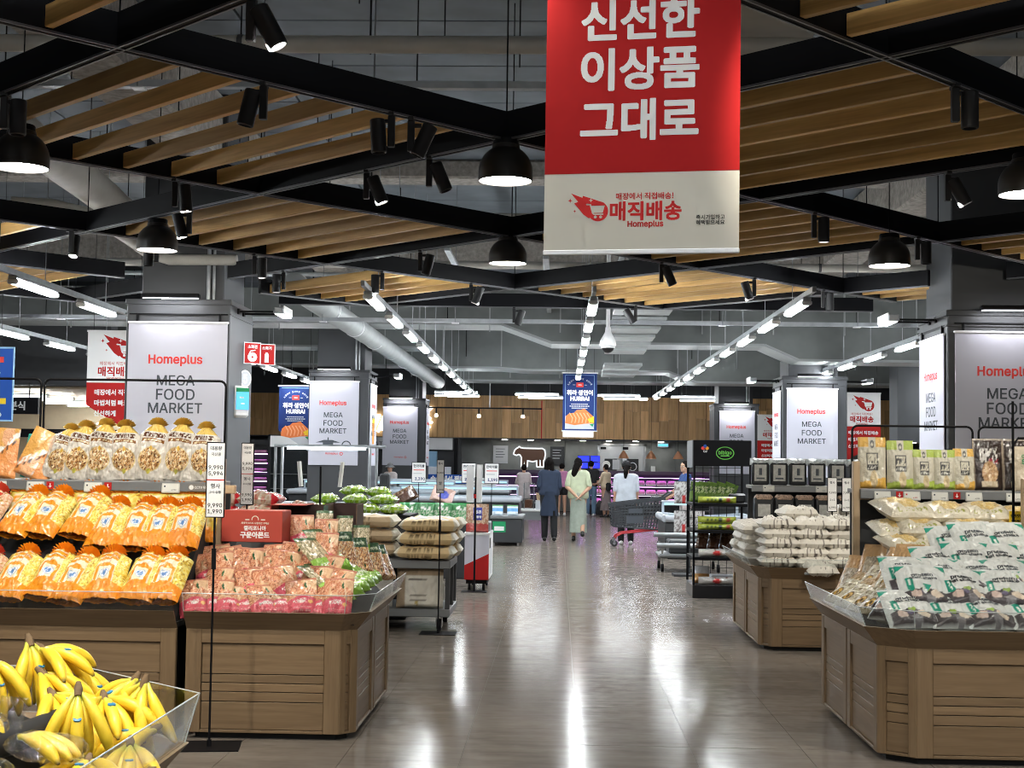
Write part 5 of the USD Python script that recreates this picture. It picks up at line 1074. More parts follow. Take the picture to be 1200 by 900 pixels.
wrapped(M4(rotz(-1.0), (-1.62, 3.98, .79)), "film-wrapped bananas at the left picture edge below the hanging bunches", 63)
# ---------------------------------------------------------------- white protein pouches on the right island
def pr_protein(U, V, q, s):
    c = np.broadcast_to(C(.6, .62, .6), U.shape+(3,)).copy()
    if s == 1: return c
    dark = (V < .36-.1*np.abs(U))*(V > .02)*(np.abs(U) < .88); c = paint(c, dark, (.07, .06, .065))
    for x, y, r, col in ((-.45, .2, .22, (.55, .42, .36)), (.42, .2, .27, (.66, .55, .44)), (.0, .33, .15, (.25, .38, .06)), (-.1, .24, .13, (.12, .1, .17)), (.1, .08, .22, (.2, .19, .2))): c = paint(c, np.hypot(U-x, (V-y)*2.3) < r, col)
    c = paint(c, (np.abs(U+.62) < .15)*(V > .3)*(V < .62), (.01, .28, .19)); c = paint(c, (np.abs(U+.62) < .05)*(V > .34)*(V < .58)*(speck(q*[3, 8, 1], 1, 3) > .5), (.6, .65, .6))
    for sx in (-1, 1): c = paint(c, (V > .8)*(V < .95)*(((V-.8)/.15) > (1-sx*U-.0)/.42) if sx > 0 else (V > .8)*(V < .95)*(((V-.8)/.15) > (1+U)/.42), (.01, .3, .2))
    return paint(c, (V > .955), (.58, .6, .59))
def prot_words(words):
    def ex(t, v, f):
        F = v[:45*49].reshape(49, 45, 3)
        for k, w_ in enumerate(words):
            g = text(w_, width=.15 if len(w_) > 7 else .115, bold=2, latin=True); p = np.array(trimesh.creation.extrude_polygon(max(getattr(g, "geoms", [g]), key=lambda a: a.area), .001, engine="earcut").vertices)
            mb = MB().poly(g, .001); vv, ff = mb.arrays(); gu = (vv[:, 0]+.0)/.13; gv = .68-.085*k+vv[:, 1]/.33
            i = np.clip((gv*48), 0, 47.999); j = np.clip((gu+1)/2*44, 0, 43.999); i0, j0 = i.astype(int), j.astype(int); a, b = (i-i0)[:, None], (j-j0)[:, None]
            P = F[i0, j0]*(1-a)*(1-b)+F[i0+1, j0]*a*(1-b)+F[i0, j0+1]*(1-a)*b+F[i0+1, j0+1]*a*b
            part(t, "lettering", (P-[0, .0022, 0], ff), "ink_grey")
    return ex
def mk_prot(seed, words): return mk_flat("protein_pouch", "protein powder pouch", pr_protein, .28, .33, .12, seed, "film_matt", 44, 48, .012, True, prot_words(words))
PR = [mk_prot(71, ("protein", "oat shake")), mk_prot(72, ("protein", "grain shake")), mk_prot(73, ("protein", "oat shake"))]
t = thing("sloped_riser", "black sloped riser under the white protein pouches", "display riser")
part(t, "board", hullm([(x, y, .62) for x in (1.72, 4.15) for y in (7.55, 9.1)]+[(2.25, 8.9, 1.12), (4.15, 8.9, 1.12), (2.25, 9.1, 1.12), (4.15, 9.1, 1.12), (1.8, 7.55, .63), (4.15, 7.5, .63)]), "deck_felt")
rp = random.Random(9)
PR_ROWS = [(7.53, .685, (1.86, 2.08, 2.27, 2.5, 2.76, 3.0), .98), (7.70, .775, (1.97, 2.19, 2.39, 2.63, 2.9), .92), (7.83, .83, (1.92, 2.12, 2.31, 2.49, 2.7, 2.95), .9), (7.99, .885, (2.14, 2.3, 2.47, 2.64, 2.9), .88), (8.2, .98, (2.28, 2.42, 2.58, 2.8, 3.0), .85)]
for r, (y, z, xs, l) in enumerate(PR_ROWS):
    for k, x in enumerate(xs): PR[(k+r) % 3](M4(rotz(rp.uniform(-.14, .14)) @ rotx(-l+rp.uniform(-.07, .07)) @ roty(rp.uniform(-.06, .06)), (x, y, z), .96), f"{ORD[k]} white protein pouch from the left in {('the front row','the second row','the middle row','the fourth row','the back row')[r]}", "white protein pouches")
PR[0](M4(rotz(-.9) @ rotx(-.85), (1.75, 7.72, .70), .92), "white protein pouch lying over the clear guard at the cabinet's corner", "white protein pouches")
PR[1](M4(rotz(-1.1) @ rotx(-.8), (1.78, 7.9, .73), .88), "white protein pouch turned to the aisle behind the corner one", "white protein pouches")
# cream and kraft pouches along the aisle side
def pr_cream(U, V, q, s):
    c = np.broadcast_to(C(.55, .5, .36), U.shape+(3,)).copy(); c = paint(c, V > .72, (.36, .25, .12)); c = paint(c, np.hypot(U, (V-.22)*1.9) < .36, (.14, .1, .05)); c = paint(c, np.hypot(U, (V-.22)*1.9) < .26, (.5, .3, .05)); c = paint(c, np.hypot(U, (V-.22)*1.9) < .12, (.1, .06, .02))
    return paint(c, (np.abs(U) < .5)*(np.abs(V-.52) < .05)*(speck(q*[8, 4, 1], 1, 3) > .5), (.2, .16, .1))
def pr_kraft(U, V, q, s):
    c = np.broadcast_to(C(.5, .31, .15), U.shape+(3,)).copy(); return np.where(((np.abs(U) < .6) & (V > .12) & (V < .62) & (speck(q, 1, 3) > .15))[..., None], np.where((speck(q, 6, 4) > .5)[..., None], C(.5, .44, .34), C(.3, .25, .18)), c)
CREAM = mk_flat("cream_pouch", "grain pouch", pr_cream, .15, .27, .06, 74, "film"); KRAFT = mk_flat("kraft_pouch", "grain pouch", pr_kraft, .15, .24, .07, 75, "film")
for k, (x, y, z, a, l) in enumerate([(1.66, 8.75, .70, -1.15, .95), (1.67, 8.5, .70, -1.1, 1.0), (1.7, 8.25, .70, -1.0, 1.0), (1.72, 8.08, .70, -.95, .95), (1.82, 8.62, .78, -1.0, .85), (1.86, 8.3, .8, -.9, .8)]):
    CREAM(M4(rotz(a) @ rotx(-l), (x, y, z), 1.1), f"cream pouch with a gold medallion along the aisle guard, {ORD[k]} from the far end", "cream pouches with medallions")
for k, (x, y, z, a, l) in enumerate([(1.78, 8.95, .74, -.9, .55), (1.9, 8.85, .82, -.6, .6), (1.93, 8.5, .84, -.8, .7), (2.02, 8.7, .88, -.3, .6), (1.98, 8.3, .86, -.5, .65)]):
    KRAFT(M4(rotz(a) @ rotx(-l), (x, y, z), 1.1), f"{ORD[k]} kraft pouch with a clear window in the heap left of the white pouches", "kraft window pouches")
# yellow grain bags under the shelf
def pr_grain(U, V, q, s):
    c = np.broadcast_to(C(.62, .57, .45), U.shape+(3,)).copy(); g = np.where((speck(q, 9, 4) > .5)[..., None], C(.6, .42, .14), C(.68, .52, .24))
    c = np.where(((np.hypot(U*1.05, (V-.55)*2.1) < .7))[..., None], g, c); c = paint(c, (np.abs(U) < .7)*(np.abs(V-.12) < .05)*(speck(q*[6, 4, 1], 1, 3) > .52), (.3, .32, .06)); return c
GRAIN = sack("grain_bag", "grain bag", pr_grain, .3, .34, .11, 76, "film", 40, 36)
for k, (x, y, z, a, w) in enumerate([(2.17, 9.1, 1.17, .2, 1.1), (2.44, 9.1, 1.17, 0, .95), (2.68, 9.1, 1.17, -.1, .95), (2.9, 9.15, 1.15, 0, .9), (2.22, 8.98, 1.08, .1, 1.0), (2.52, 8.98, 1.08, 0, 1.0), (2.8, 9.0, 1.08, 0, 1.0), (2.3, 8.9, 1.0, 0, .95), (2.6, 8.85, 1.0, 0, .95), (3.1, 9.0, 1.08, .1, 1.0), (2.1, 8.8, .98, .3, .9), (2.34, 8.72, .96, -.1, .85), (2.08, 8.98, 1.06, .1, .9)]):
    GRAIN(M4(rotz(a) @ rotx(.22), (x, y, z+.03), w), f"{ORD[k]} cream grain bag with a golden window, heaped under the right shelf", "golden window grain bags")
# pouches standing on the right shelf
def pr_std_grain(top):
    def fn(U, V, q, s):
        c = np.broadcast_to(C(.6, .57, .47), U.shape+(3,)).copy()
        if s == 0:
            c = paint(c, (V > .8)*(np.abs(U) > .25), top); c = paint(c, V < .17+.05*U, top); c = paint(c, np.hypot(U-.1, (V-.18)*1.8) < .3, (.6, .48, .28))
            b = (np.abs(U) < .45)*(V > .36)*(V < .7); c = paint(c, b*((np.abs(U) > .39) | (V > .675) | (V < .46)), (.05, .05, .05)); c = paint(c, (np.abs(U) < .36)*(V > .48)*(V < .66)*(speck(q*[4, 4, 1], 1.2, 3) > .56), (.06, .06, .06))
            c = paint(c, (np.abs(U) < .4)*(np.abs(V-.41) < .025)*(speck(q*[9, 4, 1], 1, 5) > .45), (.6, .6, .55)); c = paint(c, (np.hypot(U*1.1, (V-.86)*2) < .17)*(np.hypot(U*1.1, (V-.86)*2) > .08), (.1, .1, .1))
        return c
    return fn
YG = mk_flat("grain_pouch", "grain pouch", pr_std_grain((.72, .42, .08)), .18, .34, .09, 77, "film_matt"); GG = mk_flat("grain_pouch", "grain pouch", pr_std_grain((.4, .52, .08)), .175, .32, .09, 78, "film_matt")
for k, (b, x, sc, lb) in enumerate([(YG, 2.07, 1.0, "tall yellow-topped grain pouch at the left end of the right shelf"), (GG, 2.255, 1.0, "tall green-topped grain pouch, second on the right shelf"), (GG, 2.41, .82, "smaller green-topped grain pouch, third on the right shelf"), (GG, 2.545, .82, "smaller green-topped grain pouch, fourth on the right shelf"), (YG, 2.675, .8, "smaller yellow-topped grain pouch, fifth on the right shelf")]):
    b(M4(rotz(.05*(k % 3)-.05) @ rotx(-.06), (x, 9.53, 1.377), sc), lb, "grain pouches on the right shelf")
def pr_chest(U, V, q, s):
    c = np.broadcast_to(C(.03, .018, .014), U.shape+(3,)).copy(); c = paint(c, np.abs(U) > .9, (.4, .33, .26)); c = paint(c, V > .97, (.4, .35, .3)); c = paint(c, (np.abs(U) < .6)*(V > .5)*(V < .8)*(speck(q*[4, 3, 1], 1, 3) > .5), (.62, .6, .58))
    c = paint(c, (V > .5)*(V < .62)*(np.abs(U-.3) < .35)*(speck(q*[5, 5, 1], 1, 6) > .55), (.3, .04, .06)); r = np.hypot(U-.05, (V-.33)*2.4); c = paint(c, r < .55, (.42, .24, .11)); c = paint(c, (r < .5)*(speck(q, 4, 5) > .5), (.6, .42, .24)); return paint(c, (V > .06)*(V < .16)*(np.abs(U) < .55), (.5, .42, .3))
CH = mk_flat("chestnut_pouch", "snack pouch", pr_chest, .2, .34, .09, 79, "film")
CH(M4(rotx(-.06), (2.83, 9.53, 1.377)), "dark chestnut pouch right of the grain pouches on the shelf", "dark chestnut pouches"); CH(M4(rotz(-.05) @ rotx(-.06), (3.03, 9.55, 1.377)), "second dark chestnut pouch, behind the beige dried fruit pouch", "dark chestnut pouches")
def pr_sweet(U, V, q, s): return paint(np.broadcast_to(C(.58, .5, .38), U.shape+(3,)).copy(), V > .96, (.5, .42, .3))
t = thing("dried_sweets_pouch", "beige pouch with arched green lettering at the right picture edge", "snack pouch", M4(rotx(-.05), (3.08, 9.44, 1.377)))
v, f, c = film(.22, .29, .07, pr_sweet, 18, 22, 80, S=lambda v: np.clip(v/.06, 0, 1)**.5*np.clip(1.02-v, 0, 1)**.65); part(t, "pouch", (v, f), "film_matt", True, color=c)
for tx, zc, ww in (("ORIGINAL", .225, .13), ("SWEET", .19, .13)): layer(t, "lettering", shift(text(tx, width=ww, bold=2, latin=True), 0, zc), "ink_green", .026)
# framed notice, yellow card, poles
price_panel(M4(None, (2.93, 8.8, 0)), "black-framed blue and white notice on a pole before the right shelf", .115, .29, (.62, 1.2), 1.14, 1.43, False, [(.85, "특가", .6, "ink_black"), (.72, "상품", .6, "ink_black"), (.5, "행사 안내", .7, "ink_red"), (.12, "9,990", .8, "ink_blue")])
t = thing("yellow_price_card", "yellow card with black price lettering before the grain bags", "price card", M4(rotz(.1), (2.8, 8.86, 1.17)))
part(t, "card", MB().box(-.045, .045, 0, .003, 0, .09), "ink_yellow"); layer(t, "lettering", shift(text("9,990", width=.07, bold=2, latin=True), 0, .06), "ink_black", 0); layer(t, "lettering", shift(text("5,990", width=.06, bold=2, latin=True), 0, .028), "ink_black", 0); part(t, "clip_stick", MB().tube([(0, .004, -.25), (0, .004, .04)], .003, 6), "black_metal")
t = thing("wire_sign_stand", "tall black wire sign frame at the right picture edge", "sign stand", M4(None, (2.95, 8.6, 0)))
part(t, "wire_loop", MB().tube([(-.25, 0, .6), (-.25, 0, 1.66), (-.22, 0, 1.7), (.2, 0, 1.7)], .008, 8).tube([(-.25, 0, 1.2), (-.25, 0, 1.92)], .008, 8), "black_metal"); 
t = thing("shelf_end_post", "oak shelf end post at the right picture edge", "shelf post"); part(t, "post", MB().box(2.78, 2.86, 8.66, 8.72, .62, 1.46, b=.004), "oak_light"); part(t, "rail", MB().box(2.86, 3.3, 8.68, 8.72, 1.38, 1.45, b=.004), "oak_light")
# ---------------------------------------------------------------- white grain sacks with brush strokes
def pr_white(U, V, q, s):
    c = np.broadcast_to(C(.68, .645, .58), U.shape+(3,)).copy()
    st = (np.abs(np.sin(U*4.5+3.0*meshkit.noise(q*.9, 3)+V*2.5)) < .2)*(np.hypot(U-.15, (V-.42)*1.7) < .62)*(speck(q, 2.2, 3) > .47); c = paint(c, st*.85, (.12, .1, .085)); return paint(c, (V < .13)*(np.abs(U) < .55)*(np.abs(np.sin(U*9+4*meshkit.noise(q, 8))) < .33)*(speck(q, 2.5, 6) > .45), (.12, .1, .085))
WS = [sack("white_grain_sack", "grain sack", pr_white, .31, .42, .125, k, "paper", 34, 28, .02, up=5.0, pe=.5, se=.28) for k in (81, 82)]
n = 0
def ws(x, y, z, a, lb):
    global n
    n += 1; WS[n % 2](M4(rotz(a+rp.uniform(-.05, .05)), (x+rp.uniform(-.015, .015), y+rp.uniform(-.02, .02), z)), lb, "white grain sacks")
for k, x in enumerate((1.86, 2.13, 2.4, 2.67, 2.95)):
    for l in range(5): ws(x, 12.2+.02*l, .665+.078*l, 0, f"white grain sack with brush strokes, layer {ORD[l]} from below, {ORD[k]} front stack from the left")
for k, y in enumerate((12.62, 12.95, 13.28)):
    for l in range(4): ws(1.82, y, .665+.082*l, 1.57, f"crumpled white grain sack end facing the aisle, layer {ORD[l]}, {ORD[k]} side stack from the front")
for k, x in enumerate((2.2, 2.5, 2.8)):
    for l in range(2): ws(x, 12.66, .9+.085*l+.0, .1, f"white grain sack in the stacks behind, {('lower','upper')[l]} one, {ORD[k]} from the left")
ws(2.06, 12.55, 1.06, .1, "single white grain sack lying on top of the front stacks")
ws(2.55, 12.9, 1.06, -.2, "single white grain sack lying farther back on top, before the price panels")
WS[0](M4(rotz(.1) @ rotx(.25), (2.16, 11.99, .65), .85), "loose low grain sack pushed against the clear guard", "white grain sacks")
t = thing("sack_riser", "black riser under the rear grain sacks", "display riser"); part(t, "board", MB().box(2.02, 4.3, 12.45, 13.7, .62, .86), "deck_felt")
# ---------------------------------------------------------------- black nut boxes on the shelf behind the sacks
def pr_silver(U, V, q, s): return np.where((speck(q, 5, 3) > .5)[..., None], C(.5, .55, .58), C(.7, .75, .78))
plain("box_black", (.02, .021, .024), .25); plain("box_label", (.4, .4, .38), .5, var=.3, scale=30); plain("nut_mix", (.3, .2, .14), .6, var=.9, scale=60)
def mk_nutbox(label, group):
    t = thing("nut_box", label, "nut box", None, group)
    part(t, "tub", MB().box(-.085, .085, 0, .12, 0, .225, b=.015), "box_black", 40); part(t, "label", MB().box(-.06, .06, -.003, .002, .04, .205), "box_label")
    part(t, "label_print", MB().box(-.015, .015, -.0045, -.003, .1, .17).box(-.04, .04, -.0045, -.003, .06, .075), "ink_grey")
    v, f, c = film(.2, .07, .13, pr_silver, 12, 6, 5, wr=.02); part(t, "film_top", (v+[0, .06, .2], f), "film_gloss", True, color=c); return t
NB = Repeats(mk_nutbox)
for k, x in enumerate((1.93, 2.11, 2.29, 2.47, 2.665, 2.86)): NB(M4(rotz(.06*(k % 3)-.06), (x, 13.76, 1.342), .95), f"{ORD[k]} black nut box from the left on the shelf behind the grain sacks", "black nut boxes on the shelf")
def mk_nutbox2(label, group):
    t = thing("nut_tray", label, "nut box", None, group); part(t, "tub", MB().box(-.085, .085, 0, .12, 0, .19, b=.012), "box_black", 40); part(t, "label", MB().box(-.055, .055, -.003, .002, .02, .13), "box_label"); part(t, "nuts", MB().box(-.08, .08, -.004, .1, .155, .215, b=.02), "nut_mix", 40); return t
NB2 = Repeats(mk_nutbox2)
for k, x in enumerate((1.93, 2.12, 2.31, 2.5, 2.7)): NB2(M4(None, (x, 13.5, 1.03), 1.05), f"{ORD[k]} black nut tray from the left, under the nut box shelf", "black nut trays under the shelf")
solo("tray_riser", MB().box(1.85, 3.3, 13.46, 13.69, .69, 1.03, b=.005), "box_black", "black riser carrying the nut trays behind the grain sacks", "display riser")
for k, x in enumerate((2.395, 2.52)): price_panel(M4(rotz(-.05), (x, 12.62, 0)), f"slim white price panel on a pole above the grain sacks, {('left','right')[k]} one", .085, .3, (.9, 1.2), 1.13, 1.43, False, [(.85, "행사", .5, "ink_grey"), (.55, "7,990", .7, "ink_black"), (.35, "1+1", .5, "ink_grey"), (.12, "4,990", .7, "ink_black")])
# ---------------------------------------------------------------- black rack with a lettered header
rk = thing("black_display_rack", "tall black wire rack with a green oval on its black header", "display rack", M4(None, (1.89, 16.6, 0)))
w = .335
part(rk, "base", MB().box(-w, w, 0, .8, 0, .15, b=.006), "black_gloss"); part(rk, "header", MB().box(-w, w, 0, .12, 1.52, 1.82, b=.006), "black_metal"); part(rk, "header_side", MB().box(-w, -w+.015, .12, .8, 1.5, 1.82), "grey_metal")
for x in (-w+.012, w-.012):
    for y in (.012, .788): part(rk, "upright", MB().box(x-.012, x+.012, y-.012, y+.012, .15, 1.53), "black_metal")
for z in (.47, .78, 1.09): part(rk, "shelf_board", MB().box(-w, w, .0, .78, z-.035, z, b=.004), "black_metal")
g = MB()
for x in np.linspace(-w, w, 8): g.tube([(x, .78, .15), (x, .78, 1.52)], .004, 5)
for z in np.linspace(.2, 1.5, 14): g.tube([(-w, .78, z), (w, .78, z)], .004, 5)
part(rk, "back_grid", g, "black_metal", kind="stuff")
el = affinity.scale(Point(0, 0).buffer(1, 24), .105, .075, origin=(0, 0))
B = M4(None, (0, 0, 0)); plain("ink_lime", (.12, .45, .06), .4)
layer(rk, "header_oval", shift(el.difference(affinity.scale(el, .9, .88)), .03, 1.67), "ink_lime", .001); layer(rk, "header_lettering", shift(text("bibigo", width=.15, bold=2, latin=True), .03, 1.672), "ink_lime", .001); layer(rk, "header_line", shift(sbox(-.05, -.006, .05, .006), .03, 1.638), "ink_lime", .001)
for x, z, m in ((-.2, 1.748, "ink_blue"), (-.225, 1.725, "ink_homeplus"), (-.178, 1.725, "ink_orange")): layer(rk, "header_petal", Point(x, z).buffer(.02), m, .001)
layer(rk, "header_small_lettering", shift(text("CJ", width=.04, bold=2, latin=True), -.2, 1.69), "ink_white", .001)
def pr_seaweed(U, V, q, s):
    c = np.broadcast_to(C(.1, .19, .025), U.shape+(3,)).copy(); c = paint(c, (np.abs(U) < .45)*(V > .45)*(V < .8)*(speck(q*[3, 3, 1], 1, 3) > .45), (.4, .5, .2)); return paint(c, speck(q, 3, 7) > .68, (.03, .07, .02))
SW1 = mk_flat("seaweed_pack", "seaweed pack", pr_seaweed, .16, .24, .08, 91, "film_gloss", 14, 16)
for k, (x, l) in enumerate(((1.62, .1), (1.7, .15), (1.79, .2), (1.88, .28), (1.97, .35))): SW1(M4(roty(l) @ rotx(-.1), (x, 16.95, 1.092), 1.0), f"{ORD[k]} green seaweed pack from the left on the black rack's top shelf", "seaweed packs on the black rack")
def pr_limebar(U, V, q, s):
    c = np.broadcast_to(C(.38, .45, .05), U.shape+(3,)).copy(); c = paint(c, (np.abs(U-.2) < .1)*(np.abs(V-.5) < .3), (.03, .05, .02)); c = paint(c, (np.abs(U-.62) < .12)*(np.abs(V-.5) < .3), (.4, .08, .04)); return paint(c, (np.abs(U+.4) < .3)*(np.abs(V-.5) < .15)*(speck(q*[5, 3, 1], 1, 3) > .5), (.06, .1, .03))
def bar(name, cat, fn, w, h, d, seed, m="film_gloss"): return mk_flat(name, cat, fn, w, h, d, seed, m, 18, 8, .005, False)
LB = bar("seaweed_carton", "seaweed pack", pr_limebar, .44, .075, .12, 92)
for k, (z, sh) in enumerate(((1.092, "top shelf"), (.782, "middle shelf, lower"), (.862, "middle shelf, upper"))): LB(M4(None, (1.84, 16.68, z)), f"long lime green pack along the front of the black rack's {sh}", "lime green packs on the black rack")
solo("dark_seaweed_box", MB().box(2.0, 2.2, 16.9, 17.2, 1.092, 1.2, b=.02), "box_black", "dark pack at the right of the black rack's top shelf", "seaweed pack")
def pr_brown(U, V, q, s): return paint(np.broadcast_to(C(.07, .03, .015), U.shape+(3,)).copy(), (V > .7)*(speck(q, 3, 3) > .5), (.25, .16, .1))
BRN = mk_flat("brown_pack", "snack pack", pr_brown, .13, .2, .08, 93, "film_gloss", 12, 14)
for k, x in enumerate((1.68, 1.82, 1.96)): BRN(M4(roty(.2) @ rotx(-.2), (x, 16.95, .545)), f"brown pack on the black rack's third shelf, {ORD[k]} from the left", "brown packs on the black rack")
def pr_redlogo(U, V, q, s):
    c = np.broadcast_to(C(.55, .52, .5), U.shape+(3,)).copy(); return paint(paint(c, np.hypot(U*1.5, (V-.5)*1.6) < .45, (.5, .03, .03)), speck(q, 3, 4) > .72, (.25, .15, .1))
RL = bar("red_oval_pack", "snack pack", pr_redlogo, .42, .09, .14, 94)
for k, (z, sh) in enumerate(((.472, "third shelf"), (.152, "base"))): RL(M4(None, (1.84, 16.68, z)), f"long white pack with a red oval on the black rack's {sh}", "red oval packs on the black rack")
KB = mk_flat("kraft_round_bag", "snack pack", lambda U, V, q, s: paint(np.broadcast_to(C(.4, .2, .06), U.shape+(3,)).copy(), V > .55, (.6, .6, .62)), .2, .2, .15, 95, "film", 14, 14); KB(M4(rotx(-.2), (1.68, 16.9, .152)), "round tan and white bag on the black rack's base")
solo("blue_tray_pack", MB().box(1.8, 2.2, 16.95, 17.25, .15, .235, b=.02), "ink_palegrey", "pale blue tray pack on the black rack's base", "snack pack")
# ---------------------------------------------------------------- promotion cart with popcorn, small stands on the left
t = thing("promotion_cart", "white promotion cart with a slanted red field, on castors", "promotion cart", M4(None, (-1.11, 17.1, 0)))
part(t, "box", MB().box(0, .29, 0, .9, .13, .67, b=.006), "ink_sign"); layer(t, "red_field", Polygon([(.0, .13), (.29, .13), (.29, .44), (.0, .3)]), "ink_red", 0); part(t, "side_panel", MB().box(.29, .297, .02, .88, .14, .66), "ink_white"); part(t, "side_window", MB().box(.297, .3, .04, .3, .5, .62), "dark_grey"); part(t, "top_rim", MB().box(-.01, .3, -.01, .91, .66, .685), "white_plastic"); part(t, "side_strip", MB().box(.297, .299, .3, .5, .18, .5), "ink_palegrey")
part(t, "underframe", MB().box(.02, .27, .05, .85, .08, .13), "black_metal")
for x, y in ((.06, .08), (.23, .08), (.06, .8), (.23, .8)): part(t, "castor", MB().lathe([(0, -.015), (.045, -.015), (.045, .015), (0, .015)], 14, M=M4(roty(math.pi/2), (x, y, .045))), "black_metal", 40)
def pr_popred(U, V, q, s):
    c = np.where((speck(q, 6, 3) > .5)[..., None], C(.42, .22, .13), C(.58, .42, .3)); c = paint(c, V < .25+.1*speck(q, 2, 4), (.4, .06, .05)); return paint(c, (np.abs(U-.05) < .42)*(V > .42)*(V < .88), (.03, .04, .3))
PRD = mk_flat("caramel_popcorn_bag", "snack bag", pr_popred, .27, .34, .12, 96, "film_gloss")
t_ = PRD(M4(rotx(-.1), (-.97, 17.22, .687)), "caramel popcorn bag with a dark blue label standing on the promotion cart")
layer(t_, "label_lettering", shift(text("팝콘", width=.08, bold=2), .01, .24), "ink_white", .062); layer(t_, "label_lettering", shift(text("대용량", width=.085, bold=2), .01, .18), "ink_white", .062)
part(thing("bargain_tray", "grey tray on top of the promotion cart behind the popcorn bag", "tray"), "tray", MB().box(-1.1, -.83, 17.45, 17.95, .687, .8, b=.01), "grey_metal")
def pr_greenbag(U, V, q, s):
    c = np.broadcast_to(C(.03, .2, .05), U.shape+(3,)).copy(); c = paint(c, V > .9, (.02, .3, .06)); c = np.where(((V < .6) & (speck(q, 4, 3) > .5))[..., None], C(.35, .45, .3), c); return paint(c, (np.abs(V-.7) < .08)*(np.abs(U) < .6)*(speck(q*[5, 4, 1], 1, 3) > .5), (.6, .65, .55))
GB = mk_flat("green_snack_bag", "snack bag", pr_greenbag, .24, .25, .1, 97, "film_gloss", 16, 16)
for k, x in enumerate((-1.98, -1.75, -1.52, -1.28)): GB(M4(rotx(-.15), (x, 18.9, .74)), f"{ORD[k]} dark green snack bag from the left behind the rice sacks", "dark green snack bags")
BRB = mk_flat("tilted_snack_box", "snack bag", pr_brown, .34, .22, .1, 98, "film_gloss", 14, 14)
BRB(M4(rotz(.3) @ roty(-.5) @ rotx(-.6), (-2.0, 19.1, .98)), "tilted brown snack pack above the dark green snack bags")
PK = mk_flat("pink_snack_bag", "snack bag", lambda U, V, q, s: paint(np.broadcast_to(C(.5, .33, .28), U.shape+(3,)).copy(), np.hypot(U-.1, (V-.5)*1.5) < .45, (.08, .1, .45)), .3, .24, .1, 99, "film_gloss", 16, 16); PK(M4(roty(.3) @ rotx(-.5), (-1.58, 19.1, .98)), "pink snack bag with a blue emblem above the dark green snack bags")
solo("snack_bin", MB().box(-2.15, -1.1, 18.8, 19.5, 0, .735, b=.01), "dark_grey", "dark bin under the green snack bags behind the trolley", "display stand")
solo("snack_step", MB().box(-2.15, -1.1, 19.06, 19.45, .735, .965, b=.01), "dark_grey", "dark step behind the green snack bags carrying two loose packs", "display stand")
# tall slim price panel and A4 price signs on poles
price_panel(M4(None, (-1.05, 12.72, 0)), "tall slim price panel on a long black pole before the striped rice sacks", .07, .3, (0, 1.54), 1.24, 1.54, True, [(.88, "행사", .6, "ink_grey"), (.6, "9,900", .8, "ink_black"), (.3, "쌀", .4, "ink_grey"), (.1, "6,990", .8, "ink_black")])
t = thing("card_stand", "thin black pole with folded white cards before the promotion cart", "sign stand", M4(None, (-.98, 16.95, 0)))
part(t, "pole", MB().tube([(0, 0, 0), (0, 0, 1.35)], .012, 8), "black_metal"); part(t, "base_plate", MB().box(-.15, .15, -.12, .12, 0, .008), "black_metal"); part(t, "card", MB().box(-.12, -.03, -.01, .0, 1.05, 1.48, M=M4(rotz(.5))), "ink_white"); part(t, "card", MB().box(.02, .1, -.01, .0, 1.05, 1.5, M=M4(rotz(-.6))), "ink_white"); part(t, "red_clip", MB().box(-.02, .02, -.02, .01, 1.1, 1.15), "ink_red")
t = thing("card_stand", "black pole with white folded cards behind the almond cartons", "sign stand", M4(None, (-2.27, 13.6, 0)))
part(t, "pole", MB().tube([(0, 0, 0), (0, 0, 1.46)], .01, 8), "black_metal"); part(t, "card", MB().box(-.07, -.045, -.05, .05, 1.28, 1.52, M=M4(roty(-.1))), "ink_white"); part(t, "card", MB().box(.045, .07, -.05, .05, 1.28, 1.52, M=M4(roty(.1))), "ink_white")
for k, (x, price) in enumerate(((-2.64, "3,390"), (-1.26, "1,190"), (-1.72, "2,990"))):
    t = thing("price_stand", f"white price board over the freezer islands, {('leftmost','rightmost','middle one, partly hidden by folded cards')[k]}", "price sign", M4(None, (x, 27.0 if k < 2 else 27.4, 0)))
    part(t, "frame", MB().box(-.14, .14, -.008, .008, 1.14, 1.53, b=.004), "black_metal"); part(t, "board", MB().box(-.128, .128, -.012, -.006, 1.152, 1.518), "ink_white")
    layer(t, "headline", shift(text("한마리물", width=.21, bold=2), 0, 1.46), "ink_grey", .012); layer(t, "red_line", sbox(-.1, 1.375, .1, 1.39), "ink_homeplus", .012); layer(t, "grey_line", sbox(-.1, 1.31, .06, 1.325), "ink_palegrey", .012); layer(t, "price", shift(text(price, width=.19, bold=2, latin=True), .02, 1.21), "ink_navy", .012); part(t, "pole", MB().tube([(0, .01, 0), (0, .01, 1.15)], .008, 6), "black_metal")
# lamp frame over the produce
t = thing("lamp_frame", "grey tube frame with a white strip lamp over the vegetables", "lamp frame", M4(None, (-3.4, 21, 0)))
for x in (-.78, -.68, .62, .72): part(t, "post", MB().tube([(x, 0, .9), (x, 0, 1.72)], .022, 10), "galvanised", 40)
part(t, "beam", MB().tube([(-.8, 0, 1.74), (.85, 0, 1.74)], .024, 10), "galvanised", 40); part(t, "strip_lamp", MB().box(-.6, .55, -.03, .03, 1.685, 1.712), "strip_glow"); part(t, "scale", MB().box(.78, .92, -.1, .1, 1.05, 1.35, b=.02), "dark_grey")
solo("vegetable_table", MB().box(-4.4, -2.5, 20.6, 22.0, 0, .9, b=.02), "grey_metal", "grey table under the strip lamp frame", "table")
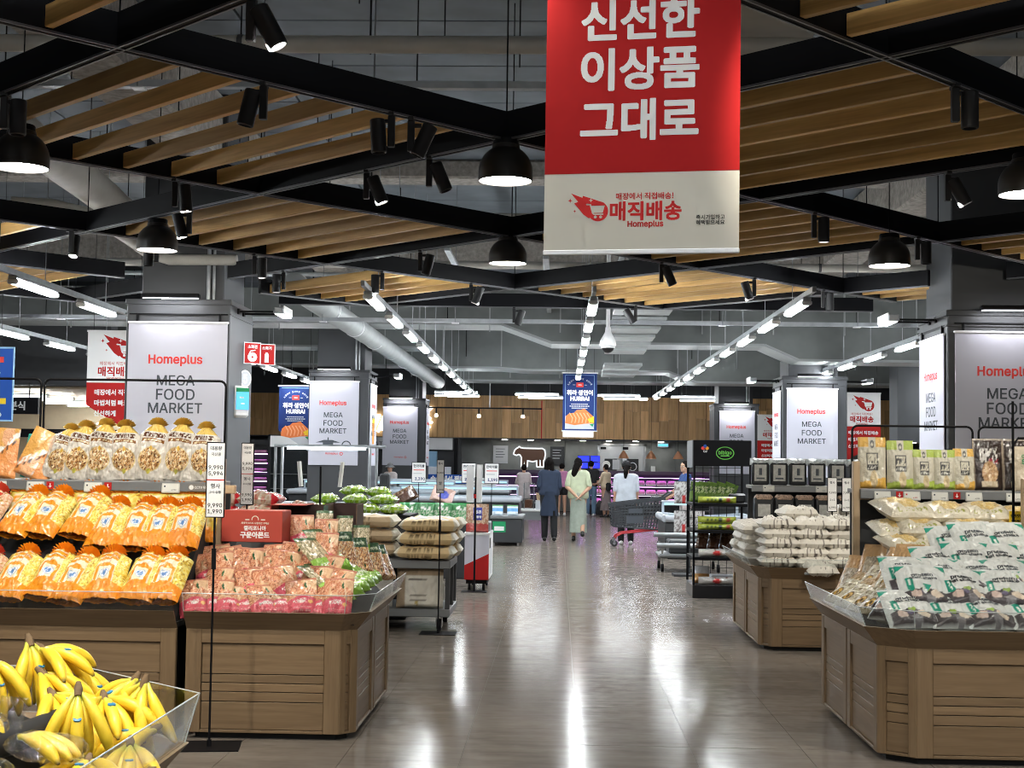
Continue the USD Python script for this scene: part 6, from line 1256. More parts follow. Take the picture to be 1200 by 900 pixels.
# ---------------------------------------------------------------- freezer islands
glow("freezer_glow", (.45, .8, 1.0), 1.1); plain("ice_blue", (.35, .55, .65), .3, var=.3, scale=5); plain("rail_grey", (.42, .45, .5), .3)
def freezer(name, lb, x0, x1, y0, y1, z1):
    t = thing(name, lb, "freezer")
    part(t, "body", MB().box(x0, x1, y0, y1, .08, z1-.12, b=.02), "dark_grey"); part(t, "plinth", MB().box(x0+.05, x1-.05, y0+.05, y1-.05, 0, .08), "black_metal")
    r = .06
    part(t, "bumper_rail", MB().tube([(x0, y0, z1-.06), (x1, y0, z1-.06), (x1, y1, z1-.06), (x0, y1, z1-.06), (x0, y0, z1-.06)], r, 10), "rail_grey", 40)
    part(t, "chilled_well", MB().box(x0+.08, x1-.08, y0+.08, y1-.08, z1-.14, z1-.05), "ice_blue"); part(t, "well_lamp", MB().box(x0+.1, x1-.1, y1-.14, y1-.1, z1+.12, z1+.16), "freezer_glow")
    part(t, "glass_front", MB().box(x0+.05, x1-.05, y0+.04, y0+.05, z1-.04, z1+.1), "acrylic"); part(t, "rear_canopy", MB().box(x0+.05, x1-.05, y1-.16, y1-.04, z1+.16, z1+.2, b=.01), "rail_grey"); part(t, "canopy_post", MB().box(x0+.06, x0+.1, y1-.1, y1-.06, z1-.05, z1+.17).box(x1-.1, x1-.06, y1-.1, y1-.06, z1-.05, z1+.17), "rail_grey")
freezer("island_freezer", "blue-lit island freezer nearest the aisle on the left", -3.4, -.78, 28.6, 30.2, .86); freezer("island_freezer", "blue-lit island freezer farther left under the second pillar's signboard", -5.9, -2.3, 31.2, 32.8, .92); freezer("island_freezer", "farthest blue-lit island freezer before the fish counter", -4.5, -1.2, 34.6, 36, .92)
def pr_pack(U, V, q, s): return paint(paint(np.broadcast_to(C(.5, .6, .68), U.shape+(3,)).copy(), (V > .35)*(V < .7), (.1, .3, .6)), V > .88, (.1, .3, .12))
CP = mk_flat("chilled_pack", "food pack", pr_pack, .2, .2, .07, 101, "film_gloss", 12, 12); CP(M4(rotx(-.2), (-1.13, 26.75, .555)), "white and blue pack standing on the grey cabinet, left one", "white and blue packs"); CP(M4(rotx(-.2), (-.85, 26.75, .555)), "white and blue pack standing on the grey cabinet, right one", "white and blue packs")
t = thing("cashier_box", "dark grey cabinet with a small green panel at the end of the freezer", "cabinet", M4(None, (-1.24, 26.6, 0)))
part(t, "body", MB().box(0, .58, 0, 1.4, .06, .5, b=.01), "dark_grey"); part(t, "top_board", MB().box(-.02, .6, -.02, 1.42, .5, .555, b=.01), "grey_metal"); part(t, "green_panel", MB().box(.03, .27, -.006, 0, .25, .45), "ink_green"); part(t, "label_card", MB().box(.06, .24, -.01, -.005, .28, .36), "ink_white")
for x, y in ((.05, .1), (.5, .1), (.05, 1.3), (.5, 1.3)): part(t, "foot", MB().box(x-.02, x+.02, y-.02, y+.02, 0, .07), "steel")
t = thing("sample_table", "low white table with jars and cups beside the navy dressed shopper", "table", M4(None, (-.55, 32, 0)))
part(t, "top", MB().box(-.3, .35, 0, .7, .47, .52, b=.01), "white_plastic"); part(t, "apron", MB().box(-.28, .33, .02, .68, .28, .47), "grey_metal"); part(t, "leg", MB().box(-.26, -.22, .04, .08, 0, .3), "steel"); part(t, "leg", MB().box(.26, .3, .04, .08, 0, .3), "steel"); part(t, "leg", MB().box(-.26, -.22, .6, .64, 0, .3), "steel"); part(t, "leg", MB().box(.26, .3, .6, .64, 0, .3), "steel")
t = thing("wooden_stick_jar", "grey jar full of wooden sticks on the low white table", "jar", M4(None, (-.4, 32.2, .52))); part(t, "jar", MB().lathe([(0, 0), (.11, 0), (.11, .2), (.1, .2), (.1, .02)], 18), "ink_palegrey", 40); m_ = MB(); [m_.tube([(RNG.uniform(-.07, .07), RNG.uniform(-.07, .07), .03), (RNG.uniform(-.13, .13), RNG.uniform(-.1, .1), .36)], .012, 5) for _ in range(14)]; part(t, "sticks", m_, "oak_light", kind="stuff")
t = thing("clear_juice_tower", "clear tower dispenser standing on the low white table", "dispenser", M4(None, (-.66, 32.3, .52))); part(t, "body", MB().lathe([(0, 0), (.1, 0), (.12, .1), (.13, .55), (.11, .6), (0, .6)], 18), "acrylic", 40); part(t, "frame", MB().box(-.13, .13, -.02, .02, .15, .18).box(-.12, -.1, -.02, .02, 0, .58).box(.1, .12, -.02, .02, 0, .58), "grey_metal"); part(t, "filling", MB().lathe([(0, .02), (.09, .02), (.1, .2), (0, .22)], 14), "ink_brown", 40)
# ---------------------------------------------------------------- fish counter, signs and back-wall fittings
t = thing("fish_counter", "long white fish counter before the stone wall on the left", "counter"); part(t, "body", MB().box(-7.2, -1.9, 42, 43, 0, .86, b=.02), "dark_grey"); part(t, "worktop", MB().box(-7.3, -1.85, 41.9, 43.05, .86, .95, b=.01), "white_plastic"); part(t, "splash_back", MB().box(-7.2, -1.9, 42.9, 43, .95, 1.1), "white_plastic")
t = thing("fish_sign", "blue fish counter sign with white lettering", "sign", M4(None, (-3.3, 41.85, .93))); part(t, "board", MB().box(-.62, .62, 0, .03, 0, .27), "ink_blue"); layer(t, "lettering", shift(text("순살 생선 필렛", width=1.0, bold=3), .05, .15), "ink_white", 0); layer(t, "lower_line", sbox(-.5, .03, .5, .05), "ink_lightblue", 0); part(t, "pale_panel", MB().box(-1.05, -.62, -.005, .02, .0, .27), "ink_lightblue"); layer(t, "figure", shift(text("99%", width=.3, bold=2, latin=True), -.83, .1), "ink_navy", .006)
solo("white_notice", MB().box(-4.1, -3.2, 42.5, 42.52, 1.1, 1.42), "ink_palegrey", "pale notice boards standing above the fish counter", "notice")
t = thing("light_box_sign", "white light-box sign on a dark kiosk right of the farthest left pillar", "sign"); part(t, "box", MB().box(-6.2, -3.35, 45, 45.3, 1.95, 2.32, b=.01), "white_plastic"); layer(t, "lettering", shift(text("EAT", width=.4, latin=True), -5.75, 2.1), "ink_grey", -44.99); part(t, "kiosk_wall", MB().box(-6.2, -3.1, 45.3, 45.6, 0, 2.3), "dark_grey"); part(t, "post", MB().box(-3.3, -3.2, 45, 45.3, 0, 2.32), "black_metal"); part(t, "menu_panel", MB().box(-4.15, -3.85, 44.97, 45.29, 1.2, 1.9), "ink_lightblue")
t = thing("script_lettering", "large white script strokes lit on the wood fascia behind the farthest left pillar", "sign")
glow("letter_glow", (.95, .98, 1.0), 3.0)
for p in ([(-6.15, 3.05), (-5.85, 3.05), (-6.05, 2.55)], [(-5.72, 3.0), (-5.88, 2.55)], [(-5.6, 3.05), (-5.75, 2.6)]): part(t, "stroke", MB().poly(LineString(p).buffer(.045), .06, M=stand(0, 46.38, 0)), "letter_glow")
for p in ([(-4.4, 3.32), (-4.15, 3.32), (-4.35, 3.15)], [(-4.38, 2.9), (-4.2, 2.98), (-4.3, 2.82), (-4.15, 2.85)], [(-4.38, 2.6), (-4.22, 2.7)]): part(t, "stroke", MB().poly(LineString(p).buffer(.04), .06, M=stand(0, 46.38, 0)), "letter_glow")
solo("neon_line", MB().box(-.59, -.55, 46.36, 46.4, 2.36, 3.6), "ink_homeplus", "thin red upright strip on the wood fascia", "strip light")
t = thing("spot_track", "black track with three small lit lamps before the wood fascia", "spotlight track"); part(t, "track", MB().box(-4.0, -.5, 40.98, 41.02, 3.1, 3.14), "black_metal"); part(t, "hanger", MB().tube([(-2.0, 41, 3.14), (-2.0, 41, 5.6)], .015, 6), "galvanised")
for x in (-3.54, -2.31, -1.04): l_ = part(t, "lamp_stem", MB().box(x-.02, x+.02, 40.98, 41.02, 2.93, 3.1), "black_metal"); part(l_, "bulb", MB().lathe([(0, 0), (.045, .0), (.05, .05), (.03, .09), (0, .09)], 12, M=M4(None, (x, 41, 2.85))), "pendant_glow", 40)
t = thing("cow_emblem", "brown cow silhouette with a white glowing outline on the grey stone wall", "wall emblem")
cow = Polygon([(-.5, .1), (-.47, .2), (-.41, .26), (-.36, .28), (-.34, .31), (-.31, .28), (-.2, .26), (.3, .255), (.4, .26), (.47, .22), (.49, .1), (.47, -.05), (.43, -.12), (.44, -.3), (.38, -.3), (.36, -.1), (.33, -.08), (.32, -.3), (.26, -.3), (.25, -.1), (.1, -.13), (-.08, -.1), (-.1, -.3), (-.16, -.3), (-.17, -.14), (-.2, -.3), (-.25, -.3), (-.24, -.02), (-.3, .08), (-.36, .1), (-.43, .07)])
cow = shift(affinity.scale(cow, 1, 1.0), -.95, 1.77); plain("cow_brown", (.09, .04, .022), .6); glow("outline_glow", (.9, .97, 1.0), .9)
part(t, "outline_plate", MB().poly(cow.buffer(.045), .02, M=stand(0, 46.68, 0)), "outline_glow"); part(t, "silhouette", MB().poly(cow, .03, M=stand(0, 46.66, 0)), "cow_brown")
for nm, lb, x0, x1, z0, z1, m in (("wall_poster", "pale poster left of the cow emblem", -2.14, -1.66, 1.55, 2.13, "ink_palegrey"), ("wall_poster", "dark poster with pale lines right of the cow emblem", -.28, .18, 1.5, 2.12, "box_black")):
    t = thing(nm, lb, "poster"); part(t, "sheet", MB().box(x0, x1, 46.67, 46.69, z0, z1), m)
    layer(t, "lines", unary_union([sbox(x0+.08, z1-.12-.09*k, x1-.1-.05*(k % 2), z1-.1-.09*k) for k in range(4)]), "ink_grey" if m == "ink_palegrey" else "ink_palegrey", -46.67)
for k, (x0, x1, z0, z1) in enumerate(((.62, 1.0, 1.63, 1.84), (1.02, 1.34, 1.63, 1.84), (.98, 1.34, 1.42, 1.62), (.7, .96, 1.42, 1.62))):
    t = thing("wall_screen", f"blue-lit screen on the stone wall, {('upper left','upper right','lower right','lower left')[k]} of four", "screen"); part(t, "bezel", MB().box(x0, x1, 46.6, 46.68, z0, z1), "black_gloss"); part(t, "picture", MB().box(x0+.015, x1-.015, 46.59, 46.6, z0+.015, z1-.015), "screen_blue")
t = thing("steel_double_door", "brushed steel double door with round-cornered windows in the stone wall", "door")
part(t, "frame", MB().box(1.27, 1.33, 46.6, 46.7, 0, 2.24).box(2.76, 2.82, 46.6, 46.7, 0, 2.24).box(1.27, 2.82, 46.6, 46.7, 2.18, 2.24), "steel")
for x0, x1, r_ in ((1.34, 2.04, "ink_white"), (2.06, 2.75, "black_gloss")): l_ = part(t, "leaf", MB().box(x0, x1, 46.64, 46.69, .02, 2.17, b=.005), "steel"); part(l_, "window", MB().box(x0+.15, x1-.15, 46.63, 46.645, 1.3, 1.75, b=.01), "black_gloss"); part(l_, "hinge_cover", MB().box(x0+.02, x0+.2, 46.6, 46.64, 2.05, 2.13), "black_metal")
part(t, "door_sticker", MB().poly(Point(1.55, 1.55).buffer(.13), .004, M=stand(0, 46.63, 0)), "ink_white"); part(t, "door_notice", MB().box(1.75, 1.98, 46.615, 46.63, 1.4, 1.72), "ink_palegrey"); part(t, "ring_sticker", MB().poly(Point(2.4, 1.5).buffer(.14).difference(Point(2.4, 1.5).buffer(.115)), .004, M=stand(0, 46.62, 0)), "ink_palegrey")
t = thing("air_purifier", "small white wall unit with a cyan light below the wood fascia", "wall unit"); part(t, "body", MB().box(3.19, 3.57, 46.52, 46.69, 2.13, 2.3, b=.03), "white_plastic", 40); part(t, "light", MB().box(3.22, 3.54, 46.51, 46.52, 2.17, 2.25), "screen_cyan")
solo("door_control", MB().box(3.0, 3.14, 46.62, 46.69, 1.28, 1.52, b=.01), "white_plastic", "white control box on the stone wall right of the steel door", "control box")
plain("copper", (.75, .36, .2), .3, .6)
for k, x in enumerate((1.99, 2.83, 3.66, 4.5)):
    t = thing("copper_pendant", f"{ORD[k]} copper bell pendant from the left over the meat case", "pendant lamp", M4(None, (x, 44, 1.75))); part(t, "shade", MB().lathe([(.03, .24), (.05, .2), (.12, .1), (.165, .0), (.16, 0), (.1, .1), (.03, .2)], 18), "copper", 40); part(t, "bulb", MB().lathe([(0, .0), (.05, .02), (.05, .08), (0, .1)], 12), "pendant_glow", 40); part(t, "cord", MB().tube([(0, 0, .22), (0, 0, 3.85)], .006, 5), "black_metal")
for k, x in enumerate((-1.75, -.91, -.05, .77, 1.61, 2.47, 3.28)): solo("soffit_downlight", MB().lathe([(0, 0), (.085, 0), (.085, .02), (0, .02)], 14, M=M4(None, (x, 46.1, 2.3))), "pendant_glow", f"{ORD[k]} downlight from the left in the fascia's underside", "downlight", "soffit downlights")
solo("fascia_soffit", MB().box(-14, 12, 45.8, 46.5, 2.32, 2.36), "wall_dark", "dark soffit under the wood fascia", "soffit", kind="structure")
# ---------------------------------------------------------------- meat cases with pink light
glow("meat_glow", (.8, .32, 1.0), 8.0); plain("case_purple", (.045, .025, .06), .4); plain("meat_pink", (.75, .3, .55), .35, var=.4, scale=8)
def meat_case(lb, x0, x1, n):
    t = thing("meat_case", lb, "chilled case"); y0, y1 = 44.5, 45.5
    part(t, "base", MB().box(x0, x1, y0, y1, 0, .3, b=.01), "box_black"); part(t, "back_panel", MB().box(x0, x1, y1-.06, y1, .3, 1.36), "case_purple"); part(t, "top", MB().box(x0, x1, y0+.05, y1, 1.24, 1.36, b=.01), "case_purple")
    for k, z in enumerate((.34, .62, .9)): part(t, "shelf_board", MB().box(x0, x1, y0+.12*k, y1-.06, z-.03, z), "grey_metal"); part(t, "shelf_lamp", MB().box(x0+.05, x1-.05, y0+.2+.12*k, y0+.23+.12*k, z+.24, z+.255), "meat_glow")
    part(t, "end_wall", MB().box(x0-.03, x0, y0, y1, 0, 1.36), "box_black"); part(t, "end_wall", MB().box(x1, x1+.03, y0, y1, 0, 1.36), "box_black")
meat_case("long pink-lit meat case along the stone wall behind the shoppers", .62, 5.2, 4); meat_case("second pink-lit meat case left of the shoppers", -2.2, -.25, 2)
MT = [None]
def mk_meat(label, group):
    t = thing("meat_tray", label, "meat tray", None, group); part(t, "meat", MB().box(-.15, .15, -.11, .11, .02, .1, b=.03), "meat_pink", 40); part(t, "tray", MB().box(-.16, .16, -.12, .12, 0, .03, b=.01), "white_plastic"); return t
MEAT = Repeats(mk_meat)
for r, z in enumerate((.34, .62, .9)):
    for k, x in enumerate(np.arange(.85, 5.0, .34)): MEAT(M4(rotx(.35), (x, 44.75+.12*r, z+.045)), f"pink-lit meat tray on the {('lowest','middle','top')[r]} shelf, {ORD[k]} from the left", "pink-lit meat trays")
# purple-lit fridge and white fridge at the far left
t = thing("purple_fridge", "tall fridge with purple-lit meat shelves between the left pillars", "fridge", M4(None, (-7.65, 36, 0)))
part(t, "cabinet", MB().box(-.32, .32, .1, .7, 0, 2.0).box(-.35, -.29, 0, .7, 0, 2.0).box(.29, .35, 0, .7, 0, 2.0).box(-.35, .35, 0, .7, 1.92, 2.05), "box_black")
for k in range(6): s_ = part(t, "shelf_board", MB().box(-.29, .29, .0, .4, .55+.23*k, .57+.23*k), "case_purple"); part(s_, "packs", MB().box(-.26, .26, .04, .3, .57+.23*k, .64+.23*k, b=.02), "meat_pink"); part(s_, "shelf_lamp", MB().box(-.27, .27, .02, .04, .53+.23*k, .55+.23*k), "meat_glow")
t = thing("white_top_fridge", "glass fridge with a lit white header behind the second left pillar", "fridge", M4(None, (-6.45, 34, 0)))
part(t, "cabinet", MB().box(-.5, .5, .1, .8, 0, 2.15).box(-.5, -.44, 0, .8, 0, 2.15).box(.44, .5, 0, .8, 0, 2.15), "box_black"); part(t, "header", MB().box(-.45, .5, -.01, .1, 1.86, 2.12), "ink_white"); part(t, "glass_door", MB().box(-.44, .44, .02, .03, .6, 1.84), "acrylic"); part(t, "shelf_board", MB().box(-.44, .44, .04, .1, 1.2, 1.22).box(-.44, .44, .04, .1, .85, .87), "steel")
# ---------------------------------------------------------------- clutter left of the black rack
freezer("side_freezer", "small freezer with blue light left of the black rack", 1.75, 3.2, 23.5, 25.2, .72)
t = thing("stock_truck", "low grey platform truck with white tube rails left of the black rack", "platform truck", M4(None, (1.45, 20.6, 0)))
part(t, "deck", MB().box(0, .9, 0, .8, .2, .26, b=.02), "grey_metal"); part(t, "rail", MB().tube([(-.03, 0, .38), (.9, 0, .38)], .035, 12), "galvanised", 40); part(t, "rail", MB().tube([(-.03, .7, .5), (.9, .7, .5)], .035, 12), "galvanised", 40); part(t, "bin", MB().box(.15, .85, .1, .7, .26, .45, b=.02), "dark_grey")
for x, y in ((.05, .05), (.85, .05), (.05, .75), (.85, .75)): part(t, "castor", MB().lathe([(0, -.02), (.06, -.02), (.06, .02), (0, .02)], 14, M=M4(roty(math.pi/2), (x, y, .06))), "black_metal", 40); part(t, "stem", MB().box(x-.015, x+.015, y-.015, y+.015, .1, .4), "steel")
def pr_hang(U, V, q, s): return paint(paint(np.broadcast_to(C(.55, .55, .56), U.shape+(3,)).copy(), speck(q, 3, 3) > .6, (.22, .2, .2)), (np.abs(U-.3) < .25)*(V < .4), (.5, .04, .04))
HG = mk_flat("hanging_pack", "food pack", pr_hang, .2, .3, .06, 111, "film_gloss", 12, 14)
t = thing("pack_stand", "thin stand holding white and red packs left of the black rack", "display stand"); part(t, "pole", MB().tube([(1.82, 19.98, 0), (1.82, 19.98, 1.35)], .02, 8).tube([(1.62, 19.9, 1.3), (2.1, 19.9, 1.3)], .01, 6).tube([(1.62, 19.9, .9), (2.1, 19.9, .9)], .01, 6).tube([(1.82, 19.98, 1.3), (1.82, 19.9, 1.3)], .01, 6).tube([(1.82, 19.98, .9), (1.82, 19.9, .9)], .01, 6), "dark_grey"); part(t, "foot", MB().box(1.6, 2.05, 19.8, 20.2, 0, .03), "dark_grey")
for k, (x, z) in enumerate(((1.7, 1.0), (1.92, 1.02), (1.7, .6), (1.92, .6))): HG(M4(None, (x, 19.86, z)), f"white and red pack hanging left of the black rack, {('upper left','upper right','lower left','lower right')[k]}", "white and red hanging packs")
# ---------------------------------------------------------------- shoppers
plain("skin", (.52, .3, .2), .5, var=.05); plain("hair_dark", (.007, .0055, .005), .85, spec=.1); plain("shoe_black", (.012, .012, .012), .4); plain("shoe_white", (.6, .6, .6), .5); plain("eye_white", (.6, .6, .58), .3); plain("lip", (.4, .13, .11), .5)
for nm, c in dict(cloth_navy=(.018, .03, .06), cloth_black=(.008, .008, .01), cloth_cream=(.5, .55, .38), cloth_sage=(.34, .39, .33), cloth_white=(.5, .54, .6), cloth_pink=(.5, .2, .36), cloth_jeans=(.12, .2, .3), cloth_beige=(.5, .4, .28), cloth_taupe=(.2, .16, .16), cloth_grey=(.2, .2, .21), cloth_blue=(.02, .06, .2), cloth_offwhite=(.55, .48, .48)).items(): plain(nm, c, .85, var=.1, scale=12, bump=.15, bscale=25)
def ball(p, r, n=14): return m3.Manifold.sphere(r, n).translate(tuple(map(float, p)))
def chain(pts, rads): 
    b = [ball(p, r) for p, r in zip(pts, rads)]
    return [m3.Manifold.batch_hull([x, y]) for x, y in zip(b[:-1], b[1:])]
def fuse(parts, edge=.03, it=10):
    m = m3.Manifold.batch_boolean(parts, m3.OpType.Add).refine_to_length(edge).to_mesh()
    t = trimesh.Trimesh(np.array(m.vert_properties[:, :3]), np.array(m.tri_verts)); t.merge_vertices()
    trimesh.smoothing.filter_taubin(t, .5, .53, it); return np.array(t.vertices), np.array(t.faces)
def ellip(c, r): return ball((0, 0, 0), 1.0, 20).scale(tuple(r)).translate(tuple(map(float, c)))
def person(M, label, H, arms, legs, top, bottom, hair, shoes, sleeve=.45, shorts=False, skirt=None, top_len=.0, female=True, cap=None, headturn=0.0, coat=None, build=1.0):
    """faces +y. arms: (elbow, wrist) offsets left and right from the shoulders; legs: (knee, ankle) offsets from the hips"""
    k = H/1.65; t = thing("person", label, "person", M); sh, hp = (.165 if female else .19)*build, .085
    S = {s: np.array([s*sh, 0, 1.33]) for s in (-1, 1)}; Hh = {s: np.array([s*hp, 0, .86]) for s in (-1, 1)}
    E = {s: S[s]+np.array(arms[i][0]) for i, s in enumerate((-1, 1))}; W = {s: S[s]+np.array(arms[i][1]) for i, s in enumerate((-1, 1))}
    K = {s: Hh[s]+np.array(legs[i][0]) for i, s in enumerate((-1, 1))}; A_ = {s: Hh[s]+np.array(legs[i][1]) for i, s in enumerate((-1, 1))}
    head = np.array([0, .02, 1.535]); hr = rotz(headturn)
    def hd(p): return head+hr @ np.array(p)
    body = [ellip(head, (.072, .088, .108)), m3.Manifold.batch_hull([ball(hd((0, .045, -.06)), .045), ball(hd((0, .0, .0)), .07)]), m3.Manifold.batch_hull([ball(hd((0, .088, -.012)), .012), ball(hd((0, .075, .03)), .01)])]
    body += [ball(hd((s*.076, -.005, -.01)), .018) for s in (-1, 1)]
    body += chain([(0, 0, 1.36), (0, .01, 1.48)], (.055, .05)); tw = .1*build
    body += [m3.Manifold.batch_hull([ball((s*sh*.75, 0, 1.33), .062) for s in (-1, 1)]+[ball((s*.07, .01, 1.1), tw*.95) for s in (-1, 1)]), m3.Manifold.batch_hull([ball((s*.07, .01, 1.1), tw*.95) for s in (-1, 1)]+[ball((s*.085, -.005, .9), .1) for s in (-1, 1)])]
    for s in (-1, 1):
        body += chain([S[s], E[s], W[s]], (.05*build, .04, .028)); body += chain([Hh[s], K[s], A_[s]], (.088, .056, .038))
        f = A_[s]*[1, 1, 0]+[0, 0, max(.03, A_[s][2]-.05)]
        body += chain([f+[0, -.03, 0], f+[0, .12, -.008]], (.034, .028))
        d = W[s]-E[s]; d = d/np.linalg.norm(d); side = np.cross(d, [0, 1.0, 0]); side = side/max(np.linalg.norm(side), 1e-6); fw_ = np.cross(side, d)
        palm = W[s]+d*.07; body.append(m3.Manifold.batch_hull([ball(W[s]+d*.02, .024), ball(palm+fw_*.022, .016), ball(palm-fw_*.022, .016)]))
        for q, (o, ln) in enumerate(((-.027, .06), (-.009, .075), (.009, .08), (.027, .07))):
            a = palm+fw_*o; b = a+d*ln*.55-side*s*.008*0; c_ = a+d*ln+np.array([-s*.016, 0, 0]); body += chain([a, b, c_], (.0095, .009, .008))
        body += chain([W[s]+d*.025+fw_*.02, W[s]+d*.055+fw_*.05, W[s]+d*.09+fw_*.055], (.012, .011, .009))
    sc = M4(None, (0, 0, 0), k)
    part(t, "body", fuse(body, .022, 8), "skin", True, M=sc)
    eyes = MB(); mo = MB(); pu = MB()
    for s in (-1, 1): e = trimesh.creation.icosphere(2, .0135); eyes.tm(e, M4(None, hd((s*.031, .074, .008)))); pu.tm(trimesh.creation.icosphere(2, .008), M4(None, hd((s*.031, .082, .008)))); pu.box(-.018, .018, -.005, .005, -.003, .003, M=M4(hr, hd((s*.032, .08, .034))))
    mo.tm(trimesh.creation.icosphere(2, 1.0), M4(hr, hd((0, .083, -.055)), (.022, .008, .007)))
    part(t, "eyes", eyes, "eye_white", True, M=sc); part(t, "pupils_and_brows", pu, "hair_dark", True, M=sc); part(t, "mouth", mo, "lip", True, M=sc)
    # clothes a little outside the body
    g = .014; z0 = .9-top_len
    tp = [m3.Manifold.batch_hull([ball((s*sh*.78, 0, 1.335), .066+g) for s in (-1, 1)]+[ball((s*.075, .01, 1.1), tw+g) for s in (-1, 1)]), m3.Manifold.batch_hull([ball((s*.075, .01, 1.1), tw+g) for s in (-1, 1)]+[ball((s*.09, 0, z0+.06), .108+g) for s in (-1, 1)])]
    for s in (-1, 1):
        e = S[s]+(E[s]-S[s])*min(1, sleeve*2); tp += chain([S[s], e], (.062*build, .058 if sleeve < .5 else .052))
        if sleeve > .5: tp += chain([E[s], E[s]+(W[s]-E[s])*(sleeve-.5)*2], (.052, .045))
    tm_ = m3.Manifold.batch_boolean(tp, m3.OpType.Add).trim_by_plane((0, 0, 1), z0).trim_by_plane((0, 0, -1), -1.425)
    part(t, "coat" if coat else "shirt", fuse([tm_], .03, 5), top, True, M=sc)
    if coat:
        prof = [(.128, .16, .98), (.16, .14, .8), (.175, .145, .6), (.18, .15, coat)]; skirt_mesh(t, prof, top, sc, "coat_skirt", slit=True)
    if skirt: skirt_mesh(t, [(.12, .12, .96), (.155, .135, .82), (.165, .15, .5), (skirt[0], .17, skirt[1])], bottom, sc, "skirt", shift_=skirt[2] if len(skirt) > 2 else 0)
    else:
        bt = [m3.Manifold.batch_hull([ball((s*.078, .0, .9), .105+g*.6) for s in (-1, 1)])]
        for s in (-1, 1): bt += chain([Hh[s], K[s]] if not shorts else [Hh[s], Hh[s]+(K[s]-Hh[s])*.35], (.1, .075 if not shorts else .1)) + ([] if shorts else chain([K[s], A_[s]+[0, 0, .02]], (.075, .062)))
        part(t, "shorts" if shorts else "trousers", fuse(bt, .03, 5), bottom, True, M=sc)
    for s in (-1, 1):
        f = A_[s]*[1, 1, 0]+[0, 0, max(.035, A_[s][2]-.045)]; part(t, "shoe", fuse(chain([f+[0, -.05, .0], f+[0, .06, 0], f+[0, .15, -.006]], (.042, .042, .034))+chain([f+[0, -.03, 0], f+[0, -.02, .04]], (.04, .038)), .02, 4), shoes, True, M=sc)
    # hair
    hm = [ellip(hd((0, -.018, .022)), (.086, .09, .104))]
    if hair == "bob": hm.append(m3.Manifold.batch_hull([ball(hd((s*.05, -.04, 0)), .05) for s in (-1, 1)]+[ball(hd((s*.075, -.035, -.15)), .03) for s in (-1, 1)]))
    if hair == "ponytail": hm += chain([hd((0, -.09, .0)), hd((-.01, -.125, -.08)), hd((-.02, -.11, -.2))], (.045, .052, .028))
    if hair == "low": hm += chain([hd((0, -.07, -.02)), hd((-.02, -.1, -.1)), hd((-.05, -.11, -.19)), hd((-.06, -.1, -.26))], (.07, .068, .06, .03))
    if hair == "bun": hm.append(ball(hd((0, -.09, .07)), .045))
    cut = m3.Manifold.cube((.3, .2, .3), True).rotate((0, 0, math.degrees(headturn))).translate(tuple(hd((0, .15, -.09))))
    part(t, "hair", fuse([m3.Manifold.batch_boolean(hm, m3.OpType.Add)-cut], .02, 4), "hair_dark", True, M=sc)
    if cap:
        cm = [ellip(hd((0, -.012, .05)), (.092, .098, .085)).trim_by_plane((0, 0, 1), float(head[2]+.03))]
        if cap == "bucket": cm.append(m3.Manifold.cylinder(.045, .15, .1, 24).translate(tuple(hd((0, 0, .0)))))
        else: cm.append(m3.Manifold.batch_hull([ball(hd((s*.05, .08, .045)), .012) for s in (-1, 1)]+[ball(hd((s*.035, .165, .03)), .01) for s in (-1, 1)]))
        part(t, "cap", fuse(cm, .02, 2), "cloth_grey" if cap == "bucket" else "cloth_black", True, M=sc)
    return t
def skirt_mesh(t, prof, m, sc, name, slit=False, shift_=0):
    n = 44; v = []; a = np.arange(n)/n*2*math.pi
    for j, (rx, ry, z) in enumerate(prof):
        w_ = 1+.06*(j/(len(prof)-1))*np.sin(a*7+j*.4)
        v += [(rx*w_[i]*math.cos(a[i])+shift_*(j/3)**2, ry*w_[i]*math.sin(a[i]), z) for i in range(n)]
    f = []
    for j in range(len(prof)-1):
        for i in range(n):
            if slit and j >= len(prof)-2 and i in (36, 37): continue
            f.append((j*n+i, (j+1)*n+i, (j+1)*n+(i+1) % n, j*n+(i+1) % n))
    f = np.array(f); v = np.array(v, float); v2 = v*[.97, .97, 1]; f2 = f[:, ::-1]+len(v)
    part(t, name, (np.vstack([v, v2]), np.vstack([np.vstack([f[:, [0, 1, 2]], f[:, [0, 2, 3]]]), np.vstack([f2[:, [0, 1, 2]], f2[:, [0, 2, 3]]])])), m, True, M=sc)
DOWN = (((-.03, -.02, -.27), (-.04, .04, -.5)), ((.03, -.02, -.27), (.04, .04, -.5)))
STAND = (((-.01, .01, -.4), (-.01, -.02, -.79)), ((.01, .01, -.4), (.01, -.02, -.79)))
WALK = (((-.005, .0, -.4), (0, -.02, -.79)), ((.005, .06, -.39), (0.01, -.22, -.68)))
person(M4(rotz(.05), (-.18, 28.6, 0)), "person in a long navy dress and black trousers, dark bob, walking away", 1.66, (((-.04, -.03, -.26), (-.0, .16, -.36)), ((.04, -.03, -.26), (.0, .16, -.36))), (((-.0, .03, -.4), (.0, .02, -.79)), ((.01, -.02, -.4), (.015, -.12, -.77))), "cloth_navy", "cloth_black", "bob", "shoe_black", sleeve=.8, coat=.5, headturn=-.25)
p2 = person(M4(rotz(-.03), (.4, 28.75, 0)), "person in a cream top and long sage skirt, hands behind the back", 1.66, (((-.06, -.05, -.26), (.11, -.17, -.42)), ((.06, -.05, -.26), (-.1, -.18, -.42))), WALK, "cloth_cream", "cloth_sage", "low", "shoe_black", sleeve=.42, skirt=(.17, .17), top_len=.06, headturn=-.35)
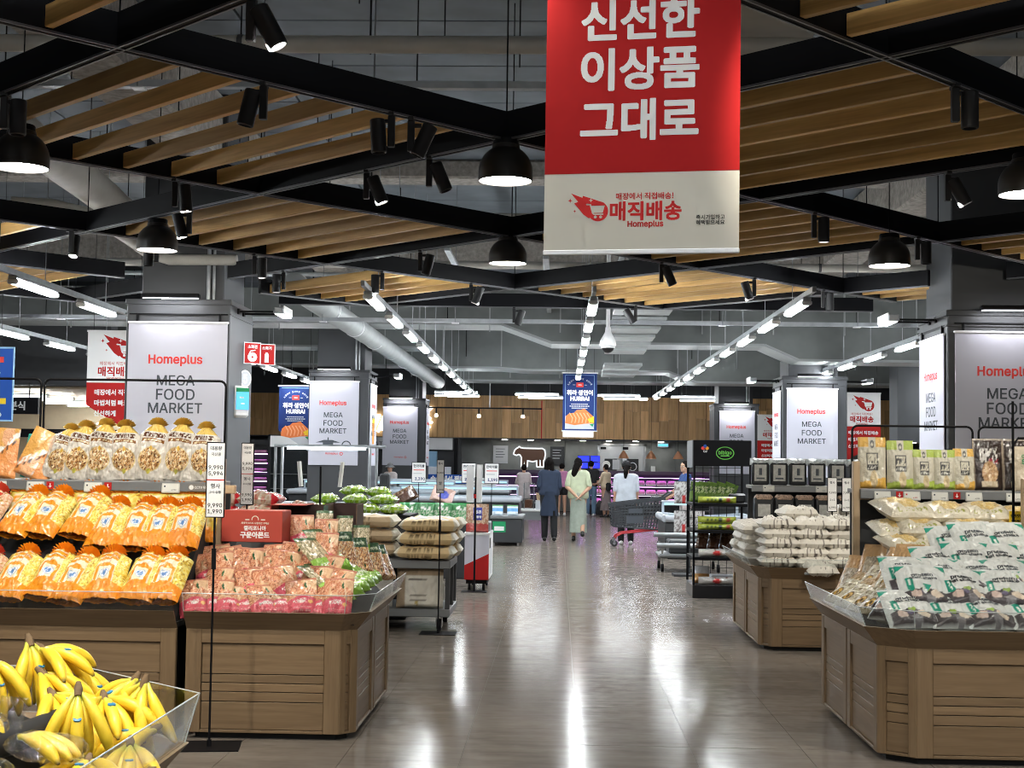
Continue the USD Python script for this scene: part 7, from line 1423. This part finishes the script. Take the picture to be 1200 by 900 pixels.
part(p2, "phone", MB().box(-.035, .035, -.215, -.203, .8, .93, b=.004, M=M4(roty(.5))), "black_gloss")
person(M4(rotz(0), (1.31, 27.75, 0)), "person in a white T-shirt and black cap with a ponytail, beside the trolley", 1.6, DOWN, STAND, "cloth_white", "cloth_black", "ponytail", "shoe_white", sleeve=.45, top_len=.1, cap="cap", build=1.12)
person(M4(rotz(.1), (.1, 43.0, 0)), "person in a pink shirt and black shorts far off between the two strollers", 1.57, (((-.05, .05, -.26), (.02, .22, -.3)), ((.05, .05, -.26), (-.02, .22, -.3))), STAND, "cloth_pink", "cloth_black", "short", "shoe_white", sleeve=.4, shorts=True)
person(M4(rotz(-.3), (.98, 43.2, 0)), "person in a black T-shirt and blue jeans far off at the meat case", 1.66, DOWN, STAND, "cloth_black", "cloth_jeans", "short", "shoe_white", sleeve=.42, female=False, top_len=.02)
p6 = person(M4(rotz(.9), (1.4, 42.2, 0)), "person in a beige top and long taupe skirt leaning to the meat case", 1.56, (((-.05, .08, -.25), (.0, .28, -.3)), ((.05, .05, -.26), (.02, .2, -.34))), STAND, "cloth_beige", "cloth_taupe", "short", "shoe_black", sleeve=.6, skirt=(.2, .22))
part(p6, "shoulder_bag", MB().box(-.16, .02, -.2, -.08, .78, 1.02, b=.04), "cloth_black", 40)
person(M4(rotz(.2), (-.98, 40.6, 0)), "worker in white behind the counter left of the navy dressed person", 1.52, (((-.05, .08, -.25), (.02, .25, -.28)), ((.05, .08, -.25), (-.02, .25, -.28))), STAND, "cloth_offwhite", "cloth_grey", "short", "shoe_white", sleeve=.9, top_len=.3)
person(M4(rotz(1.75), (2.42, 27.35, 0)), "person in navy with a face turned to the aisle, pushing the trolley", 1.62, (((-.04, .12, -.24), (-.02, .38, -.38)), ((.04, .12, -.24), (.02, .38, -.38))), STAND, "cloth_blue", "cloth_offwhite", "short", "shoe_black", sleeve=.42, female=False, headturn=.55)
person(M4(rotz(2.7), (-4.35, 36.9, 0)), "person in a grey bucket hat and pale top left of the farthest left pillar", 1.5, (((-.05, .08, -.25), (.02, .25, -.28)), ((.05, .08, -.25), (-.02, .25, -.28))), STAND, "cloth_offwhite", "cloth_grey", "short", "shoe_white", sleeve=.9, cap="bucket")
# ---------------------------------------------------------------- shopping trolley
t = thing("shopping_trolley", "dark grey plastic shopping trolley on a red frame, pushed to the left", "shopping trolley", M4(rotz(.02), (.98, 26.9, 0)))
plain("trolley_plastic", (.03, .035, .042), .45); plain("trolley_red", (.5, .02, .03), .35, coat=.4)
def side(y): return [(0, y, .79), (1.02, y, .93), (.9, y, .33), (.05, y, .38)]
bk = MB(); gr = MB()
for y in (.0, .52):
    p = side(y); bk.box(0, 1, -.012, .012, -.04, .02, M=M4(roty(-math.atan2(.14, 1.02)), (0, y, .79), (1.03, 1, 1))); bk.tube([p[3], p[2]], .015, 8).tube([p[0], p[3]], .014, 8).tube([p[1], p[2]], .016, 8)
    for q in np.linspace(.0, 1, 17): a = np.array(p[0])*(1-q)+np.array(p[1])*q; b = np.array(p[3])*(1-q)+np.array(p[2])*q; gr.box(-.011, .011, -.004, .004, 0, 1, M=M4(np.stack([[1, 0, 0], [0, 1, 0], b-a], 1), a))
    for q in np.linspace(.12, .9, 8): a = np.array(p[0])*(1-q)+np.array(p[3])*q; b = np.array(p[1])*(1-q)+np.array(p[2])*q; gr.tube([a, b], .008, 6)
for x in np.linspace(.08, .9, 10): bk.tube([(x, 0, .38-.055*x), (x, .52, .38-.055*x)], .007, 6)
for z in np.linspace(.42, .78, 7): gr.tube([(.05-.05*(z-.38)/.41, 0, z), (.05-.05*(z-.38)/.41, .52, z)], .008, 6)
bk.box(-.02, .02, 0, .52, .76, .81)
part(t, "basket_rim", bk, "trolley_plastic"); part(t, "basket_grille", gr, "trolley_plastic", kind="stuff"); part(t, "side_panel", MB().box(.3, .62, -.014, -.006, .44, .58).box(.34, .6, -.014, -.006, .63, .72), "ink_grey")
part(t, "red_frame", MB().tube([(.08, .04, .12), (.12, .04, .2), (.22, .04, .25), (.9, .04, .33), (.98, .04, .14)], .018, 8).tube([(.08, .48, .12), (.12, .48, .2), (.22, .48, .25), (.9, .48, .33), (.98, .48, .14)], .018, 8).tube([(.9, .04, .33), (.9, .48, .33)], .016, 8), "trolley_red", 40)
part(t, "handle", MB().tube([(1.0, .0, .93), (1.14, .0, 1.03), (1.14, .52, 1.03), (1.0, .52, .93)], .018, 8), "trolley_plastic", 40)
part(t, "child_seat", MB().box(.78, .98, .03, .49, .86, .95, b=.02), "trolley_plastic")
for x, y in ((.08, .04), (.08, .48), (.98, .04), (.98, .48)): w_ = part(t, "wheel", MB().lathe([(0, -.016), (.05, -.016), (.062, -.008), (.062, .008), (.05, .016), (0, .016)], 18, M=M4(XZ, (x, y, .063))), "dark_grey", 40); part(w_, "hub", MB().lathe([(0, -.02), (.025, -.02), (.025, .02), (0, .02)], 12, M=M4(XZ, (x, y, .063))), "galvanised", 40); part(w_, "fork", MB().box(x-.02, x+.02, y-.026, y-.02, .05, .16).box(x-.02, x+.02, y+.02, y+.026, .05, .16).box(x-.02, x+.02, y-.026, y+.026, .15, .165), "grey_metal")
